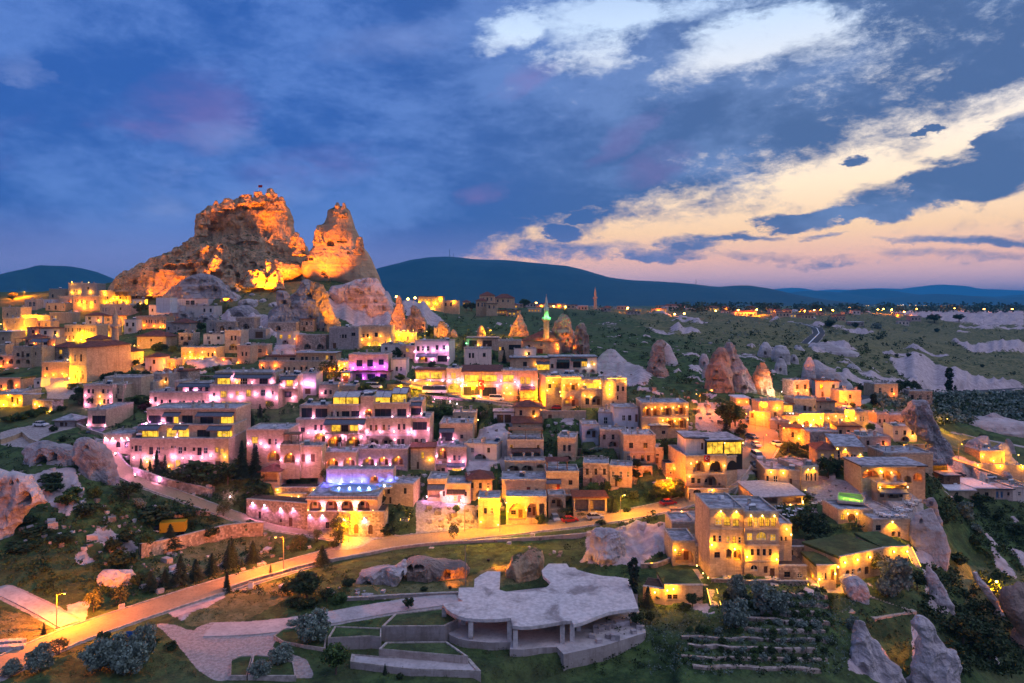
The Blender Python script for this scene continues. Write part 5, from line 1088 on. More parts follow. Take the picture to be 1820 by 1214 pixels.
    for kind, x0, x1, z0, z1 in ops:
        ar = kind[0] in ARCH or kind in ('da', 'NA'); k = kind[0]; dd = min(DEEP[k], d-.3); W = x1-x0
        if k in 'wWaA':
            fr = 'frame_white' if rnd.random() < .35 else 'frame_brown'
            add_window(R, TF, rzM, x0, x1, z0, z1, dd, 'pane_lit' if k in 'WA' else 'pane_dark', ar, 1 if W < .7 else (3 if W > 2 else 2), 2, fr)
        elif kind == 'NA': add_window(R, TF, rzM, x0, x1, z0, z1, .3, 'pane_lit_bright', True, 4, 2, 'frame_brown')
        elif k in 'gG': add_window(R, TF, rzM, x0, x1, z0, z1, dd, 'pane_lit_bright' if k == 'G' else 'pane_dark', False, max(2, int(W/1.3)), 1, 'iron' if k == 'G' else 'frame_brown')
        elif k == 'd': add_door(R, TF, rzM, x0, x1, z0, z1, dd, kind == 'da', 'door_blue' if 'blue doors' in sp['label'] else ('door_red' if 'red' in sp['label'] and rnd.random() < .4 else None))
        elif k in 'nNrR':
            if k in 'NR' or (k == 'n' and W > 2.2):
                hh = min(2.2, (z1-z0)*.62)
                if W > 2.6:
                    add_door(R, TF, rzM, x0+W*.56, x0+W*.56+min(1.1, W*.28), z0+.03, z0+.03+hh, dd)
                    add_window(R, TF, rzM, x0+W*.14, x0+W*.14+min(1.3, W*.28), z0+.9, z0+.9+hh*.5, dd, 'pane_lit' if k in 'NR' else 'pane_dark', False)
                else: add_door(R, TF, rzM, x0+W*.3, x0+W*.7, z0+.03, z0+.03+hh, dd)
            if k in 'NR':
                o = wall_lamp(R, lambda x, y, z: TF(x, y+dd, z), rzM, (x0+x1)/2, z0+(z1-z0)*.8, 'o' if k == 'N' else 'y', .45+.12*W)
    for nm, (T2, rz2, so) in side.items():
        for kind, x0, x1, z0, z1 in so: add_window(R, T2, rzM+rz2, x0, x1, z0, z1, .2, 'pane_dark')
    for kind, x, z, mult in sp['lamps']:
        off = 0.0
        for o in ops:
            if o[1] < x < o[2] and o[3] < z < o[4]: x = o[1]-.2 if x-o[1] < o[2]-x else o[2]+.2
        wall_lamp(R, TF, rzM, x, z, kind, mult)
    for kind, xa, xb, z, a in sp['ex']:
        eb = MB(); ins = None
        def ebox(*q, **k2):
            n0 = len(eb.v); eb.box(*q, **k2); eb.v[n0:] = [TF(*p) for p in eb.v[n0:]]
        if kind == 'aw':
            pr = a[0]; m = 'awning_green' if 'green awning' in (sp['label'] or '') else ('awning_brown' if any(q in sp['label'] for q in ('brown', 'maroon', 'rust')) else 'awning')
            n = max(2, int((xb-xa)/1.6)); zt = z+.1; zb = z-pr*.38
            for k in range(n):
                p, q = xa+(xb-xa)*k/n+.01, xa+(xb-xa)*(k+1)/n-.01
                eb.poly([TF(p, -pr, zb), TF(q, -pr, zb), TF(q, -.03, zt), TF(p, -.03, zt)], m); eb.poly([TF(p, -.03, zt-.05), TF(q, -.03, zt-.05), TF(q, -pr, zb-.05), TF(p, -pr, zb-.05)], m)
                eb.poly([TF(p, -pr, zb-.3), TF(q, -pr, zb-.3), TF(q, -pr, zb), TF(p, -pr, zb)], m)
            ebox(xa, xb, -.15, -.03, zt, zt+.14, 'iron'); link('awning', eb.mesh('awning'), R)
            if pr > 1.5:
                pb = MB(); n0 = 0
                for x in (xa+.1, xb-.1): pb.box(x-.04, x+.04, -pr+.02, -pr+.1, z-2.6, zb-.06, 'iron')
                pb.v = [TF(*p) for p in pb.v]; link('awning_post', pb.mesh('awning_post'), R)
        elif kind == 'bal':
            pr = a[0]; ebox(xa, xb, -pr, -.003, z-.28, z-.06, 'trim'); link('balcony', eb.mesh('balcony'), R)
            r2 = MB(); railing(r2, xa+.05, xb-.05, -pr+.06, z-.06, .95, 1.1, 'iron', pr-.1); r2.v = [TF(*p) for p in r2.v]; link('railing', r2.mesh('railing'), R)
        elif kind == 'sl': pr = a[0]; ebox(xa, xb, -pr, -.003, z-.12, z+.1, 'roof_grey' if pr > 2.5 else 'trim'); link('slab', eb.mesh('slab'), R)
        elif kind == 'cor': ebox(xa, xb, -.16, -.003, z-a[0]/2, z+a[0]/2, 'trim'); ebox(xa, xb, -.1, -.003, z-a[0]/2-.14, z-a[0]/2-.003, 'trim'); link('cornice', eb.mesh('cornice'), R)
        elif kind == 'st': ebox(xa, xb, -.2, -.06, z-.06, z+.06, 'strip_light'); o = link('light_strip', eb.mesh('light_strip'), R); nL = max(2, int((xb-xa)/2.2)); [point('strip_glow', TF(xa+(xb-xa)*(k+.5)/nL, -.5, z-.1), LCOL['y'], 110, R, .2) for k in range(nL)]
        elif kind == 'pl': ebox(xa, xb, -.7, -.01, z-.7, z-.15, 'trim'); ebox(xa+.1, xb-.1, -.6, -.1, z-.15, z-.05, 'soil'); link('flower_box', eb.mesh('flower_box'), R); leafrow(R, TF, xa+.1, xb-.1, -.35, z-.05)
        elif kind in ('pg', 'pv'):
            hh, dp = a[0], a[1]; dp = min(dp, d-.6); n0 = len(eb.v)
            for x in (xa+.15, xb-.15):
                for y in (.4, .4+dp): ebox(x-.08, x+.08, y-.08, y+.08, z, z+hh, 'wood')
            xm = (xa+xb)/2; ebox(xm-.07, xm+.07, .33, .47, z, z+hh, 'wood')
            if kind == 'pv':
                for (p1, p2) in (((xa-.3, .05, z+hh), (xb+.3, .05, z+hh)),):
                    eb.poly([TF(*p1), TF(*p2), TF(xb+.3, .4+dp/2, z+hh+.9), TF(xa-.3, .4+dp/2, z+hh+.9)], 'roof_red')
                eb.poly([TF(xb+.3, .8+dp, z+hh), TF(xa-.3, .8+dp, z+hh), TF(xa-.3, .4+dp/2, z+hh+.9), TF(xb+.3, .4+dp/2, z+hh+.9)], 'roof_red')
                for x in (xa-.3, xb+.3): eb.poly([TF(x, .05, z+hh), TF(x, .8+dp, z+hh), TF(x, .4+dp/2, z+hh+.9)], 'wood')
                link('roof_pavilion', eb.mesh('roof_pavilion'), R)
            else:
                ebox(xa-.2, xb+.2, .2, .6+dp, z+hh, z+hh+.18, 'wood'); link('pergola', eb.mesh('pergola'), R)
            r2 = MB(); railing(r2, xa, xb, .1, z+.4, .8); r2.v = [TF(*p) for p in r2.v]; link('railing', r2.mesh('railing'), R)
    nclut = sp['clut'] if sp['clut'] is not None else ((rnd.choice([2, 3, 4]) if w < 8 else rnd.choice([4, 5, 6])) if roof == 'flat' and w > 3 else (rnd.choice([0, 1, 2]) if roof.startswith('slab') else 0))
    if sp['yc'] > 420: nclut = min(nclut, 1)
    if nclut:
        hold = len(R.children)
        pe = R if M == Matrix.Identity(4) else None
        if pe: roof_clutter(R, w, d, h, nclut, wall)
        else:
            before = set(R.children); roof_clutter(R, w, d, h, nclut, wall)
            for o in R.children:
                if o not in before: o.location = TF(*o.location)
    return R
LEAFM = None
def leafrow(par, TF, xa, xb, y, z):
    mb = MB()
    for k in range(int((xb-xa)*14)):
        c = Vector((rnd.uniform(xa, xb), y+rnd.uniform(-.28, .28), z+rnd.uniform(.05, .6))); a = Vector((rnd.uniform(-1, 1), rnd.uniform(-1, 1), rnd.uniform(-.5, 1))).normalized()*.16; b_ = a.orthogonal().normalized()*.09
        mb.poly([TF(*(c-a)), TF(*(c+b_)), TF(*(c+a)), TF(*(c-b_))], 'leaf_dark')
    tag(link('plants', mb.mesh('plants'), par), kind='stuff')
def leafmat(name, col, var=.45):
    m, N, b = mat(name); info = N.new('ShaderNodeObjectInfo'); g = N.new('ShaderNodeNewGeometry')
    n1 = N.noise(g.outputs['Position'], 0.7, 3); rr = g.outputs['Random Per Island']
    c = N.mix(rr, c4([x*(1-var) for x in col]), c4([x*(1+var) for x in col])); c = N.mix(N.mul(N.ss(n1, .4, .65), .6), c, c4([x*.5 for x in col]))
    N.l.new(c, b.inputs['Base Color']); b.inputs['Roughness'].default_value = .7
for n_, c_ in dict(leaf_dark=(.032, .058, .02), leaf_green=(.06, .11, .028), leaf_lime=(.10, .125, .03), leaf_silver=(.18, .235, .185), leaf_pine=(.022, .038, .02), leaf_olive=(.09, .10, .035), leaf_red=(.07, .015, .02)).items(): leafmat(n_, c_)
simple('bark', (.10, .075, .055), .95, 0, .3, 3)
for sp_ in SPECS: sp_['root'] = build(sp_)
# ------------------------------------------------------------------ labels that single things out
PEND = []
def ask(o, phrase, cat, u, v, group=None, plural=None, rel=True):
    """label = phrase + where it stands; equal ones are told apart from left to right at the end"""
    o['category'] = cat
    if group: o['group'] = group
    PEND.append((o, phrase, u, v, plural or phrase+'s', rel))
LAND = [(s['short'], s['uc'], s['vb'], s['px']) for s in SPECS if s['short']]
LAND += [('the castle rock', 450, 480, (340, 560)), ('the rock spire', 640, 560, (560, 710)), ('the concrete shell', 960, 1110, (790, 1150)), ('the road junction', 620, 975, (560, 700)), ('the left-hand hillside', 110, 960, (0, 200)), ('the gravel yard', 400, 1160, (270, 560)), ('the right-hand ravine', 1760, 1000, (1690, 1820)), ('the silver thicket', 1700, 720, (1560, 1820)), ('the car park', 1540, 770, (1470, 1600)), ('the breakfast terrace', 1575, 930, (1540, 1620)), ('the far plateau', 1350, 550, (1200, 1480))]
ORD = ['', 'first', 'second', 'third', 'fourth', 'fifth', 'sixth', 'seventh', 'eighth', 'ninth', 'tenth', 'eleventh', 'twelfth', 'thirteenth', 'fourteenth', 'fifteenth', 'sixteenth', 'seventeenth', 'eighteenth', 'nineteenth', 'twentieth']
NUM = {2: 'two', 3: 'three', 4: 'four', 5: 'five', 6: 'six', 7: 'seven', 8: 'eight', 9: 'nine', 10: 'ten'}
def ordn(k):
    return ORD[k] if k < len(ORD) else f'{k}th'
def settle():
    from collections import defaultdict
    D_ = defaultdict(list)
    for o, ph, u, v, pl, rel in PEND:
        if rel:
            best = min(LAND, key=lambda q: math.hypot((u-min(max(u, q[3][0]), q[3][1]))*1.2, v-q[2])+abs(u-q[1])*.2)
            nm, lu, lv, px = best
            r = 'left of' if u < px[0]-2 else ('right of' if u > px[1]+2 else ('in front of' if v >= lv-3 else 'behind'))
            tail = f'{r} {nm}'
        else: tail = ''
        D_[(ph, pl, tail)].append((u, o))
    for (ph, pl, tail), L in D_.items():
        L.sort(key=lambda q: q[0])
        for k, (u, o) in enumerate(L):
            if len(L) == 1: o['label'] = (ph+' '+tail).strip()
            else: o['label'] = f"{ordn(k+1)} from left of {NUM.get(len(L), len(L))} {pl} {tail}".strip()
for s in SPECS:
    if 'phr' in s: ask(s['root'], s['phr'][0], 'house', s['uc'], s['vb'], 'small houses packed on the slope', s['phr'][1])
def S(txt):
    for ln in txt.strip().split(';'):
        f = ln.split()
        if f: yield [float(q) if q.replace('.', '').replace('-', '').isdigit() else q for q in f]

# ------------------------------------------------------------------ rocks
def rock(name, prof, D=None, depth=.8, amp=.12, m='rock_brown', holes=(), seed=1.0, nz=70, na=150, parent=None, fs=7.0, chop=0.0, lean=0.0, below=6, tilt=0.0):
    prof = [(zv(p[0]), zu(p[1]), zu(p[2])) for p in prof]
    vb = prof[-1][0]; uc = (prof[-1][1]+prof[-1][2])/2
    wid = (prof[-1][2]-prof[-1][1])
    if D is None: D = place(uc, vb)[1]
    r0 = wid/F*D/2*depth; YC = D+r0*.8
    pv = np.array([p[0] for p in prof]); zz = HC-(pv-VH)/F*D
    xl = np.array([(p[1]-UC)/F*YC for p in prof]); xr = np.array([(p[2]-UC)/F*YC for p in prof])
    zz = np.append(zz, zz[-1]-below); xl = np.append(xl, xl[-1]-below*.3); xr = np.append(xr, xr[-1]+below*.3)
    t = np.linspace(0, 1, nz)**1.15; Zl = zz[0]+(zz[-1]-zz[0])*t
    L = np.interp(-Zl, -zz, xl); R_ = np.interp(-Zl, -zz, xr)
    th = np.linspace(0, 2*PI, na, endpoint=False)
    cx = (L+R_)/2; rx = (R_-L)/2; ry = np.maximum(rx, .3)*depth
    ry = np.minimum(ry, r0*1.3+.5)
    c, s = np.cos(th), np.sin(th); pw = .8
    CX = np.sign(c)*np.abs(c)**pw; SY = np.sign(s)*np.abs(s)**pw
    X = cx[:, None]+rx[:, None]*CX; Y = YC+ry[:, None]*SY+lean*(1-t)[:, None]*r0; Zg = np.repeat(Zl[:, None], na, 1)
    H = zz[0]-zz[-1]; f = fs
    rug = 1.0 if amp > .085 else .45; base = fbm(X/f/1.6+seed, Y/f/1.6, Zg/f/2+seed, 4)*.7+rug*(ridged(X/f+seed*3, Y/f, Zg/f*.7, 4)*.75+ridged(X/f*2.3+seed, Y/f*2.3, Zg/f*1.2+seed, 3)*.4)-rug*.5
    strata = vnoise(Zg*.9+seed, X*.03, Y*.03)*.25
    fine = fbm(X/1.6+seed, Y/1.6, Zg/1.6, 3)*(.45 if amp > .085 else .12)
    edge = np.minimum(1, rx/4+.35)[:, None]
    disp = (base*1.5+strata)*amp*f*edge+fine*min(1, amp*6)*edge
    if chop: disp += np.round(base*2.5)/2.5*chop*f*edge*.5
    X = X+CX*disp*(.3 if fs > 7.5 else .6); Y = Y+SY*disp; Zg = Zg+fbm(X/4+seed, Y/4, seed, 4)*(.5+amp*fs*.9 if amp > .085 else .3)*np.maximum(edge, .5)*np.minimum(1, (1-t)*6)[:, None]*(1 if H > 8 else .4)
    front = np.repeat((s < .35)[None], nz, 0)
    u = UC+F*X/Y; v = VH+F*(HC-Zg)/Y
    for h in holes:
        hu, hv, ru, rv = zu(h[0]), zv(h[1]), h[2]/ZF, h[3]/ZF
        dv = (v-hv)/rv; du = (u-hu)/ru
        k = np.clip((1.15-np.where(dv < 0, np.hypot(du, dv), np.maximum(np.abs(du), dv)))*5, 0, 1)*front
        dd = 2.6 if len(h) < 5 else h[4]
        Y = Y+k*dd
    V = np.stack([X.ravel(), Y.ravel(), Zg.ravel()], 1)
    top = np.array([[X[0].mean(), Y[0].mean(), Zg[0].mean()+rx[0]*.25]])
    me = gridmesh(name, V, na, nz, m, smooth=False, wrap=True)
    bm = bmesh.new(); bm.from_mesh(me); bm.verts.ensure_lookup_table()
    ring = [bm.verts[k] for k in range(na)]; tv = bm.verts.new(top[0])
    for k in range(na):
        try: bm.faces.new((ring[k], ring[(k+1) % na], tv))
        except ValueError: pass
    bmesh.ops.recalc_face_normals(bm, faces=bm.faces); bm.to_mesh(me); bm.free()
    me.polygons.foreach_set('use_smooth', [False]*len(me.polygons))
    return link(name, me, parent)
Z(0, 0, 1)
castle = empty('castle_rock', (-180, 440, 72), 0, 'huge orange-floodlit castle rock riddled with caves, with a tall narrow spire beside it', 'castle')
def under(par, o):
    o.parent = par; o.matrix_parent_inverse = Matrix.Translation(par.location).inverted(); return o
Z(180, 310, 3.370)
for k, (x, y, w, h, D) in enumerate([(1010, 98, 40, 26, 446), (1042, 122, 24, 22, 446), (690, 165, 26, 18, 444), (760, 150, 40, 18, 446), (860, 128, 60, 22, 448), (940, 112, 44, 22, 448), (1075, 150, 30, 30, 446), (618, 230, 44, 30, 440), (600, 290, 40, 40, 440), (1195, 405, 44, 44, 440), (1160, 360, 40, 34, 440), (1414, 180, 16, 26, 428), (1452, 186, 18, 28, 428), (1305, 325, 34, 44, 424), (1545, 395, 34, 44, 424), (560, 390, 50, 34, 436), (520, 425, 50, 34, 434), (470, 455, 60, 34, 430), (400, 490, 60, 34, 426), (330, 520, 60, 34, 424), (270, 555, 60, 40, 422), (640, 440, 70, 40, 424), (720, 430, 60, 40, 424), (690, 500, 60, 40, 418), (130, 620, 60, 40, 420), (760, 590, 60, 50, 414), (620, 590, 70, 60, 412), (930, 590, 90, 50, 412), (1040, 600, 60, 44, 412)]):
    under(castle, rock('crag_block', [(y-h*.5, x-w*.2, x+w*.18), (y-h*.3, x-w*.42, x+w*.36), (y+h*.2, x-w*.5, x+w*.5), (y+h*.8, x-w*.55, x+w*.55)], D, .8, .2, 'rock_castle', [(x, y, w*.13, h*.16, 1.5)] if k > 20 else [], k*1.31, 22, 52, None, 4.0, .25, below=5))
HC_ = [(890, 465, 16, 8), (800, 465, 18, 10), (850, 466, 10, 7), (930, 468, 9, 7), (700, 470, 30, 9), (760, 300, 10, 8), (840, 265, 12, 8), (1000, 470, 10, 6), (1100, 395, 8, 8), (880, 410, 60, 9, 1.5), (690, 330, 40, 8, 2), (660, 285, 30, 9, 2)]
under(castle, rock('crag', [(92, 1000, 1030), (100, 955, 1055), (118, 930, 1085), (135, 800, 1092), (155, 735, 1096), (172, 655, 1108), (200, 636, 1120), (222, 595, 1128), (262, 588, 1138), (320, 590, 1150), (360, 592, 1165), (395, 545, 1190), (420, 520, 1222), (465, 500, 1228), (490, 480, 1232), (560, 440, 1250), (640, 400, 1260)], 446, .62, .15, 'rock_castle', HC_, 1.3, 170, 420, None, 9.0, .14))
HA_ = [(410, 552, 36, 14, 5), (487, 553, 22, 14, 4), (535, 548, 18, 18, 4), (640, 538, 26, 13, 4), (658, 622, 17, 12, 4), (768, 555, 14, 12, 4), (815, 600, 11, 12), (905, 535, 20, 10), (885, 606, 18, 10), (565, 585, 19, 15, 4), (285, 550, 22, 11, 4), (585, 492, 9, 10), (620, 490, 8, 8), (700, 480, 14, 9), (645, 600, 4, 6, 1), (672, 600, 4, 6, 1), (455, 520, 12, 8), (350, 520, 10, 7), (725, 535, 10, 8), (960, 560, 10, 10), (1025, 590, 9, 9), (330, 575, 12, 8), (200, 645, 12, 9), (520, 500, 9, 7), (1060, 600, 12, 8)]
under(castle, rock('cave_terraces', [(405, 530, 720), (425, 480, 820), (455, 430, 960), (480, 370, 1010), (510, 300, 1130), (535, 260, 1180), (560, 215, 1200), (590, 150, 1190), (620, 110, 1170), (645, 90, 1130), (700, 60, 1120)], 424, .35, .14, 'rock_castle', HA_, 4.1, 110, 460, None, 6.0, .2, below=3))
HS_ = [(1370, 410, 17, 15, 4), (1330, 590, 12, 10), (1222, 502, 14, 12), (1256, 502, 11, 9), (1440, 402, 28, 5, 2), (1310, 330, 8, 8), (1345, 610, 9, 8), (1480, 470, 8, 7), (1180, 560, 9, 8)]
under(castle, rock('spire', [(174, 1408, 1432), (185, 1395, 1470), (200, 1362, 1486), (235, 1356, 1500), (280, 1340, 1512), (310, 1300, 1520), (335, 1282, 1532), (380, 1280, 1552), (430, 1274, 1572), (455, 1255, 1590), (490, 1232, 1612), (530, 1212, 1630), (570, 1205, 1645), (610, 1225, 1662), (650, 1270, 1675), (700, 1330, 1700), (820, 1360, 1760), (930, 1380, 1800)], 432, .7, .075, 'rock_castle', HS_, 7.7, 170, 330, None, 8.0, .14))
HK_ = [(1450, 770, 14, 9), (1490, 745, 12, 8), (1560, 710, 12, 8), (1600, 690, 10, 9), (1640, 760, 10, 8), (1690, 800, 9, 8), (1580, 790, 16, 7), (1530, 700, 9, 7)]
under(castle, rock('pale_skirt', [(625, 1560, 1650), (650, 1500, 1665), (680, 1390, 1680), (720, 1350, 1700), (770, 1400, 1720), (820, 1500, 1745), (870, 1580, 1770), (930, 1600, 1795)], 405, .5, .16, 'rock_pale', HK_, 9.2, 80, 220, None, 6.0, .1))
o = rock('grey_rock', [(625, 1225, 1250), (650, 1205, 1268), (700, 1185, 1300), (750, 1130, 1310), (790, 1060, 1325), (840, 1020, 1340), (890, 1005, 1350), (920, 1000, 1352)], 352, .7, .16, 'rock_grey', [(1245, 730, 18, 18, 4), (1250, 865, 10, 18, 3), (1215, 560, 5, 5), (1130, 880, 12, 12, 3), (1060, 870, 8, 10)], 2.2, 80, 200, None, 5.0, .1)
tag(o, 'large unlit grey rock with cave mouths in front of the castle slope', 'rock')
o = rock('leaning_rock', [(697, 1052, 1098), (705, 1050, 1112), (750, 1056, 1128), (790, 1062, 1128), (810, 1050, 1130), (850, 1020, 1150), (900, 1005, 1160)], 345, .8, .12, 'rock_grey', [(1096, 766, 12, 12, 3)], 3.4, 60, 130, None, 4.0, .1); tag(o, 'blocky grey tower rock with one square black hole', 'rock')
o = rock('lit_fin', [(640, 1256, 1275), (665, 1255, 1325), (720, 1262, 1350), (780, 1300, 1370), (830, 1325, 1390), (880, 1345, 1420), (905, 1350, 1432)], 346, .5, .16, 'rock_castle', [], 5.1, 70, 120, None, 4.0, .1); tag(o, 'jagged rock fin floodlit bright yellow in front of the castle', 'rock')
for k, (x, y, w) in enumerate([(805, 690, 60), (780, 735, 110), (905, 720, 28), (880, 775, 110), (1035, 780, 60), (960, 655, 26), (970, 755, 40), (520, 840, 200), (850, 830, 190), (560, 710, 160), (640, 860, 120)]):
    o = rock('boulder', [(y-w*.22, x-w*.2, x+w*.2), (y-w*.1, x-w*.4, x+w*.42), (y+w*.08, x-w*.5, x+w*.5), (y+w*.2, x-w*.52, x+w*.52)], None, .7, .2, 'rock_pale' if k < 7 else 'rock_grey', [(x-w*.15, y+w*.1, w*.12, w*.1, 2)], k*1.7, 26, 70, None, 3.0); ask(o, 'pale cave boulder on the grassy slope', 'boulder', zu(x), zv(y), 'boulders on the castle slope', 'pale cave boulders on the grassy slope', False)
o = rock('rubble_mound', [(600, 560, 640), (640, 480, 720), (690, 420, 760), (710, 400, 770)], 372, .5, .2, 'rock_grey', [(600, 690, 14, 12, 2), (680, 690, 10, 10)], 6.6, 40, 120, None, 4.0, .15, below=3); tag(o, 'domed heap of grey ruined rock above the white houses', 'rock')
Z(700, 500, 4.333)
FC = 'fairy chimneys'
def chimney(prof, phrase, D=None, m='rock_brown', holes=(), depth=.9, amp=.15, fs=4.0, **k):
    o = rock('fairy_chimney', prof, D, depth, amp, m, holes, (prof[0][1]*.37) % 9, 60, 110, None, fs, .08, **k)
    ask(o, phrase, 'fairy chimney', zu((prof[-1][1]+prof[-1][2])/2), zv(prof[-1][0]), FC); return o
chimney([(188, 150, 172), (205, 138, 195), (262, 130, 214), (275, 112, 222), (330, 85, 240), (390, 68, 252)], 'rounded brown chimney rock with a cap', 372)
chimney([(308, 360, 385), (330, 346, 402), (380, 340, 432), (445, 338, 440)], 'short orange-lit chimney rock with broken top', 345, 'rock_castle')
chimney([(376, 448, 462), (400, 444, 480), (450, 440, 495)], 'stump of an orange-lit chimney rock', 345)
chimney([(342, 660, 680), (365, 648, 695), (430, 636, 716)], 'small brown conical chimney rock', 345)
chimney([(258, 962, 974), (290, 950, 990), (340, 915, 1010), (400, 900, 1032)], 'pale chimney rock lit on its right side', 350, 'rock_castle')
chimney([(248, 1290, 1306), (275, 1270, 1330), (330, 1240, 1355), (400, 1225, 1368), (480, 1215, 1385), (550, 1205, 1402)], 'tall brown chimney rock with a lit flank', 322, 'rock_brown', [(1330, 400, 5, 8), (1340, 450, 5, 6), (1325, 480, 6, 8)])
chimney([(316, 1440, 1460), (345, 1415, 1472), (400, 1400, 1484), (480, 1388, 1494), (555, 1380, 1500)], 'tall dark chimney rock with a rounded top', 316, 'rock_brown', [(1440, 450, 5, 6), (1450, 500, 6, 5)])
chimney([(110, 30, 45), (200, 10, 75), (300, -10, 92), (390, -30, 105)], 'steep brown foot of the spire with an orange glow', 368)
Z(1040, 500, 4.55)
chimney([(478, 585, 615), (510, 550, 640), (560, 535, 632), (620, 530, 630), (680, 515, 640), (770, 495, 680)], 'brown chimney rock with a blunt double top', None, 'rock_brown', [(600, 640, 8, 10), (560, 700, 10, 10)])
chimney([(482, 600, 640), (520, 590, 690), (580, 585, 712), (640, 590, 740)], 'smooth pale dome behind the blunt rock', 310, 'rock_pale', amp=.05)
chimney([(540, 1085, 1120), (580, 1060, 1150), (650, 1030, 1160), (730, 1005, 1165), (800, 995, 1175), (870, 985, 1180)], 'rust-brown chimney rock with many holes', 258, 'rock_brown', [(1065, 730, 12, 12), (1050, 800, 14, 8), (1100, 800, 20, 7), (1040, 640, 8, 10)])
chimney([(490, 1150, 1180), (540, 1125, 1205), (620, 1115, 1240), (720, 1120, 1290), (800, 1130, 1330), (880, 1140, 1375), (925, 1150, 1400)], 'great grey peaked chimney rock', 262, 'rock_grey', [(1230, 760, 10, 9), (1200, 640, 8, 10), (1290, 860, 18, 14)])
chimney([(655, 1415, 1440), (690, 1400, 1462), (760, 1382, 1478), (835, 1370, 1490)], 'small chimney rock floodlit bright orange', 262, 'rock_castle')
for pr in ([(498, 1440, 1475), (530, 1415, 1500), (575, 1402, 1512), (615, 1398, 1516)], [(530, 1540, 1620), (570, 1518, 1645), (620, 1512, 1655), (660, 1520, 1650)], [(630, 1560, 1600), (680, 1535, 1625), (750, 1530, 1630)], [(595, 1670, 1700), (625, 1660, 1718), (665, 1658, 1722)], [(590, 940, 980), (640, 922, 1000), (700, 920, 1005)], [(520, 1700, 1735), (555, 1690, 1770)], [(558, 180, 240), (600, 130, 280), (650, 95, 330)], [(680, 960, 1010), (730, 948, 1020), (780, 945, 1030)]):
    o = chimney(pr, 'smooth pale tuff dome', None, 'rock_pale', [((pr[-1][1]+pr[-1][2])/2, pr[-1][0]-35, 9, 14)] if pr[0][0] != 558 else [], .9, .06)
Z(1400, 500, 4.333)
for pr in ([(588, 150, 180), (640, 125, 200), (720, 110, 210), (820, 95, 220)], [(615, 190, 230), (680, 170, 330), (750, 180, 430), (800, 190, 480)], [(805, 280, 320), (850, 220, 360), (885, 200, 380)], [(490, 190, 330), (520, 150, 440), (555, 140, 530)], [(640, 480, 510), (670, 455, 550)]):
    chimney(pr, 'pale grey tuff cone', None, 'rock_pale', [], .7, .08)
Z(1480, 700, 5.059)
o = rock('twin_peak_rock', [(58, 725, 745), (75, 705, 840), (120, 670, 868), (180, 650, 890), (240, 680, 915), (300, 720, 940), (360, 760, 975), (420, 830, 1010), (460, 880, 1035)], 215, .7, .15, 'rock_grey', [(690, 170, 8, 16, 3)], 8.8, 80, 180, None, 5.0, .14); tag(o, 'dark grey twin-peaked rock ridge with a house leaning on it', 'rock')
o = rock('tuff_mound', [(200, 1420, 1470), (235, 1370, 1530), (262, 1080, 1640), (300, 1040, 1800), (350, 1060, 1960), (400, 1200, 2100)], 300, .5, .05, 'rock_pale', [], 1.9, 50, 160, None, 8.0); tag(o, 'smooth pink sand-coloured tuff mound beyond the yellow-lit wall', 'mound')
for pr in ([(390, 1330, 1390), (440, 1230, 1400), (500, 1200, 1410), (540, 1210, 1400)], [(410, 1560, 1590), (460, 1540, 1620), (530, 1530, 1630)], [(455, 1500, 1560), (500, 1450, 1590), (570, 1440, 1600), (640, 1450, 1660)]):
    chimney(pr, 'rounded grey tuff hump', None, 'rock_grey', [], .7, .06)
o = rock('tuff_stub', [(720, 1540, 1580), (760, 1510, 1610), (850, 1500, 1620)], None, .8, .12, 'rock_grey', [], 2.4, 30, 80, None, 3.0); tag(o, 'small grass-topped tuff stub near the ravine cottages', 'rock')
Z(1440, 900, 4.047)
def cliff(prof, lab, D=None, m='rock_pale', holes=(), depth=.5, amp=.1, sd=1.0): o = rock('cliff', prof, D, depth, amp, m, holes, sd, 80, 160, None, 5.0, .06); tag(o, lab, 'cliff'); return o
cliff([(20, 850, 880), (60, 760, 900), (130, 722, 930), (230, 712, 975), (330, 735, 1005), (420, 770, 990), (480, 850, 985)], 'pale lilac cliff face under the breakfast terrace', 155, 'rock_pale', [(800, 110, 12, 18, 2)], .35, .08, 2.0)
cliff([(-60, 840, 880), (0, 850, 905), (60, 880, 920), (140, 900, 940)], 'narrow rock shoulder between the arcade restaurant and the ravine', 163, 'rock_grey', [(870, -20, 12, 14)], .6, .12, 3.0)
cliff([(440, 830, 850), (520, 830, 900), (620, 850, 960), (720, 880, 1020), (790, 920, 1035), (830, 960, 1030)], 'grey cliff slab below the round silver trees', 137, 'rock_pale', [], .4, .1, 4.0)
cliff([(535, 255, 340), (570, 235, 385), (640, 260, 395), (740, 310, 410), (850, 350, 425)], 'rounded pale rock knob at the end of the garden path', 131, 'rock_pale', [], .7, .14, 5.0)
cliff([(850, 330, 380), (920, 320, 430), (1000, 300, 500), (1100, 275, 570), (1230, 250, 640)], 'tall smooth white tuff cone at the bottom edge', 112, 'rock_pale', [], .5, .13, 6.0)
cliff([(825, 760, 820), (880, 738, 880), (980, 790, 930), (1060, 770, 985), (1150, 750, 1030), (1240, 740, 1050)], 'white tuff cone glowing orange at its foot', 114, 'rock_pale', [], .5, .13, 7.0)
cliff([(550, 1500, 1540), (620, 1440, 1600), (700, 1410, 1640), (780, 1430, 1640), (900, 1520, 1650)], 'dark rounded rock at the right edge above the path lamp', 140, 'rock_brown', [], .6, .12, 8.0)
cliff([(255, 1290, 1310), (320, 1315, 1370), (400, 1345, 1420), (500, 1400, 1490), (600, 1480, 1520)], 'narrow white cliff band on the ravine flank', 182, 'rock_pale', [], .3, .1, 9.0)
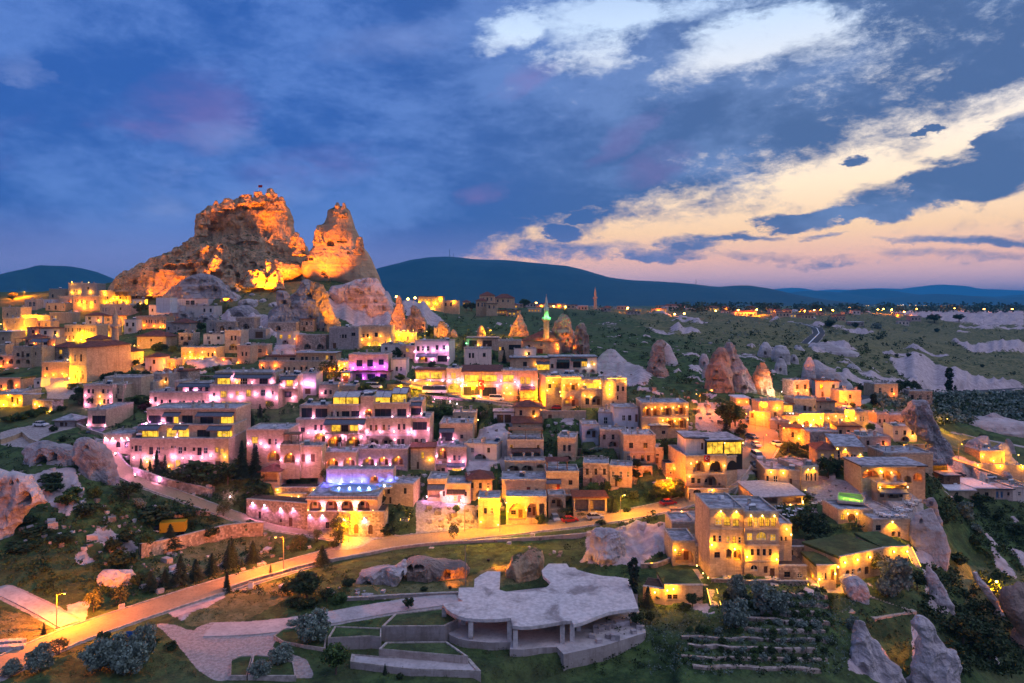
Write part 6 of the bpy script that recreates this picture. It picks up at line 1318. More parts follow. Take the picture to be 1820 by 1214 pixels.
cliff([(280, 1500, 1560), (340, 1440, 1580), (420, 1460, 1600), (560, 1500, 1620)], 'white cliff at the far right edge of the ravine', 196, 'rock_pale', [], .4, .1, 1.2)
cliff([(480, 1175, 1200), (540, 1190, 1240), (620, 1230, 1300), (700, 1300, 1350), (745, 1340, 1375)], 'thin pale rock rib left of the path lamp', 150, 'rock_pale', [], .4, .1, 1.4)
Z(760, 940, 4.136)
o = rock('white_rock', [(5, 1225, 1300), (40, 1205, 1400), (80, 1190, 1440), (150, 1185, 1450), (220, 1140, 1430), (280, 1115, 1400), (345, 1175, 1380)], 148, .6, .16, 'rock_pale', [(1210, 230, 8, 30, 1.2), (1155, 270, 10, 10, 1)], 3.3, 80, 170, None, 4.0, .1); tag(o, 'white tuff rock lit yellow on one side, behind the concrete shell', 'rock')
o = rock('grassy_crest', [(155, 770, 800), (180, 720, 840), (240, 640, 850), (320, 590, 830), (400, 585, 820), (455, 580, 800)], 141, .5, .12, 'rock_castle', [], 4.4, 50, 120, None, 4.0, .05); tag(o, 'orange-lit grassy rock crest behind the concrete shell', 'rock')
Z(400, 900, 3.957)
o = rock('cave_rock', [(395, 1255, 1275), (440, 1200, 1275), (470, 960, 1270), (510, 945, 1255), (550, 940, 1235)], None, .45, .14, 'rock_pale', [(1000, 545, 24, 14, 2), (1245, 490, 12, 16, 2)], 5.5, 40, 110, None, 3.0, .1); tag(o, 'low pale rock with a cave mouth on the debris-strewn lawn', 'rock')
o = rock('cave_bank', [(390, 1330, 1480), (420, 1280, 1700), (450, 1275, 1720), (520, 1290, 1700)], None, .4, .12, 'rock_brown', [(1300, 440, 18, 22, 3), (1360, 435, 30, 18, 3), (1560, 480, 22, 26, 3)], 6.5, 40, 140, None, 3.0, .1); tag(o, 'earth bank with three dark cave arches below the road wall', 'rock')
Z(0, 760, 2.759)
o = rock('cave_cliff', [(215, -60, 45), (240, -80, 110), (290, -90, 180), (360, -95, 228), (400, -100, 130), (480, -110, 90), (560, -110, 60), (610, -110, -10)], 148, .5, .12, 'rock_pale', [(120, 345, 30, 28, 4), (55, 270, 8, 10, 2), (85, 262, 6, 8, 2)], 7.5, 90, 190, None, 5.0, .1); tag(o, 'pale cliff with one big black cave at the left edge', 'cliff')
o = rock('rock_hump', [(60, 385, 450), (100, 372, 500), (150, 375, 540), (205, 410, 556)], 172, .5, .12, 'rock_grey', [(420, 100, 12, 10, 2)], 8.5, 40, 100, None, 4.0); tag(o, 'smooth grey rock hump beside the bend of the hotel ramp', 'rock')
o = 0 and rock('rock_cluster', [(165, 250, 300), (190, 225, 345), (230, 230, 400), (265, 240, 420)], None, .5, .2, 'rock_pale', [(270, 200, 10, 8, 2)], 9.5, 40, 100, None, 3.0, .1)
o = rock('cave_house_rock', [(80, 200, 270), (105, 150, 350), (140, 130, 380), (175, 140, 385)], None, .5, .12, 'rock_grey', [(200, 158, 22, 22, 3), (258, 145, 16, 20, 3)], 1.1, 40, 120, None, 3.0, .1); tag(o, 'rock-cut ruin with two dark doorways above the left-hand hillside', 'ruin')
o = rock('roadside_outcrop', [(725, 510, 640), (745, 490, 645), (775, 495, 640)], None, .5, .15, 'rock_pale', [], 2.1, 24, 70, None, 3.0); tag(o, 'whitish outcrop at the foot of the garden wall', 'rock')
Z(1120, 880, 5.056)

# ------------------------------------------------------------------ free-standing walls and terraces
def ray(u, v, z):
    Y = (HC-z)*F/(v-VH); return ((u-UC)/F*Y, Y)
def wallrun(name, label, px, h, m='rubble', th=.5, top=.15, cap=True, cat='wall', base=1.2, drop=None):
    P = [Vector(place(zu(x), zv(y))) for x, y in px]; pts_ = []
    for a, b_ in zip(P, P[1:]):
        n = max(1, int((b_-a).length/2.5)); pts_ += [a.lerp(b_, k/n) for k in range(n)]
    pts_.append(P[-1]); mb = MB()
    dist = 0
    for a, b_ in zip(pts_, pts_[1:]):
        d = Vector((b_.x-a.x, b_.y-a.y, 0)); L = d.length
        if L < .01: continue
        n = Vector((d.y, -d.x, 0)).normalized()*th/2
        A0, A1, B0, B1 = a-n, a+n, b_-n, b_+n; za, zb = a.z+top, b_.z+top
        lo = lambda p, z: (p.x, p.y, z)
        mb.poly([lo(A1, za-h-base), lo(B1, zb-h-base), lo(B1, zb), lo(A1, za)], m, [(dist, za-h), (dist+L, zb-h), (dist+L, zb), (dist, za)])
        mb.poly([lo(B0, zb-h-base), lo(A0, za-h-base), lo(A0, za), lo(B0, zb)], m, [(dist+L, zb-h), (dist, za-h), (dist, za), (dist+L, zb)])
        mb.poly([lo(A1, za), lo(B1, zb), lo(B0, zb), lo(A0, za)], m); dist += L
    o = link(name, mb.mesh(name))
    if cap:
        c = MB(); c.v = []
        for a, b_ in zip(pts_, pts_[1:]):
            d = Vector((b_.x-a.x, b_.y-a.y, 0))
            if d.length < .01: continue
            n = Vector((d.y, -d.x, 0)).normalized()*(th/2+.07); za, zb = a.z+top+.003, b_.z+top+.003; lo = lambda p, z: (p.x, p.y, z)
            A0, A1, B0, B1 = a-n, a+n, b_-n, b_+n
            c.poly([lo(A1, za), lo(B1, zb), lo(B1, zb+.14), lo(A1, za+.14)], 'parapet'); c.poly([lo(A1, za+.14), lo(B1, zb+.14), lo(B0, zb+.14), lo(A0, za+.14)], 'parapet'); c.poly([lo(B0, zb), lo(A0, za), lo(A0, za+.14), lo(B0, zb+.14)], 'parapet')
        link('coping', c.mesh('coping'), o)
    tag(o, label, cat); return o
def prism(name, label, px, ztop, zbot, side, topm, cat, rim=None, parent=None, plane=None):
    P = [ray(zu(x), zv(y), plane if plane is not None else ztop) for x, y in px]; n = len(P)
    area = sum(P[k][0]*P[(k+1) % n][1]-P[(k+1) % n][0]*P[k][1] for k in range(n))
    if area < 0: P = P[::-1]
    mb = MB()
    mb.poly([(x, y, ztop) for x, y in P], topm); mb.poly([(x, y, zbot) for x, y in P[::-1]], side); d = 0
    for (x0, y0), (x1, y1) in zip(P, P[1:]+P[:1]):
        L = math.hypot(x1-x0, y1-y0); mb.poly([(x0, y0, zbot), (x1, y1, zbot), (x1, y1, ztop), (x0, y0, ztop)], side, [(d, zbot), (d+L, zbot), (d+L, ztop), (d, ztop)]); d += L
    o = link(name, mb.mesh(name), parent)
    if rim:
        c = MB(); cxy = (sum(p[0] for p in P)/n, sum(p[1] for p in P)/n)
        inn = [(x+(cxy[0]-x)*.06, y+(cxy[1]-y)*.06) for x, y in P]
        for k in range(n):
            a, b_, q, w_ = P[k], P[(k+1) % n], inn[(k+1) % n], inn[k]
            c.poly([(a[0], a[1], ztop+.2), (b_[0], b_[1], ztop+.2), (q[0], q[1], ztop+.2), (w_[0], w_[1], ztop+.2)], 'parapet')
            c.poly([(a[0], a[1], ztop+.002), (b_[0], b_[1], ztop+.002), (b_[0], b_[1], ztop+.2), (a[0], a[1], ztop+.2)], 'parapet'); c.poly([(q[0], q[1], ztop+.002), (w_[0], w_[1], ztop+.002), (w_[0], w_[1], ztop+.2), (q[0], q[1], ztop+.2)], 'parapet')
        link('coping', c.mesh('coping'), o)
    if label: tag(o, label, cat)
    return o
Z(400, 900, 3.957)
wallrun('road_wall', 'long retaining wall under the lower edge of the lit road', [(690, 398), (760, 386), (900, 362), (1010, 342), (1180, 305), (1400, 278), (1590, 262), (1720, 258), (1850, 250), (2050, 240), (2300, 225), (2540, 205), (2620, 200)], 3.6, 'concrete_wall', .5, .5)
wallrun('road_parapet', 'low stone parapet where the road drops to the grass bank', [(-10, 612), (60, 582), (160, 548), (260, 515), (350, 495), (450, 462), (560, 435), (690, 398)], .6, 'rubble', .45, .75)
prism('planter', 'lower stone planter with uneven grass, left of the long planter', [(722, 932), (1020, 916), (1098, 925), (1100, 862), (770, 850)], 1.9, -1, 'concrete_wall', 'terrain', 'planter', True)
prism('planter', 'long grassy stone planter beside the concrete shell', [(1102, 850), (1545, 846), (1640, 800), (1530, 722), (1192, 762)], 2.4, -1, 'concrete_wall', 'terrain', 'planter', True)
prism('planter', 'lowest wedge-shaped planter in front of the concrete shell', [(1082, 1008), (1330, 1030), (1710, 1062), (1560, 958), (1130, 962)], 1.6, -1, 'concrete_wall', 'terrain', 'planter', True)
prism('terrace_step', 'low stone terrace below the wedge-shaped planter', [(880, 1100), (1300, 1150), (1800, 1165), (1720, 1075), (1080, 1062), (890, 1045)], .55, -1.5, 'concrete_wall', 'gravel', 'terrace', True)
prism('planter', 'kerbed bed of dark shrubs under the round silver tree', [(340, 915), (400, 955), (560, 985), (705, 1005), (720, 880), (500, 850), (400, 868)], .45, -1, 'parapet', 'terrain', 'planter', True)
prism('planter', 'kerbed bed with a silver tree at the bottom edge', [(160, 1200), (200, 1048), (330, 1060), (480, 1100), (500, 1200)], .4, -1, 'parapet', 'terrain', 'planter', True)
prism('planter', 'small kerbed grass bed at the bottom edge', [(38, 1200), (42, 1085), (110, 1055), (190, 1055), (150, 1200)], .4, -1, 'parapet', 'terrain', 'planter', True)
wallrun('lawn_wall', 'straight low wall in front of the debris-strewn lawn', [(835, 662), (1000, 655), (1240, 640), (1640, 622)], .9, 'concrete_wall', .4, .5)
Z(0, 760, 2.759)
wallrun('garden_wall', 'high stone retaining wall with young pines in front, left of the lit road', [(688, 640), (800, 618), (900, 592), (1000, 565), (1100, 540), (1200, 528), (1290, 525)], 4.0, 'rubble', .6, 3.0)
wallrun('yard_wall', 'low wall of the truck yard below the hotel ramp', [(850, 445), (920, 425), (1030, 432)], 1.5, 'rubble', .4, 1.0)
wallrun('dirt_wall', 'stone wall stepping down beside the dirt car park', [(0, 80), (60, 62), (110, 40), (150, 75), (200, 95)], 2.0, 'tuff', .5, 1.2)
wallrun('lane_wall', 'stone wall between the dirt car park and the picture-window house', [(355, -12), (400, 10), (440, 30), (520, 55)], 1.5, 'tuff', .5, 1.2)
Z(140, 660, 5.056)
wallrun('ramp_wall', 'curved stone wall with pink lights along the hotel ramp', [(490, 930), (560, 955), (680, 1000), (800, 1040), (950, 1075), (1080, 1100), (1200, 1130)], 2.4, 'rubble', .5, 2.0)
Z(200, 560, 7.583)
wallrun('lane_parapet', 'dark retaining wall under the row of parked cars', [(380, 700), (520, 745), (700, 785), (900, 815), (1200, 835), (1380, 840)], 5.5, 'rubble', .5, .5)
Z(700, 500, 4.333)
wallrun('street_wall', 'long retaining wall below the upper street with pink lamps', [(200, 885), (330, 900), (500, 915), (700, 935), (900, 955), (1050, 975), (1200, 980)], 4.0, 'rubble', .5, .6)
Z(1180, 720, 5.059)
wallrun('brick_street_parapet', 'pale parapet down the left side of the brick street', [(585, 760), (660, 720), (740, 640), (790, 560)], 1.2, 'plaster', .4, .8)
Z(1120, 880, 5.056)
wallrun('garden_edge', 'curved stone edge of the hotel garden with small lamps', [(95, 655), (230, 650), (320, 620), (390, 585)], 1.0, 'rubble', .4, .8)
wallrun('garden_edge', 'stone edge wall below the garden beds of the twin-tower hotel', [(730, 780), (870, 785), (1060, 800), (1280, 790), (1330, 800), (1600, 800)], 1.2, 'rubble', .4, .6)
for k, yy_ in enumerate((905, 985, 1065, 1140, 1215, 1300, 1385, 1470, 1555)):
    wallrun('vineyard_terrace', ordn(k+1)+' from the top of nine dry-stone terrace walls on the overgrown slope', [(xa+(xb-xa)*q/9, yy_-8+3.5*q+rnd.uniform(-13, 13)) for xa, xb in [((1350-k*115 if k < 5 else 340+k*20)+rnd.uniform(-60, 90), 1850-k*14+rnd.uniform(-120, 20))] for q in range(10)], .9, 'rubble', rnd.uniform(.5, .8), rnd.uniform(.3, .65), False)

# ------------------------------------------------------------------ the unfinished concrete shell
Z(760, 940, 4.136)
shell = empty('concrete_shell', ray(960, 1120, 0)+(0,), 0, 'unfinished concrete shell with a big irregular flat roof on bare columns', 'building'); shell.location.z = 0
def ins(par, o): o.parent = par; o.matrix_parent_inverse = Matrix.Translation(par.location).inverted(); return o
roofpx = [(110, 550), (135, 585), (165, 610), (220, 637), (280, 654), (350, 661), (430, 664), (520, 662), (612, 654), (625, 712), (690, 718), (760, 716), (840, 706), (920, 692), (990, 680), (1056, 674), (1074, 702), (1140, 685), (1200, 662), (1265, 635), (1330, 612), (1440, 594), (1550, 585), (1475, 366), (1390, 352), (1290, 346), (1200, 328), (1100, 300), (1085, 285), (1040, 282), (1022, 255), (890, 255), (838, 305), (850, 345), (905, 395), (880, 425), (800, 452), (700, 466), (580, 462), (520, 445), (530, 425), (535, 312), (440, 310), (385, 340), (345, 370), (342, 430), (230, 432), (225, 505), (262, 530)]
def cmat():
    m, N, b = mat('cast_concrete'); g = N.new('ShaderNodeNewGeometry'); n1 = N.noise(g.outputs['Position'], .16, 6, .65, .5); n2 = N.noise(g.outputs['Position'], 1.3, 5, .65)
    c = N.mix(N.ss(n2, .35, .65), (.47, .43, .40, 1), (.66, .61, .57, 1)); c = N.mix(N.mul(N.ss(n1, .5, .66), .75), c, (.16, .135, .13, 1)); N.l.new(c, b.inputs['Base Color']); bump(N, b, n2, .5, .1)
cmat()
ins(shell, prism('roof', None, roofpx, 4.4, 3.85, 'cast_concrete', 'cast_concrete', None))
podpx = [(130, 700), (135, 745), (165, 780), (230, 808), (300, 822), (450, 836), (612, 832), (604, 884), (700, 888), (850, 872), (950, 868), (1000, 922), (1150, 890), (1300, 858), (1605, 762), (1590, 690), (1500, 470), (1300, 380), (500, 470), (250, 560)]
ins(shell, prism('podium', None, podpx, 1.0, -6, 'concrete_wall', 'gravel', None))
for x, y in [(122, 700), (318, 806), (602, 815), (646, 868), (990, 838), (1062, 820), (1522, 690), (1110, 745), (265, 700), (820, 720)]:
    px_, py_ = ray(zu(x), zv(y), 1.0); mb = MB(); mb.box(-.38, .38, -.38, .38, 1.003, 3.85, 'cast_concrete', 'tb'); ins(shell, link('column', mb.mesh('column'), None, (px_, py_, 0)))
px_, py_ = ray(zu(900), zv(600), 1.0); mb = MB(); mb.box(-14, 16, 0, .4, 1.003, 3.85, 'concrete_wall', 'tb'); ins(shell, link('back_wall', mb.mesh('back_wall'), None, (px_, py_, 0)))
0 and prism('terrace_bank', 'lower stone bank wall sweeping up to the right under the concrete shell', [(620, 1075), (760, 1010), (1000, 925), (1300, 860), (1610, 765), (1640, 940), (1500, 1060), (1300, 1130)], .1, -3, 'concrete_wall', 'gravel', 'wall')
gr = 'stone blocks stacked under the concrete shell'
for k, (x, y) in enumerate([(1235, 765), (1275, 748), (1320, 735), (1365, 725), (1410, 715), (1450, 708), (1240, 735), (1290, 722), (1340, 708), (1390, 700), (1515, 768), (1555, 735), (1330, 800), (1210, 800), (1260, 835), (1380, 812)]):
    a, b_ = ray(zu(x), zv(y), 1.0); mb = MB(); s_ = rnd.uniform(.45, .75); mb.box(-s_, s_, -s_*.8, s_*.8, 0, s_*1.3, 'rock_pale', 'b'); o = link('stone_block', mb.mesh('stone_block'), None, (a, b_, 1.004), (0, 0, rnd.uniform(-.5, .5))); ask(o, 'cut pinkish stone block on the concrete shell terrace', 'block', zu(x), zv(y), gr, 'cut stone blocks on the concrete shell terrace', False)
Z(0, 760, 2.759)
for k in range(14):
    x, y = 5+(k % 7)*16+rnd.uniform(-3, 3), 1085-(k//7)*26+(k % 7)*-1; a, b_, c_ = place(zu(x), zv(y+10)); mb = MB(); mb.box(-.62, .62, -.5, .5, 0, .95, 'rock_pale', 'b')
    o = link('stone_block', mb.mesh('stone_block'), None, (a, b_, c_-.1), (0, 0, rnd.uniform(-.3, .3))); ask(o, 'white stone block in the pile by the road', 'block', zu(x), zv(y), 'white stone blocks piled by the road', 'white stone blocks piled by the road', False)
# ------------------------------------------------------------------ trees
def leaf(mb, c, r, m, flat=.7, asp=.55):
    a = Vector((rnd.uniform(-1, 1), rnd.uniform(-1, 1), rnd.uniform(-flat, flat))).normalized(); b_ = a.cross(Vector((rnd.uniform(-1, 1), rnd.uniform(-1, 1), rnd.uniform(-1, 1)))).normalized()
    mb.poly([c-a*r, c+b_*r*asp, c+a*r, c-b_*r*asp], m)
def crown_round(n, m, rx, z0, z1, clumps=26, size=.32, rag=.35):
    mb = MB(); C_ = []
    for _ in range(clumps):
        d = Vector((rnd.gauss(0, 1), rnd.gauss(0, 1), rnd.gauss(0, .8))).normalized()*rnd.uniform(.45, 1.0); C_.append(Vector((d.x*rx, d.y*rx, (z0+z1)/2+d.z*(z1-z0)/2)))
    for k in range(n):
        c = rnd.choice(C_); s = rx*rag
        while True:
            q = Vector((rnd.uniform(-1, 1), rnd.uniform(-1, 1), rnd.uniform(-1, 1)))
            if q.length < 1: break
        leaf(mb, c+q*s, size*rnd.uniform(.6, 1.3), m)
    return mb
def crown_cone(n, m, r, z0, z1, size=.34, layers=9):
    mb = MB()
    for k in range(n):
        t = rnd.random()**1.5; lay = math.floor(t*layers)/layers; f = t*layers-math.floor(t*layers)
        rr = r*(1-t)**.9*(1-.35*f)*rnd.uniform(.35, 1.05)+.05; a = rnd.choice(range(11))*2*PI/11+rnd.gauss(0, .22)+lay*2.4
        c = Vector((rr*math.cos(a), rr*math.sin(a), z0+(z1-z0)*t-.18*rr)); d = Vector((math.cos(a), math.sin(a), -.35)).normalized(); b_ = d.cross(Vector((0, 0, 1))).normalized()
        L = size*rnd.uniform(.7, 1.3)*(1.1-.5*t); mb.poly([c-d*L, c+b_*L*.4+Vector((0, 0, rnd.uniform(-.08, .08))), c+d*L, c-b_*L*.4], m)
    return mb
def trunk(h, r, limbs=5, top=.55, spread=1.2):
    mb = MB(); mb.tube((0, 0, -.6), (0, 0, h*top), r*1.2, r*.6, 'bark', 7)
    for k in range(limbs):
        a = k*2*PI/limbs+rnd.uniform(-.3, .3); z = h*top*rnd.uniform(.5, .98); mb.tube((0, 0, z), (math.cos(a)*spread, math.sin(a)*spread, z+h*.22), r*.45, r*.12, 'bark', 5, False)
    return mb
KIND = {}
def tree_kind(key, name, cat, phrase, plural, H, W, cr, tr):
    R = empty(name, (0, -500, -200)); t_ = link('trunk', tr.mesh('trunk'), R); c_ = link('crown', cr.mesh('crown'), R); KIND[key] = (R, H, W, name, cat, phrase, plural, [False])
tree_kind('B', 'broadleaf_tree', 'tree', 'dark green broadleaf tree', 'dark green broadleaf trees', 6.0, 5.4, crown_round(1500, 'leaf_dark', 2.2, 1.6, 5.8), trunk(6, .18))
tree_kind('G', 'broadleaf_tree', 'tree', 'bright green broadleaf tree', 'bright green broadleaf trees', 6.0, 5.4, crown_round(1500, 'leaf_green', 2.2, 1.4, 5.8, 30), trunk(6, .18))
tree_kind('L', 'broadleaf_tree', 'tree', 'yellow-green leafy tree', 'yellow-green leafy trees', 6.0, 5.4, crown_round(1500, 'leaf_lime', 2.2, 1.4, 5.8, 22), trunk(6, .18))
tree_kind('O', 'olive_tree', 'tree', 'sparse brownish tree', 'sparse brownish trees', 6.0, 5.0, crown_round(650, 'leaf_olive', 2.1, 1.6, 5.8, 24, .3, .45), trunk(6, .14, 7, .6))
tree_kind('S', 'oleaster_tree', 'tree', 'silver-leaved oleaster', 'silver-leaved oleasters', 5.0, 5.6, crown_round(1900, 'leaf_silver', 2.4, .5, 4.9, 34, .3, .34), trunk(5, .15, 6, .5))
tree_kind('C', 'spruce_tree', 'tree', 'dark pointed spruce', 'dark pointed spruces', 7.0, 3.4, crown_cone(1500, 'leaf_pine', 1.6, .5, 7.0), trunk(7, .12, 0, .95))
tree_kind('P', 'pine_tree', 'tree', 'dark layered pine', 'dark layered pines', 6.5, 4.2, crown_cone(900, 'leaf_pine', 2.1, 1.2, 6.4, .42, 6), trunk(6.5, .13, 0, .95))
tree_kind('Y', 'cypress_tree', 'tree', 'narrow dark cypress', 'narrow dark cypresses', 7.0, 1.9, crown_round(1300, 'leaf_pine', .62, .3, 7.0, 34, .3, .6), trunk(7, .1, 0, .8))
tree_kind('U', 'bush', 'bush', 'low dark green bush', 'low dark green bushes', 2.4, 3.4, crown_round(900, 'leaf_dark', 1.4, .1, 2.3, 18, .26, .4), trunk(2.4, .07, 4, .4, .7))
tree_kind('V', 'bush', 'bush', 'fresh green bush', 'fresh green bushes', 2.4, 3.4, crown_round(900, 'leaf_green', 1.4, .1, 2.3, 18, .26, .4), trunk(2.4, .07, 4, .4, .7))
tree_kind('R', 'bush', 'bush', 'dark red shrub', 'dark red shrubs', 2.4, 3.4, crown_round(800, 'leaf_red', 1.4, .1, 2.3, 16, .26, .4), trunk(2.4, .07, 4, .4, .7))
tree_kind('E', 'bush', 'bush', 'silvery blue bush', 'silvery blue bushes', 2.4, 3.4, crown_round(900, 'leaf_silver', 1.4, .1, 2.3, 18, .24, .4), trunk(2.4, .07, 4, .4, .7))
def palm():
    cr = MB(); tr = MB(); tr.tube((0, 0, -.5), (.15, 0, 4.2), .22, .15, 'bark', 8)
    for k in range(16):
        a = k*2*PI/16+rnd.uniform(-.15, .15); up = rnd.uniform(.1, .9); p = Vector((.15, 0, 4.2)); d = Vector((math.cos(a), math.sin(a), up)); w = Vector((-math.sin(a), math.cos(a), 0))
        for s in range(6):
            q = p+d*.38; cr.poly([p-w*.26, p+w*.26, q+w*.2, q-w*.2] if s < 5 else [p-w*.2, p+w*.2, q], 'leaf_olive'); p = q; d = (d+Vector((0, 0, -.32))).normalized()
    tree_kind('M', 'palm_tree', 'tree', 'small palm tree', 'small palms', 5.0, 4.2, cr, tr)
palm()
TREES = []
def plant(key, u, v, hp, wp=None, D=None):
    R, H, W, name, cat, phrase, plural, used = KIND[key]
    x, y, z = place(u, v) if D is None else ((u-UC)/F*D, D, HC-(v-VH)/F*D)
    h = hp/F*y; sz = h/H; sx = sz if wp is None else wp/F*y/W
    if used[0]: o = dup(R, (x, y, z-.1), rnd.uniform(0, 6.28), (sx, sx, sz))
    else: o = R; used[0] = True; o.location = (x, y, z-.1); o.scale = (sx, sx, sz); o.name = name
    size = 'tall' if hp > 42 else ('small' if hp < 20 else '')
    ask(o, (size+' '+phrase).strip(), cat, u, v, plural, (size+' '+plural).strip()); TREES.append((x, y, sx*W/2)); return o
def T(txt):
    for f in S(txt): plant(f[0], zu(f[1]), zv(f[2]), f[3]/ZF, f[4]/ZF if len(f) > 4 else None)
Z(140, 660, 5.056)
T('C 560 885 110;C 700 935 230;C 775 910 165;C 640 900 110;U 1050 985 180 400;B 1340 1000 170 190;C 1465 960 340;C 1595 960 300;C 1552 490 140;C 1630 410 120;O 1715 350 90;B 122 330 130 110;B 40 320 110;V 530 290 80 220;R 590 345 60 130;B 1590 1150 170 220;U 870 960 70 150;U 960 1000 80 200;C 500 440 60;U 440 290 40;V 500 880 50 90;B 850 860 120 130;C 730 880 120;U 1230 1010 90 200;C 1290 960 130')
Z(420, 660, 4.047)
T('C 42 690 190;C 130 705 190;C 112 392 110;C 168 322 90;C 352 822 100;C 555 790 92;C 748 578 115;C 886 560 115;C 1250 608 135;C 1165 795 85;O 862 850 130 70;Y 1040 1015 140 90;B 175 905 110 170;O 742 1195 170 150;B 92 1155 90 90;U 1100 1175 80 150;U 270 925 40 120;V 445 950 40 60;B 700 1165 100 100;O 420 800 120 70;O 630 790 90 60;U 1220 880 60 120;E 1230 900 70 110;U 620 235 40 70;V 480 232 34 60')
Z(460, 560, 5.056)
T('O 630 590 190 180;U 1250 385 90 110;O 780 285 110 130;G 1640 985 180 270;O 700 590 80 90;U 1270 585 60 100;V 950 690 80 130;O 890 660 110 60;B 1560 470 60 70;O 90 830 70 100;U 1070 600 50 160;B 1760 980 90 100;C 1790 1110 110')
Z(700, 500, 4.333)
T('P 960 1050 230 90;C 850 632 110;C 537 520 80;C 565 632 60;C 770 600 70;B 285 680 60;O 690 640 40 60;U 740 640 40;G 660 1050 90 110;O 700 1060 70 90;G 420 1060 60 90;B 300 1080 110 150;C 200 130 80;B 600 230 70 90;B 560 225 60 80;B 860 220 70 110;B 820 225 60 80;G 1010 205 70 100;U 280 420 70 90;B 1600 720 30;V 1330 1030 22 160;O 1110 1080 80 110;G 1100 1035 30 100;V 250 880 20 30')
Z(760, 700, 3.792)
T('Y 1412 580 150 84;Y 1265 325 120 60;L 1640 705 130 260;P 1250 800 110 85;G 1120 690 90 140;B 1200 690 110 90;L 770 880 70 100;O 930 815 60 130;O 178 985 110 70;G 195 808 60 60;B 1290 620 100 120;L 1540 700 90 100;U 1060 560 50 90;U 455 200 40 50;B 1620 450 150 130;L 1390 710 60 80;U 1340 800 40 60;O 1040 825 40 90;U 1170 880 30 80;B 1700 440 70 80;V 1440 250 20 90;U 1080 395 24 110;E 1150 380 20 60')
Z(1180, 720, 5.059)
T('L 592 200 240 270;G 640 190 200 200;P 560 250 120 110;P 690 255 125 120;B 720 230 70;B 1480 655 200 200;L 1110 410 90 130;B 1180 430 100 120;L 1250 470 50 90;U 1290 270 60 100;B 1070 330 60 80;U 1390 400 50;L 300 850 30;B 40 420 120 110;L 80 830 100 170;L 1300 850 50 110;C 1560 640 110')
Z(1300, 680, 7.583)
T('M 1140 700 160;U 1010 715 90 120;B 1290 490 50;L 1650 340 60;L 1700 480 60;B 1030 940 110 160;V 790 690 30 90;B 860 560 40;B 1640 330 60')
Z(1480, 700, 5.059)
T('Y 852 375 130 70;G 345 360 100 100;Y 368 100 110 60;B 180 130 60;U 1060 560 60 100;E 1230 470 70 120;B 60 700 120 160;L 200 700 90;B 1330 1010 120 160;U 1120 970 70;E 1180 1100 150 160;L 660 370 50 120;L 720 400 50 130;U 360 410 40 110;U 1340 380 20 100')
Z(1120, 880, 5.056)
T('Y 30 1010 480 120;Y 352 552 190 40;S 960 930 210 190;S 950 1195 270 250;S 1210 1040 260 280;S 1330 1050 190 190;P 160 1000 190 130;B 560 1000 120 130;B 240 960 120 110;B 1600 390 250 260;L 1500 330 150 130;B 1720 420 200 200;U 840 610 50 40;U 1060 1010 60;U 500 1030 60 130;B 270 570 70;B 640 960 80 90;U 1420 900 40 70;U 1560 890 40 80;U 1680 880 40;L 1650 980 60 90;E 1540 1180 60 130;E 1680 1190 70 120;V 160 650 30 60;B 60 1180 140 160;B 180 1150 110;V 940 690 40 60;V 1080 750 40 90')
Z(1440, 900, 4.047)
T('O 510 510 170 150;S 620 610 260 260;B 770 600 140 140;S 560 650 140 160;B 1100 990 220 260;B 1290 1130 260 280;U 1070 420 90 130;E 1120 90 100 130;E 1200 190 70 100;B 60 300 120 200;U 90 620 40;U 140 700 34;E 300 890 110 110;B 380 240 40 40;U 500 245 30;U 560 250 40;U 1490 200 80 150;B 1350 110 70;U 960 120 60;U 1180 280 60;V 1220 320 50 160;U 1340 1010 90;U 880 590 70 110;U 1180 760 90 140;L 1360 740 50 90')
Z(400, 900, 3.957)
T('S 620 960 230 240;S 395 1105 130 180;S 250 1200 120 170;G 780 1180 210 230;B 1290 725 90 90;P 685 415 150 130;C 320 495 90;P 28 440 190 130;P 200 405 160 110;O 530 310 120 110;C 10 580 120;B 575 660 200 240;B 715 672 100 110;V 800 685 80 110;U 480 700 60 120;C 1125 1180 80;C 1250 1180 60;C 1380 1185 50;O 800 275 130 120;U 540 720 70 120;O 470 320 60 60;U 620 700 60 120;B 440 620 90 120;U 860 560 60 110;P 120 440 80 40;O 650 250 90 80;L 760 290 50 90;U 1400 590 30 60;B 1330 400 60 140;U 1480 410 40 120;E 470 840 40 90;U 1230 1210 40')
Z(0, 760, 2.759)
T('B 455 210 90 150;V 460 345 60 70;V 330 375 60 110;B 630 350 90 120;G 705 620 100 110;P 835 600 130 110;B 1030 555 80 90;O 1095 440 80 70;P 740 800 100 80;P 810 785 95 85;P 885 770 150 100;P 960 750 110 90;P 1040 720 110 80;P 1140 690 140 90;P 1240 660 110 80;C 1115 805 100;O 460 905 110 90;O 590 870 95 80;S 490 1190 160 170;S 575 1170 150 160;S 700 1150 190 130;S 195 1195 130 130;S 640 1210 150 160;O 290 1110 80 90;U 500 1045 45 80;U 845 1085 40 70;C 215 1012 60;U 260 270 50 120;U 250 310 40 130;U 550 600 60;B 570 860 80 60;B 680 790 80 80;U 600 680 80 150;U 420 430 60 120;E 690 400 60 60;B 920 440 50 120;U 780 450 70 200;V 350 330 40 90;U 120 470 40 120;U 200 520 40 160;U 100 600 40 180;U 300 560 40 120;S 60 1210 70 100;U 760 1060 30;U 620 560 60 100')
Z(0, 560, 7.583)
T('C 1482 650 180;P 1700 640 190 130;O 1600 640 220 160;G 1770 690 150 230;B 1830 700 110;B 580 300 120 180;L 960 1010 90 150;U 1300 880 90 200;U 1420 860 70 200;U 1580 850 80 260;B 1080 1090 130 170;L 1000 960 50 120;B 800 520 40 100;V 90 800 30 200;B 830 260 60')
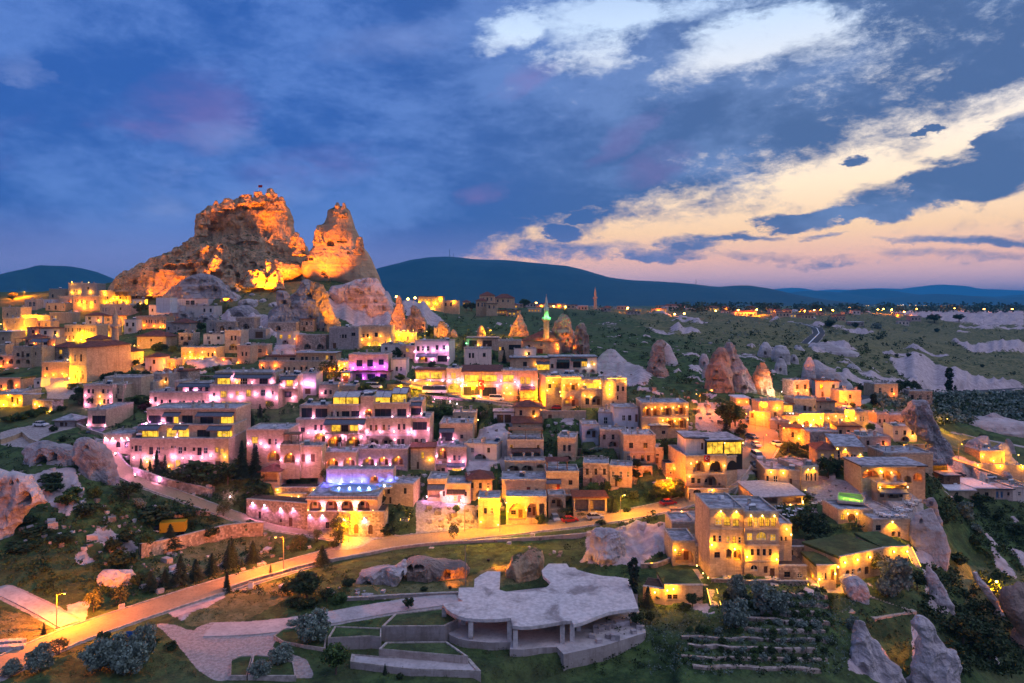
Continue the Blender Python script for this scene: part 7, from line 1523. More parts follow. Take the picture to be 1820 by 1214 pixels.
Z(0, 640, 7.583)
T('B 1060 600 170 210;U 820 680 70 140;V 200 820 110 260;V 420 760 100 220;V 560 720 90 180;U 80 820 70 120;B 950 780 60;V 700 720 40 90;U 720 960 80 120;U 850 1100 80 120;L 480 780 50')
Z(200, 560, 7.583)
T('B 1190 230 130 130;U 640 480 110 230;V 570 470 60 110;L 810 520 110 130;B 1650 500 80 90;B 60 870 120 260;G 300 860 120 190;U 450 830 90 130;B 650 950 110 170;U 750 900 90 120;B 940 260 70 130;U 1380 240 40 110;L 1400 740 60 110;U 1700 620 60 90;V 860 330 30 200')
Z(0, 440, 3.915)
T('B 980 470 90 100;G 1670 180 50 90;B 110 305 30 60;O 90 350 40 60;L 80 362 26 50;U 930 380 40 60;U 1100 260 30 120;U 1180 300 30 110;G 1640 160 40 60;U 1380 560 50 60')
Z(1400, 500, 4.333)
T('Y 1242 866 215 72;Y 1290 866 70 26;Y 662 955 95 56;B 790 875 110 130;B 880 872 120 150;B 960 870 110 130;B 740 870 90 110;B 830 880 100 130;B 1010 880 70 80;U 560 850 60 90;E 690 365 50 80;U 520 355 40;U 320 345 50 90;B 1130 320 70 110;B 1320 310 60 90;U 290 470 26;U 1150 390 30;B 210 235 60 80;B 410 215 50;B 525 245 60;U 1310 870 30;U 1500 660 24;U 700 450 24;U 840 580 24;U 930 580 30')
Z(1120, 880, 5.056)
rw = random.Random(77)
for yy_ in (905, 985, 1065, 1140, 1215, 1300, 1385, 1470):
    for k in range(14): plant(rw.choice('EEUV'), zu((880 if yy_ < 1200 else 520)+k*(70 if yy_ < 1200 else 95)+rw.uniform(-30, 30)), zv(yy_+rw.uniform(10, 34)), rw.uniform(7, 13))
# ------------------------------------------------------------------ scrub too dense to count
def scatter(name, n, area, m, h0, h1, leaves, seed, tries=20, avoid=True, keep=None):
    R = random.Random(seed); V_, F_ = [], []; cnt = 0
    for _ in range(n*tries):
        if cnt >= n: break
        u0, u1, v0, v1 = area; u = R.uniform(u0, u1); v = R.uniform(v0, v1)
        if keep and not keep(u, v): continue
        x, y, z = place(u, v)
        if y > 3000: continue
        if avoid:
            s = (x/y-S0)/(S1-S0)*(NS-1); i = int(np.searchsorted(YR, y)); j = int(s)
            if not (0 <= j < NS and i < len(YR)) or OCC[i, j] or DT[i, j] > .3 or RK[i, j] > .35 or LW[i, j] > .3: continue
        h = R.uniform(h0, h1)*max(1, y/260); cnt += 1
        for k in range(leaves):
            q = Vector((R.gauss(0, .45), R.gauss(0, .45), R.uniform(0, 1))); c = Vector((x, y, z))+q*h; a = Vector((R.uniform(-1, 1), R.uniform(-1, 1), R.uniform(-.5, 1))).normalized()*h*.3; b_ = a.cross(Vector((R.uniform(-1, 1), R.uniform(-1, 1), .3))).normalized()*h*.17
            i = len(V_); V_ += [c-a, c+b_, c+a, c-b_]; F_.append((i, i+1, i+2, i+3))
    me = bpy.data.meshes.new(name); me.from_pydata([tuple(p) for p in V_], [], F_); me.materials.append(MATS[m]); tag(link(name, me), kind='stuff')
def rubble_stones():
    R = random.Random(31); mb = MB(); n = 0
    while n < 1100:
        u, v = (R.uniform(150, 1640), R.uniform(560, 950)) if R.random() < .75 else (R.uniform(0, 1000), R.uniform(830, 1110)); x, y, z = place(u, v)
        j = int((x/y-S0)/(S1-S0)*(NS-1)); i = int(np.searchsorted(YR, y))
        if OCC[i, j] or LW[i, j] > .3 or vnoise(x/14, y/14, 3.3) < .05: continue
        s = R.uniform(.15, .6)*(1 if R.random() < .85 else 1.8); k = len(mb.v); mb.box(-s, s, -s*.8, s*.8, -.3, s*.9, 'rock_pale' if R.random() < .5 else 'rubble', 'b')
        a = R.uniform(0, 3); c, d = math.cos(a), math.sin(a)
        mb.v[k:] = [(x+p[0]*c-p[1]*d+math.sin(p[2]*5+p[0]*9)*s*.15, y+p[0]*d+p[1]*c, z+p[2]*(1+.25*math.sin(p[0]*7+p[1]*5+n))) for p in mb.v[k:]]; n += 1
    tag(link('rubble', mb.mesh('rubble')), kind='stuff')
scatter('undergrowth', 450, (0, 620, 780, 1060), 'leaf_dark', .5, 1.2, 16, 1)
scatter('undergrowth', 800, (0, 620, 780, 1060), 'leaf_green', .3, .8, 12, 21)
scatter('undergrowth', 500, (300, 1100, 480, 760), 'leaf_dark', .5, 1.2, 14, 2)
scatter('undergrowth', 600, (1640, 1820, 840, 1200), 'leaf_dark', .6, 1.6, 18, 3)
scatter('undergrowth', 700, (1000, 1700, 880, 1200), 'leaf_dark', .35, .9, 12, 4)
scatter('weeds', 1500, (0, 1000, 900, 1205), 'leaf_olive', .2, .5, 8, 5)
scatter('grass_tufts', 2600, (0, 1800, 860, 1205), 'leaf_green', .15, .38, 7, 15)
scatter('scrub', 520, (740, 1820, 555, 720), 'leaf_dark', .5, 1.5, 10, 6)
scatter('silver_thicket', 420, (1560, 1830, 702, 752), 'leaf_silver', 1.4, 2.6, 34, 7, 30, False, lambda u, v: v > 703 and (u > 1600 or v < 725))
scatter('thicket', 200, (1600, 1830, 706, 756), 'leaf_dark', 1.4, 2.8, 30, 8, 30, False)
scatter('silver_scrub', 160, (1290, 1640, 545, 600), 'leaf_silver', .5, 1.3, 10, 9)
scatter('terrace_weeds', 900, (1150, 1520, 1050, 1200), 'leaf_silver', .25, .55, 9, 10)
scatter('town_weeds', 900, (180, 1640, 590, 950), 'leaf_dark', .5, 1.9, 20, 12)
scatter('town_weeds', 350, (180, 1640, 590, 950), 'leaf_green', .4, 1.5, 18, 13)
rubble_stones()
scatter('far_trees', 260, (1190, 1820, 545, 556), 'leaf_dark', 1.3, 2.4, 14, 11, 40, False)
# ------------------------------------------------------------------ street lamps
def lamp_kind(k, H, e, arm=1.3):
    far_ = H > 8.5; R = empty('street_lamp', (0, -500, -200)); mb = MB(); mb.tube((0, 0, -.5), (0, 0, H), .11, .07, 'pole', 8); mb.box(-.2, .2, -.2, .2, -.4, .25, 'pole', 'b'); link('pole', mb.mesh('pole'), R)
    mb = MB(); mb.tube((0, 0, H-.02), (arm, 0, H+.25), .05, .04, 'pole', 6); link('arm', mb.mesh('arm'), R)
    mb = MB(); mb.box(arm-.1, arm+.55, -.16, .16, H+.2, H+.36, 'pole'); h = link('lamp_head', mb.mesh('lamp_head'), R)
    mb = MB(); mb.lathe([(.02, H-1.2), (1.0, H-.5), (1.0, H+.1), (.02, H+.7)] if far_ else [(.02, H-.02), (.18, H+.05), (.2, H+.18), (.02, H+.2)], 'bulb_far' if far_ else 'bulb_'+k, 8, arm+.2, 0); link('bulb', mb.mesh('bulb'), R)
    point('lamp_light', (arm+.2, 0, H-(1.6 if far_ else .35)), LCOL[k], e, R, .18); return R
LK = {'o': lamp_kind('o', 7.0, 10500), 'y': lamp_kind('y', 6.5, 10500), 'k': lamp_kind('k', 6.0, 5000), 'O': lamp_kind('o', 9.0, 70000)}
LUSED = set(); LBASE = {'o': 12000, 'y': 8500, 'k': 5000, 'O': 40000}
def street_lamp(k, u, v, hp=None, rz=0.0, D=None, en=1.0, lab='street lamp'):
    x, y, z = place(u, v) if D is None else ((u-UC)/F*D, D, HC-(v-VH)/F*D)
    H = {'o': 7.2, 'y': 6.7, 'k': 6.2, 'O': 9.2}[k]; sc = (hp/F*y/H) if hp else 1.0
    sc = min(1.6, max(.5, sc))
    if k in LUSED: o = dup(LK[k], (x, y, z), rz, sc)
    else: o = LK[k]; LUSED.add(k); o.location = (x, y, z); o.rotation_euler = (0, 0, rz); o.scale = (sc, sc, sc)
    if True:
        for c in o.children:
            if c.type == 'LIGHT': c.data = c.data.copy(); c.data.energy = LBASE[k]*en
    nm = {'o': 'orange street lamp on tall pole', 'y': 'yellow street lamp on slim pole', 'k': 'white floodlight on a pole', 'O': 'far orange street light'}[k]
    ask(o, nm, 'street lamp', u, v, 'street lamps', nm.replace(' on tall pole', '').replace(' on slim pole', '').replace('street lamp', 'street lamps').replace('street light', 'street lights').replace('floodlight', 'floodlights')); return o
def SL(txt):
    for f in S(txt): street_lamp(f[0], zu(f[1]), zv(f[2]), f[3]/ZF, f[4] if len(f) > 4 else 0, None, f[5] if len(f) > 5 else 1.0)
Z(0, 760, 2.759); SL('o 278 985 170 0.2 2.4')
Z(400, 900, 3.957); SL('o 412 470 260 3.4 2.2;y 870 250 120 2.5 1.0')
Z(760, 700, 3.792); SL('y 487 935 200 0.3 1.6;y 250 935 190 2.8 1.1;o 1640 720 160 3.6 1.0;y 1300 835 150 .5 .9')
Z(1300, 680, 7.583); SL('o 770 935 330 3.3 .65;o 985 620 190 .3 .6;o 482 485 210 3.0 .6;o 905 250 130 3 .6;y 1240 640 180 3 .8;y 1530 600 200 .2 .8;k 650 235 70 0 1;o 320 640 200 0 .3;o 430 900 200 0 .35')
Z(1480, 700, 5.059); SL('y 1007 345 120 .2 1.2;o 1130 600 150 0 1;o 60 100 60 0 1.2;o 120 130 80 3 1;y 1650 720 170 .5 .7;o 1000 640 140 .5 1')
Z(1040, 500, 4.55); SL('o 985 1080 200 .2 .6;o 930 1050 140 3 .6')
Z(0, 440, 3.915); SL('y 855 190 105 .2 1;y 945 155 50 .2 1;y 1130 125 75 .2 1;y 920 740 60 .3 .8;y 950 745 62 .3 .5;y 175 530 40 0 2;y 350 520 40 0 2;y 195 600 50 0 2;o 165 345 20 0 3;o 85 360 20 0 3;o 720 620 50 0 1.5;y 380 900 60 0 1.4;y 450 950 60 0 1.2;y 900 560 60 0 1.6;y 640 640 60 3 1.8;y 1060 830 70 0 1.2;o 1180 870 60 0 1;y 1640 800 60 0 1;o 930 540 40 0 1.6;y 560 660 40 0 1.5')
Z(460, 560, 5.056); SL('o 330 310 110 0 1.6;y 1410 235 100 3 1.6;y 1490 235 90 .2 1.2;y 1190 235 90 .2 1.2;y 1255 235 85 .2 1;o 700 590 110 3 1.2;y 1350 720 80 0 1.2')
Z(700, 500, 4.333); SL('y 735 440 65 .2 1.5;y 240 445 60 .2 1;y 620 905 70 3 1;y 860 905 90 0 1;o 1090 970 60 0 1;y 1240 960 70 0 1.2;y 20 880 60 0 .9')
for u, v, D in [(702, 526, 620), (722, 530, 600), (735, 528, 640), (951, 537, 950), (982, 543, 980), (1003, 544, 960), (1114, 546, 1050), (1113, 547, 900), (1164, 548, 1000), (1197, 557, 820), (1214, 556, 820), (1230, 544, 1100), (1343, 549, 1000), (1365, 551, 1100), (1394, 551, 1150), (1428, 551, 1250), (1445, 550, 1100), (1457, 549, 1300), (1478, 550, 1150), (1558, 549, 1400), (1568, 548, 1500), (1583, 549, 1350), (1627, 548, 1500), (1695, 547, 1700), (1747, 548, 1700), (1797, 548, 1750), (1605, 553, 1200), (1508, 545, 2200), (1520, 546, 2300), (1441, 538, 3200), (790, 545, 700), (880, 548, 800), (1270, 551, 950), (1310, 550, 1000)]:
    big = {1343: 3.5}.get(u, 1.0)*(D/1000)**1.2
    o = street_lamp('O', u, v+5, None, 0, D, big); s_ = 1.0*max(1, D/900)
    o.location.z = HC-(v+1-VH)/F*D-9; o.scale = (s_, s_, 1)
# ------------------------------------------------------------------ floodlights on the castle
def flood(u, v, D, tu, tv, TD, e, col, ang=55):
    x, y, z = (u-UC)/F*D, D, None; z = ground(x, y)
    R = empty('floodlight', (x, y, z), 0); mb = MB(); mb.box(-.3, .3, -.2, .2, .3, .75, 'iron'); mb.tube((0, 0, -.4), (0, 0, .3), .06, .06, 'iron', 6); link('housing', mb.mesh('housing'), R)
    t = Vector(((tu-UC)/F*TD, TD, HC-(tv-VH)/F*TD)); a = t-Vector((x, y, z+1.0)); point('flood_beam', (0, 0, 1.0), col, e, R, .25, ang, a.normalized(), .8)
    ask(R, 'small floodlight at the foot of the rock', 'floodlight', u, v, 'floodlights', 'small floodlights at the foot of the rock', False)
FO, FY = (1.0, .23, .0), (1.0, .34, .0)
for a in [(400, 508, 395, 415, 408, 446, 650000, FO, 56), (470, 506, 398, 480, 405, 446, 900000, FO, 56), (520, 500, 402, 520, 420, 446, 600000, FO, 52), (440, 500, 410, 440, 460, 440, 15000, FY, 95), (320, 512, 405, 330, 470, 428, 60000, FO, 80), (260, 512, 415, 265, 475, 430, 45000, FY, 80), (480, 505, 412, 478, 480, 424, 7000, FY, 90), (528, 530, 397, 606, 412, 436, 700000, FO, 50), (690, 600, 335, 668, 520, 405, 170000, FO, 50), (345, 508, 402, 350, 460, 428, 120000, FO, 80), (295, 510, 405, 300, 475, 426, 70000, FO, 90), (590, 572, 332, 582, 540, 346, 50000, FY, 60), (225, 512, 440, 225, 490, 455, 25000, FY, 80),
          (935, 590, 338, 930, 575, 352, 9000, FO), (1018, 612, 312, 1012, 590, 322, 14000, FO), (1362, 690, 252, 1352, 665, 262, 12000, FO), (745, 590, 355, 737, 565, 372, 9000, FO), (780, 600, 335, 785, 585, 345, 6000, FO), (1004, 1010, 140, 1036, 1000, 148, 3000, FY, 80), (868, 1000, 152, 940, 1010, 140, 30000, FO, 60), (800, 1030, 138, 830, 1010, 150, 2500, FO, 100)]: flood(*a)  # the beam onto the grassy crest is added, standing in for the road lamps
# ------------------------------------------------------------------ vehicles
def vehicle(name, L, W, prof, roof, paint, glass, wheels, extra=None):
    """prof: side outline of the lower body (x, z); roof: outline of the cabin (x, z)"""
    R = empty(name, (0, -500, -200)); b = MB()
    def extrude(mb, P, w0, w1, m, zs):
        n = len(P); zmin, zmax = zs
        wy = lambda z: w0+(w1-w0)*min(1, max(0, (z-zmin)/(zmax-zmin+1e-6)))
        mb.poly([(x, -wy(z)/2, z) for x, z in P], m); mb.poly([(x, wy(z)/2, z) for x, z in P[::-1]], m)
        for (x0, z0), (x1, z1) in zip(P, P[1:]+P[:1]): mb.poly([(x1, -wy(z1)/2, z1), (x0, -wy(z0)/2, z0), (x0, wy(z0)/2, z0), (x1, wy(z1)/2, z1)], m)
    extrude(b, prof, W, W*.97, paint, (prof[0][1], max(p[1] for p in prof)))
    bo = link('body', b.mesh('body'), R)
    c = MB(); zb = min(p[1] for p in roof); zt = max(p[1] for p in roof); extrude(c, roof, W*.95, W*.80, glass, (zb, zt)); link('windows', c.mesh('windows'), R)
    t = MB(); xs = [p[0] for p in roof if abs(p[1]-zt) < .08]; t.box(min(xs)-.05, max(xs)+.05, -W*.405, W*.405, zt+.003, zt+.05, paint)
    for xp in (min(xs), (min(xs)+max(xs))/2, max(xs)):
        for sy in (-1, 1): t.box(xp-.05, xp+.05, sy*W*.41-.03, sy*W*.41+.03, zb+.15, zt, paint)
    link('roof', t.mesh('roof'), R)
    for x in wheels:
        for sy in (-1, 1):
            w = MB(); w.tube((x, sy*(W/2-.2), .32), (x, sy*(W/2+.01), .32), .32, .32, 'tyre', 12); wo = link('wheel', w.mesh('wheel'), R)
            r = MB(); r.tube((x, sy*(W/2), .32), (x, sy*(W/2+.025), .32), .19, .19, 'pole', 8); link('rim', r.mesh('rim'), wo)
    for sy in (-1, 1):
        h = MB(); h.box(L/2-.08, L/2+.012, sy*W*.36-.16, sy*W*.36+.16, .6, .78, 'headlight'); link('headlight', h.mesh('headlight'), R)
        h = MB(); h.box(-L/2-.012, -L/2+.08, sy*W*.38-.12, sy*W*.38+.12, .65, .88, 'taillight'); link('taillight', h.mesh('taillight'), R)
    return R
simple('tyre', (.012, .012, .013), .8); simple('headlight', (.7, .7, .68), .2); simple('taillight', (.35, .02, .015), .3)
def paint(nm, c):
    m, N, b = mat(nm); b.inputs['Base Color'].default_value = c4(c); b.inputs['Roughness'].default_value = .3; b.inputs['Coat Weight'].default_value = .5; b.inputs['Coat Roughness'].default_value = .08
for nm, c in dict(paint_white=(.72, .72, .72), paint_silver=(.38, .40, .43), paint_red=(.45, .02, .012), paint_blue=(.02, .07, .17), paint_dark=(.02, .022, .03), paint_yellow=(.55, .33, .02)).items(): paint(nm, c)
CARP = [(-2.1, .3), (2.1, .3), (2.12, .62), (2.0, .8), (1.1, .92), (-1.9, .98), (-2.12, .85)]; CARR = [(1.15, .92), (.45, 1.42), (-1.2, 1.45), (-1.95, .98)]
VANP = [(-2.6, .35), (2.6, .35), (2.62, .8), (2.35, 1.1), (1.9, 1.2), (-2.6, 1.2)]; VANR = [(2.0, 1.2), (1.45, 2.05), (-2.55, 2.1), (-2.58, 1.2)]
BUSP = [(-4.2, .35), (4.2, .35), (4.25, 1.3), (-4.25, 1.3)]; BUSR = [(4.2, 1.3), (3.9, 2.6), (-4.1, 2.65), (-4.2, 1.3)]
VK = {}
def car(k, u, v, yaw, D=None, where=None):
    kind, col = k.split('_'); key = k
    if key not in VK:
        p = 'paint_'+col
        if kind == 'car': R = vehicle('parked_car', 4.2, 1.78, CARP, CARR, p, 'pane_dark', (-1.3, 1.35))
        elif kind == 'van': R = vehicle('white_van' if col == 'white' else 'van', 5.2, 1.95, VANP, VANR, p, 'pane_dark', (-1.7, 1.6))
        else: R = vehicle('coach', 8.4, 2.4, BUSP, BUSR, p, 'pane_dark', (-2.6, 2.6))
        VK[key] = [R, False]
    R, used = VK[key]; x, y, z = place(u, v)
    z = max(z, z)+.2 if min(np.min(np.hypot(r['P'][:, 0]-x, r['P'][:, 1]-y)-r['w']/2) for r in ROADS) < 0 else z
    if used: o = dup(R, (x, y, z), math.radians(yaw))
    else: o = R; VK[key][1] = True; o.location = (x, y, z); o.rotation_euler = (0, 0, math.radians(yaw))
    nm = {'car': 'parked car', 'van': 'van', 'bus': 'coach'}[kind]
    ask(o, f'{col} {nm}', 'car' if kind == 'car' else ('van' if kind == 'van' else 'coach'), u, v, 'parked cars' if kind == 'car' else None, f'{col} {nm}s' if nm != 'coach' else f'{col} coaches')
def CR(txt):
    for f in S(txt): car(f[0], zu(f[1]), zv(f[2]), f[3])
Z(760, 700, 3.792); CR('car_silver 860 850 -80;car_red 958 868 15;car_silver 1128 848 12;car_red 1622 752 20')
Z(1300, 680, 7.583); CR('car_white 285 530 -15;car_white 335 870 -85;car_white 600 855 100;car_blue 275 760 -70;van_white 345 1030 -88;car_dark 315 1150 -88;car_white 1320 690 -25;car_red 1440 680 -20;car_white 1470 645 10;car_white 1590 625 15')
Z(1480, 700, 5.059); CR('car_white 1400 760 5;car_dark 1130 745 10;car_dark 1590 810 10;car_white 20 345 10')
Z(700, 500, 4.333); CR('bus_white 315 862 -3;van_white 795 918 -12;car_silver 1105 958 -12;car_red 1262 985 -5')
Z(460, 560, 5.056); CR('van_white 1035 660 -10;bus_dark 1262 690 0')
Z(200, 560, 7.583); CR('car_dark 462 705 -20;car_white 592 720 -15;car_white 660 752 -15;car_silver 765 765 -12;car_white 890 782 -8;car_dark 1040 792 -5')
Z(0, 640, 7.583); CR('car_white 552 890 -12')
Z(0, 760, 2.759)
R = empty('yellow_truck', Vector(place(zu(860), zv(525)))+Vector((0, 0, .1)), math.radians(12), 'yellow box truck with a white cab among trees below the hotel ramp', 'truck')
mb = MB(); mb.box(-3.2, 2.4, -1.2, 1.2, .9, 3.2, 'paint_yellow'); link('cargo_box', mb.mesh('cargo_box'), R); mb = MB(); mb.box(-4.7, -3.3, -1.1, 1.1, .5, 1.5, 'paint_white'); mb.box(-4.4, -3.3, -1.05, 1.05, 1.503, 2.3, 'pane_dark'); link('cab', mb.mesh('cab'), R)
for x in (-4, .6, 1.8):
    for sy in (-1, 1): mb = MB(); mb.tube((x, sy*.85, .45), (x, sy*1.2, .45), .45, .45, 'tyre', 12); link('wheel', mb.mesh('wheel'), R)
# ------------------------------------------------------------------ minarets, flags, masts
def minaret(label, u, vb, vt, D, wpx, lit=None, cat='minaret'):
    x = (u-UC)/F*D; z0 = HC-(vb-VH)/F*D; H = (vb-vt)/F*D; r = wpx/F*D/2
    R = empty('minaret', (x, D, z0-1), 0, label, cat); P = lambda nm, pr, m: link(nm, (lambda b: (b.lathe(pr, m, 16), b.mesh(nm, True))[1])(MB()), R)
    P('shaft', [(r*1.05, -2), (r, H*.42)], 'tuff'); P('balcony', [(r, H*.42), (r*1.55, H*.47), (r*1.6, H*.47+.05), (r*1.6, H*.51), (r*1.5, H*.51), (r*1.4, H*.475)], 'trim'); P('upper_shaft', [(r*.82, H*.47), (r*.8, H*.66)], 'tuff'); P('spire', [(r*1.0, H*.66), (r*.92, H*.68), (r*.5, H*.82), (.06, H*.97)], 'tuff' if not lit else 'roof_grey'); P('finial', [(.06, H*.96), (.16, H*.975), (.05, H*.985), (.0, H)], 'trim'); return R, H, r
R, H, r = minaret('tall minaret lit green above its balcony, beside the red-roofed mosque', 971, 605, 518, 318, 10, True)
for a in (-2.3, -1.2, -.4): point('green_light', (math.cos(a)*r*1.9, math.sin(a)*r*1.9, H*.535), LCOL['g'], 900, R, .15)
for a in (-2.4, -.9): point('yellow_light', (math.cos(a)*r*3, math.sin(a)*r*3, H*.1), LCOL['y'], 900, R, .15)
minaret('slim pale minaret behind the maroon-roofed hall', 205, 607, 540, 268, 11)
minaret('distant thin minaret on the far plateau', 1058, 546, 508, 1000, 5)
def flag(u, v, wpx, hpx, D, label):
    x, z = (u-UC)/F*D, HC-(v-VH)/F*D; w, h = wpx/F*D, hpx/F*D; nx, ny = 12, 8
    R = MB(); f = lambda i, j: (w*i/nx, -.12+.05*math.sin(i*1.1+j*.5), -h*j/ny)
    for i in range(nx):
        for j in range(ny): R.poly([f(i, j+1), f(i+1, j+1), f(i+1, j), f(i, j)], 'red_cloth')
    o = link('flag', R.mesh('flag'), None, (x, D, z)); tag(o, label, 'flag')
    c = MB(); k = h*.22; n = 20; cx, cz = w*.45, -h*.42
    out = [(cx+k*math.cos(a), -.2, cz+k*math.sin(a)) for a in np.linspace(.65, 2*PI-.65, n)]; inn = [(cx+k*.28+k*.8*math.cos(a), -.2, cz+k*.8*math.sin(a)) for a in np.linspace(.95, 2*PI-.95, n)]
    for a in range(n-1): c.poly([out[a], out[a+1], inn[a+1], inn[a]], 'cloth_white')
    link('crescent', c.mesh('crescent'), o); s_ = MB(); sx = cx+k*1.15; pt = [(sx+k*(.48 if q % 2 == 0 else .19)*math.cos(PI+q*PI/5), -.2, cz+k*(.48 if q % 2 == 0 else .19)*math.sin(PI+q*PI/5)) for q in range(10)]
    for q in range(10): s_.poly([(sx, -.2, cz), pt[q], pt[(q+1) % 10]], 'cloth_white')
    link('star', s_.mesh('star'), o); return o
Z(700, 500, 4.333); flag(zu(650), zv(760), 45/4.333, 72/4.333, BYKEY['n3']['yc']-.25, 'red flag with a white crescent and star on the maroon-roofed hotel')
Z(1180, 720, 5.059); flag(zu(360), zv(450), 54/5.059, 64/5.059, BYKEY['q1']['yc']-1.6, 'red flag with a white crescent and star on the glass-roofed hotel')
R = empty('flagpole', ((459-UC)/F*455, 455, HC-(350-VH)/F*455), 0, 'flagpole flying a small red flag on top of the castle rock', 'flagpole'); mb = MB(); mb.tube((0, 0, -3), (0, 0, 8), .12, .08, 'white_paint', 6); link('pole', mb.mesh('pole'), R); mb = MB()
for i in range(6): mb.poly([(i*.45, .1*math.sin(i), 6.2), (i*.45+.45, .1*math.sin(i+1), 6.15), (i*.45+.45, .1*math.sin(i+1), 7.8), (i*.45, .1*math.sin(i), 7.85)], 'red_cloth')
link('flag', mb.mesh('flag'), R)
for u, v, h in ((799, 458, 90), (806, 459, 55), (1237, 506, 60)):
    D = 7600; R = MB(); R.tube((0, 0, -60), (0, 0, h), 5, 2.5, 'pole', 5); o = link('mast', R.mesh('mast'), None, ((u-UC)/F*D, D, HC-(v-VH)/F*D)); ask(o, 'thin radio mast on the blue mountain', 'mast', u, v, 'masts', 'thin radio masts on the blue mountain', False)
# ------------------------------------------------------------------ pools and terraces
def watermat(nm, col):
    m, N, b = mat(nm); t = m.node_tree; out = t.nodes['Material Output']; tr = N.new('ShaderNodeBsdfTransparent'); tr.inputs[0].default_value = c4(col); gl = N.new('ShaderNodeBsdfGlossy'); gl.inputs['Roughness'].default_value = .05; fr = N.new('ShaderNodeFresnel'); fr.inputs[0].default_value = 1.33
    nz = obj_noise(N, 1.5, 3); bp = N.new('ShaderNodeBump'); bp.inputs['Strength'].default_value = .15; N.put(bp.inputs['Height'], nz); N.l.new(bp.outputs[0], gl.inputs['Normal']); mx = N.new('ShaderNodeMixShader'); N.l.new(fr.outputs[0], mx.inputs[0]); N.l.new(tr.outputs[0], mx.inputs[1]); N.l.new(gl.outputs[0], mx.inputs[2]); N.l.new(mx.outputs[0], out.inputs[0])
watermat('pool_water', (.75, .9, 1.0)); watermat('green_water', (.8, 1.0, .7)); simple('pool_floor', (.5, .65, .75), .6); simple('pool_floor_green', (.65, .7, .45), .6)
def pool(label, pts2, z, floor, water, lights, col, e, bulb_=None):
    n = len(pts2); cx = sum(p[0] for p in pts2)/n; cy = sum(p[1] for p in pts2)/n; R = empty('swimming_pool', (cx, cy, z), 0, label, 'pool'); L = [(x-cx, y-cy) for x, y in pts2]
    b = MB(); b.poly([(x, y, .03) for x, y in L], floor)
    for (x0, y0), (x1, y1) in zip(L, L[1:]+L[:1]): b.poly([(x1, y1, .03), (x0, y0, .03), (x0, y0, .5), (x1, y1, .5)], floor)
    link('basin', b.mesh('basin'), R); b = MB(); b.poly([(x, y, .42) for x, y in L], water); link('water', b.mesh('water'), R); b = MB(); O = [(x*1.0+x/math.hypot(x, y)*.45, y+y/math.hypot(x, y)*.45) for x, y in L]
    for k in range(n):
        q = (k+1) % n; b.poly([(*L[k], .503), (*O[k], .503), (*O[q], .503), (*L[q], .503)], 'trim'); b.poly([(*O[k], 0.0), (*O[q], 0.0), (*O[q], .503), (*O[k], .503)], 'trim')
    link('rim', b.mesh('rim'), R)
    for x, y in lights:
        point('pool_light', (x-cx, y-cy, .33), col, e, R, .1)
        if bulb_: b = MB(); b.lathe([(.28, .45), (.22, .62), (.1, .75), (.0, .78)], 'bulb_k', 10); link('pool_lamp', b.mesh('pool_lamp'), R, (x-cx, y-cy, 0))
    return R
c19 = BYKEY['c19']; zd = c19['z0']+c19['h']+.06
Z(420, 660, 4.047)
q = [(845, 848, 165, 24)]
C0 = ray(zu(850), zv(842), zd+.4); A0 = ray(zu(680), zv(842), zd+.4); ry_ = ray(zu(850), zv(812), zd+.4)[1]-C0[1]; rx_ = C0[0]-A0[0]
pool('blue-lit oval pool with glowing white domes on the hotel terrace', [(C0[0]+rx_*math.cos(a), C0[1]+max(1.8, ry_)*math.sin(a)*(1-.18*math.cos(a))) for a in np.linspace(0, 2*PI, 32, endpoint=False)], zd, 'pool_floor', 'pool_water', [(C0[0]+rx_*k, C0[1]-.2) for k in (-.65, -.2, .2, .62)], (.10, .28, 1.0), 130, True)
C0 = ray(zu(1065), zv(826), zd+.4)
pool('small round blue-lit pool right of the oval pool', [(C0[0]+1.7*math.cos(a), C0[1]+1.5*math.sin(a)) for a in np.linspace(0, 2*PI, 24, endpoint=False)], zd, 'pool_floor', 'pool_water', [(C0[0], C0[1])], (.10, .28, 1.0), 130, True)
Z(1360, 780, 6.067)
gz = ground(*ray(zu(920), zv(640), 8.5))+.5; QP = [ray(zu(x), zv(y), gz+.45) for x, y in [(788, 655), (800, 668), (1050, 690), (1062, 640), (1040, 600), (800, 575), (790, 600)]]
pool('rectangular pool glowing lime green on the right-hand hotel terrace', QP, gz, 'pool_floor_green', 'green_water', [ray(zu(x), zv(y), gz+.45) for x, y in [(850, 620), (925, 632), (1000, 645)]], (.55, 1.0, .08), 100)
# breakfast terrace furniture
q12 = BYKEY['q12']; zt = q12['z0']+q12['h']+.08
def table_kind():
    R = empty('terrace_table', (0, -500, -200)); b = MB(); b.lathe([(.0, .76), (.5, .76), (.5, .72), (0, .72)], 'cloth_white', 10); link('tabletop', b.mesh('tabletop'), R); b = MB(); b.tube((0, 0, .02), (0, 0, .72), .05, .05, 'iron', 6); b.lathe([(.28, 0), (.05, .06)], 'iron', 8); link('leg', b.mesh('leg'), R); return R
def chair_kind():
    R = empty('terrace_chair', (0, -500, -200)); b = MB(); b.box(-.24, .24, -.24, .24, .42, .48, 'cloth_white'); link('seat', b.mesh('seat'), R); b = MB(); b.box(-.24, .24, .2, .26, .483, .95, 'cloth_white'); link('backrest', b.mesh('backrest'), R)
    for sx in (-.2, .2):
        for sy in (-.2, .2): b = MB(); b.box(sx-.03, sx+.03, sy-.03, sy+.03, 0, .417, 'iron'); link('leg', b.mesh('leg'), R)
    return R
TK, CK = table_kind(), chair_kind(); TU = [False, False]
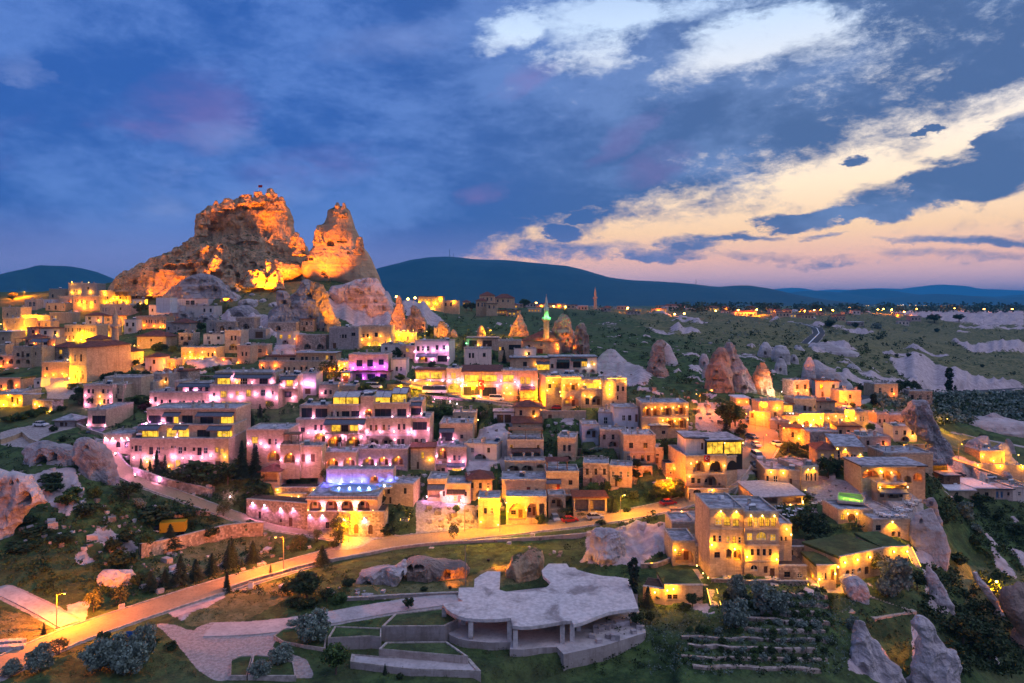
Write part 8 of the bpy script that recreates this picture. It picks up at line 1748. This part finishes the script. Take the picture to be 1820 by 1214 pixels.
def furn(x, y, z, kind, rz, u, v):
    src, i, nm = (TK, 0, 'round white terrace table') if kind == 't' else (CK, 1, 'white terrace chair')
    if TU[i]: o = dup(src, (x, y, z), rz)
    else: o = src; TU[i] = True; o.location = (x, y, z); o.rotation_euler = (0, 0, rz)
    ask(o, nm, 'table' if kind == 't' else 'chair', u, v, nm+'s', nm+'s')
for x, y in [(1250, 830), (1290, 850), (1340, 855), (1420, 850), (1470, 800), (1490, 860), (1440, 770), (1540, 790), (1560, 720), (1620, 690), (1680, 690), (1600, 730), (1530, 690)]:
    a, b_ = ray(zu(x), zv(y), zt)
    b_ = min(max(b_, q12['y0']+1.0), q12['y0']+q12['d']-1)
    if x > 1620: a -= 1.0
    furn(a, b_, zt, 't', 0, zu(x), zv(y))
    for ang in (0.3, 2.4, 4.2): furn(a+.85*math.cos(ang), b_+.85*math.sin(ang), zt, 'c', ang-PI/2, zu(x), zv(y))
for x, y in [(150, 760), (230, 790), (300, 810), (370, 790), (200, 850), (290, 860), (520, 730), (620, 700)]:
    a, b_, c_ = place(zu(x), zv(y)); furn(a, b_, c_+.1, 't', 0, zu(x), zv(y))
    for ang in (0.5, 3.4): furn(a+.85*math.cos(ang), b_+.85*math.sin(ang), c_+.1, 'c', ang-PI/2, zu(x), zv(y))
Z(420, 660, 4.047)
c16 = BYKEY['c16']
for x in (890, 950, 1010, 1080, 1140, 1190):
    D = BYKEY['c17']['yc']+3; z = BYKEY['c17']['z0']+BYKEY['c17']['h']+.1; a = (zu(x)-UC)/F*D; furn(a, D, z, 't', 0, zu(x), zv(550)); furn(a+.9, D, z, 'c', 1, zu(x), zv(550))
# garden stairs with glowing edges
def stairs(label, px0, px1, n, w, light=True):
    a = Vector(place(*px0)); b_ = Vector(place(*px1)); R = empty('garden_stairs', a, 0, label, 'stairs'); d = Vector((b_.x-a.x, b_.y-a.y, 0)); s_ = Vector((-d.y, d.x, 0)).normalized()*w/2
    for k in range(n):
        p = d*(k/n); q = d*((k+1)/n); z0 = (b_.z-a.z)*k/n; z1 = z0+(b_.z-a.z)/n+.12; m = MB(); c = [p-s_, p+s_, q+s_, q-s_]
        if (c[1]-c[0]).cross(c[2]-c[1]).z < 0: c = c[::-1]
        m.poly([(v.x, v.y, z1) for v in c], 'trim')
        for i in range(4): m.poly([(c[i].x, c[i].y, z0-.8), (c[(i+1) % 4].x, c[(i+1) % 4].y, z0-.8), (c[(i+1) % 4].x, c[(i+1) % 4].y, z1), (c[i].x, c[i].y, z1)], 'trim')
        link('step', m.mesh('step'), R)
    if light:
        for sg in (-1, 1):
            m = MB(); o_ = s_*sg*1.06; m.tube(o_+Vector((0, 0, .3)), d+o_+Vector((0, 0, b_.z-a.z+.3)), .06, .06, 'strip_light', 5); link('light_strip', m.mesh('light_strip'), R)
        for k in range(4): point('stair_glow', d*((k+.5)/4)+Vector((0, 0, (b_.z-a.z)*(k+.5)/4+.8)), LCOL['y'], 60, R, .2)
Z(1120, 880, 5.056)
stairs('glowing straight stair below the garden house', (zu(770), zv(1000)), (zu(735), zv(855)), 14, 1.7)
stairs('lit garden path running down from the big-arch cave house', (zu(690), zv(815)), (zu(530), zv(600)), 20, 1.2, False)
stairs('paved garden path to the left tower door', (zu(870), zv(750)), (zu(880), zv(615)), 10, 1.6, False)
stairs('paved stair below the right tower doors', (zu(1300), zv(820)), (zu(1280), zv(735)), 8, 1.4, False)
stairs('curved garden stair edged with yellow light beside the cave house', (zu(1650), zv(830)), (zu(1610), zv(660)), 12, 1.8)
for x, y in ((600, 665), (655, 735), (700, 775), (195, 650)): a, b_, c_ = place(zu(x), zv(y)); R = MB(); R.tube((0, 0, -.2), (0, 0, .6), .05, .05, 'iron', 6); R.lathe([(.02, .6), (.12, .66), (.12, .8), (.02, .86)], 'bulb_y', 8); o = link('path_light', R.mesh('path_light'), None, (a, b_, c_)); point('path_glow', (0, 0, 1.0), LCOL['y'], 90, o, .1); ask(o, 'low garden path light', 'lamp', zu(x), zv(y), 'garden path lights', 'low garden path lights')
Z(1440, 900, 4.047)
stairs('narrow pale stair zigzagging down beside the rock knob', (zu(300), zv(770)), (zu(120), zv(605)), 18, 1.6, False)
stairs('pale stepped path below the round silver trees', (zu(440), zv(800)), (zu(740), zv(745)), 14, 1.6, False)
stairs('stepped path above the pale stepped path', (zu(420), zv(640)), (zu(730), zv(745)), 14, 1.4, False)
stairs('glowing cliff stair beside the lilac cliff', (zu(770), zv(440)), (zu(705), zv(300)), 14, 1.4)
def ground_lamp(u, v, col, e, lab, cat='lamp', h=1.2):
    a, b_, c_ = place(u, v); R = empty('path_lamp', (a, b_, c_), 0, lab, cat); m = MB(); m.tube((0, 0, -.4), (0, 0, h), .08, .06, 'iron', 6); link('post', m.mesh('post'), R); m = MB(); m.lathe([(.03, h), (.24, h+.1), (.24, h+.4), (.03, h+.5)], 'bulb_'+col, 8); link('bulb', m.mesh('bulb'), R); point('lamp_light', (0, -.5, h+.3), LCOL[col], e, R, .2)
ground_lamp(zu(1340), zv(600), 'y', 7000, 'single blazing yellow lamp on the ravine path', h=1.6)
ground_lamp(zu(880), zv(1195), 'o', 6000, 'orange lamp at the foot of the white tuff cone, bottom edge')
ground_lamp(zu(1490), zv(790), 'o', 4000, 'orange lamp under the dark rounded rock at the right edge')
Z(140, 660, 5.056)
for x, y in ((722, 1020), (890, 1045), (1075, 1075), (1360, 1160), (1570, 1205), (1678, 1215)): a, b_, c_ = place(zu(x), zv(y)); R = MB(); R.box(-.1, .1, -.1, .1, -.3, .5, 'iron'); R.lathe([(.02, .5), (.15, .55), (.15, .8), (.02, .85)], 'bulb_p', 8); o = link('ramp_light', R.mesh('ramp_light'), None, (a, b_, c_+.3)); point('ramp_glow', (0, -.4, 1.3), LCOL['p'], 260, o, .1); ask(o, 'pink ground light beside the hotel ramp', 'lamp', zu(x), zv(y), 'pink ramp lights', 'pink ground lights beside the hotel ramp', False)
Z(0, 0, 1)
for x, y in ((205, 832), (240, 850), (205, 812)): a, b_, c_ = place(x, y); R = MB(); R.box(-.1, .1, -.1, .1, -.3, .5, 'iron'); R.lathe([(.02, .5), (.15, .55), (.15, .8), (.02, .85)], 'bulb_p', 8); o = link('ramp_light', R.mesh('ramp_light'), None, (a, b_, c_+.3)); point('ramp_glow', (0, -.4, 1.6), LCOL['p'], 400, o, .1); ask(o, 'pink ground light beside the hotel ramp', 'lamp', x, y, 'pink ramp lights', 'pink ground lights beside the hotel ramp', False)
for u, v in ((772, 712), (785, 714), (800, 716), (812, 720)):
    a, b_, c_ = place(u, v); R = MB(); R.box(-.1, .1, -.1, .1, -.3, .3, 'iron'); R.lathe([(.02, .3), (.15, .35), (.15, .6), (.02, .65)], 'bulb_p', 8); o = link('ramp_light', R.mesh('ramp_light'), None, (a, b_, c_)); point('ramp_glow', (0, -.5, .8), LCOL['p'], 220, o, .1); ask(o, 'pink lamp on the bank below the upper street', 'lamp', u, v, 'pink bank lamps', 'pink lamps on the bank below the upper street', False)
Z(420, 660, 4.047)
stairs('long garden staircase with small lamps right of the pool', (zu(1210), zv(1080)), (zu(1300), zv(640)), 34, 2.0)
Z(760, 700, 3.792)
for k, pts_ in enumerate(([(1000, 440), (1100, 430), (1200, 440), (1310, 430)], [(1010, 520), (1120, 500), (1230, 505)], [(1020, 620), (1150, 610), (1230, 650), (1290, 640)], [(1000, 380), (1090, 390), (1200, 350), (1320, 330)], [(1560, 600), (1640, 590), (1720, 600)])):
    wallrun('old_stone_wall', ['topmost', 'second', 'lowest', 'longest', 'rightmost'][k]+' of the crumbling stone walls on the weedy slope above the car shelter', pts_, 1.6, 'rubble', .5, .7, False)
# roadside sign
Z(0, 760, 2.759)
a, b_, c_ = place(zu(660), zv(1075)); R = empty('signboard', (a, b_, c_), .1, 'blue two-post signboard among silver shrubs by the gravel yard', 'sign'); m = MB(); m.box(-1.3, 1.3, -.05, .05, 1.2, 2.6, 'blue_sheet'); link('panel', m.mesh('panel'), R)
for x in (-1.0, 1.0): m = MB(); m.tube((x, .1, -.3), (x, .1, 2.6), .05, .05, 'pole', 6); link('post', m.mesh('post'), R)
a, b_, c_ = place(zu(1230), zv(790)); m = MB(); m.box(-.45, .45, -.3, .3, -.1, 1.3, 'paint_white'); m.box(-.5, .5, -.35, .35, 1.303, 1.4, 'pole'); tag(link('utility_box', m.mesh('utility_box'), None, (a, b_, c_)), 'white utility cabinet at the lower edge of the lit road', 'utility box')
for x, y, h in ((1690, 560, 8),):
    Z(400, 900, 3.957); a, b_, c_ = place(zu(x), zv(y)); m = MB(); m.tube((0, 0, -.5), (0, 0, h), .1, .07, 'pole', 7); tag(link('bare_pole', m.mesh('bare_pole'), None, (a, b_, c_)), 'bare pale pole on the debris-strewn lawn', 'pole')
# ------------------------------------------------------------------ the far plateau town
Z(0, 0, 1); SP2 = len(SPECS); far = random.Random(4)
FARH = [(760+far.uniform(-20, 700), far.uniform(541, 552)) for _ in range(58)]+[(1490+far.uniform(0, 140), far.uniform(545, 550)) for _ in range(10)]+[(1175, 552), (1200, 553), (1290, 553), (1340, 555), (1425, 557)]
fb = []
for k, (u, v) in enumerate(sorted(FARH)):
    D = far.uniform(620, 900) if u < 950 else far.uniform(820, 1300); wpx = far.uniform(9, 22)*(900/D)**.5*1.1; hpx = far.uniform(5, 9)*(900/D)**.5
    if k % 9 == 4: wpx *= 2.2
    lt = far.random() < .34; nw = max(2, int(wpx/5)); us = ','.join(f'{u-wpx/2+wpx*(i+.5)/nw:.1f}' for i in range(nw))
    z = ground((u-UC)/F*D, D); vb = VH+F*(HC-z)/D
    sp = B('x', u-wpx/2, u+wpx/2, vb-hpx, vb, f"{'W' if lt else 'w'} {us} {wpx/nw*.45:.2f} {vb-hpx*.72:.2f} {vb-hpx*.3:.2f}", '', '', far.choice(['tuff', 'greystone', 'plaster', 'tuff']), far.choice(['hipred', 'hipred', 'slabred', 'slab', 'slabwhite']), far.uniform(-15, 15), 11, D, clut=0)
    if lt and far.random() < .6: sp['lamps'] = [('o', sp['w']*.3, sp['h']*.5, 22)]
    sp['name'] = 'plateau_house'; R = build(sp)
    rn = {'hipred': 'red tiled roof', 'slabred': 'rust flat roof', 'slab': 'grey flat roof', 'slabwhite': 'white flat roof'}[sp['roof']]
    ph = f"{'lit' if lt else 'unlit'} far plateau house with a {rn}"; ask(R, ph, 'house', u, v, 'houses on the far plateau', ph.replace('house', 'houses', 1).replace('a '+rn, rn+'s'), False)
del SPECS[SP2:]
# lights of the remote town on the plain
b = MB(); rr = random.Random(9)
for _ in range(90):
    u = rr.gauss(1545, 60) if rr.random() < .8 else rr.uniform(1420, 1800); D = rr.uniform(4500, 8200); x = (u-UC)/F*D; z = 44; s_ = D/1230*rr.uniform(.28, .55)
    b.lathe([(0, z-s_), (s_*.8, z), (0, z+s_)], rr.choice(['bulb_o', 'bulb_o', 'bulb_y', 'bulb_k']), 4, x, D)
tag(link('distant_town_lights', b.mesh('distant_town_lights')), kind='stuff')
for a in PEND: pass
settle()
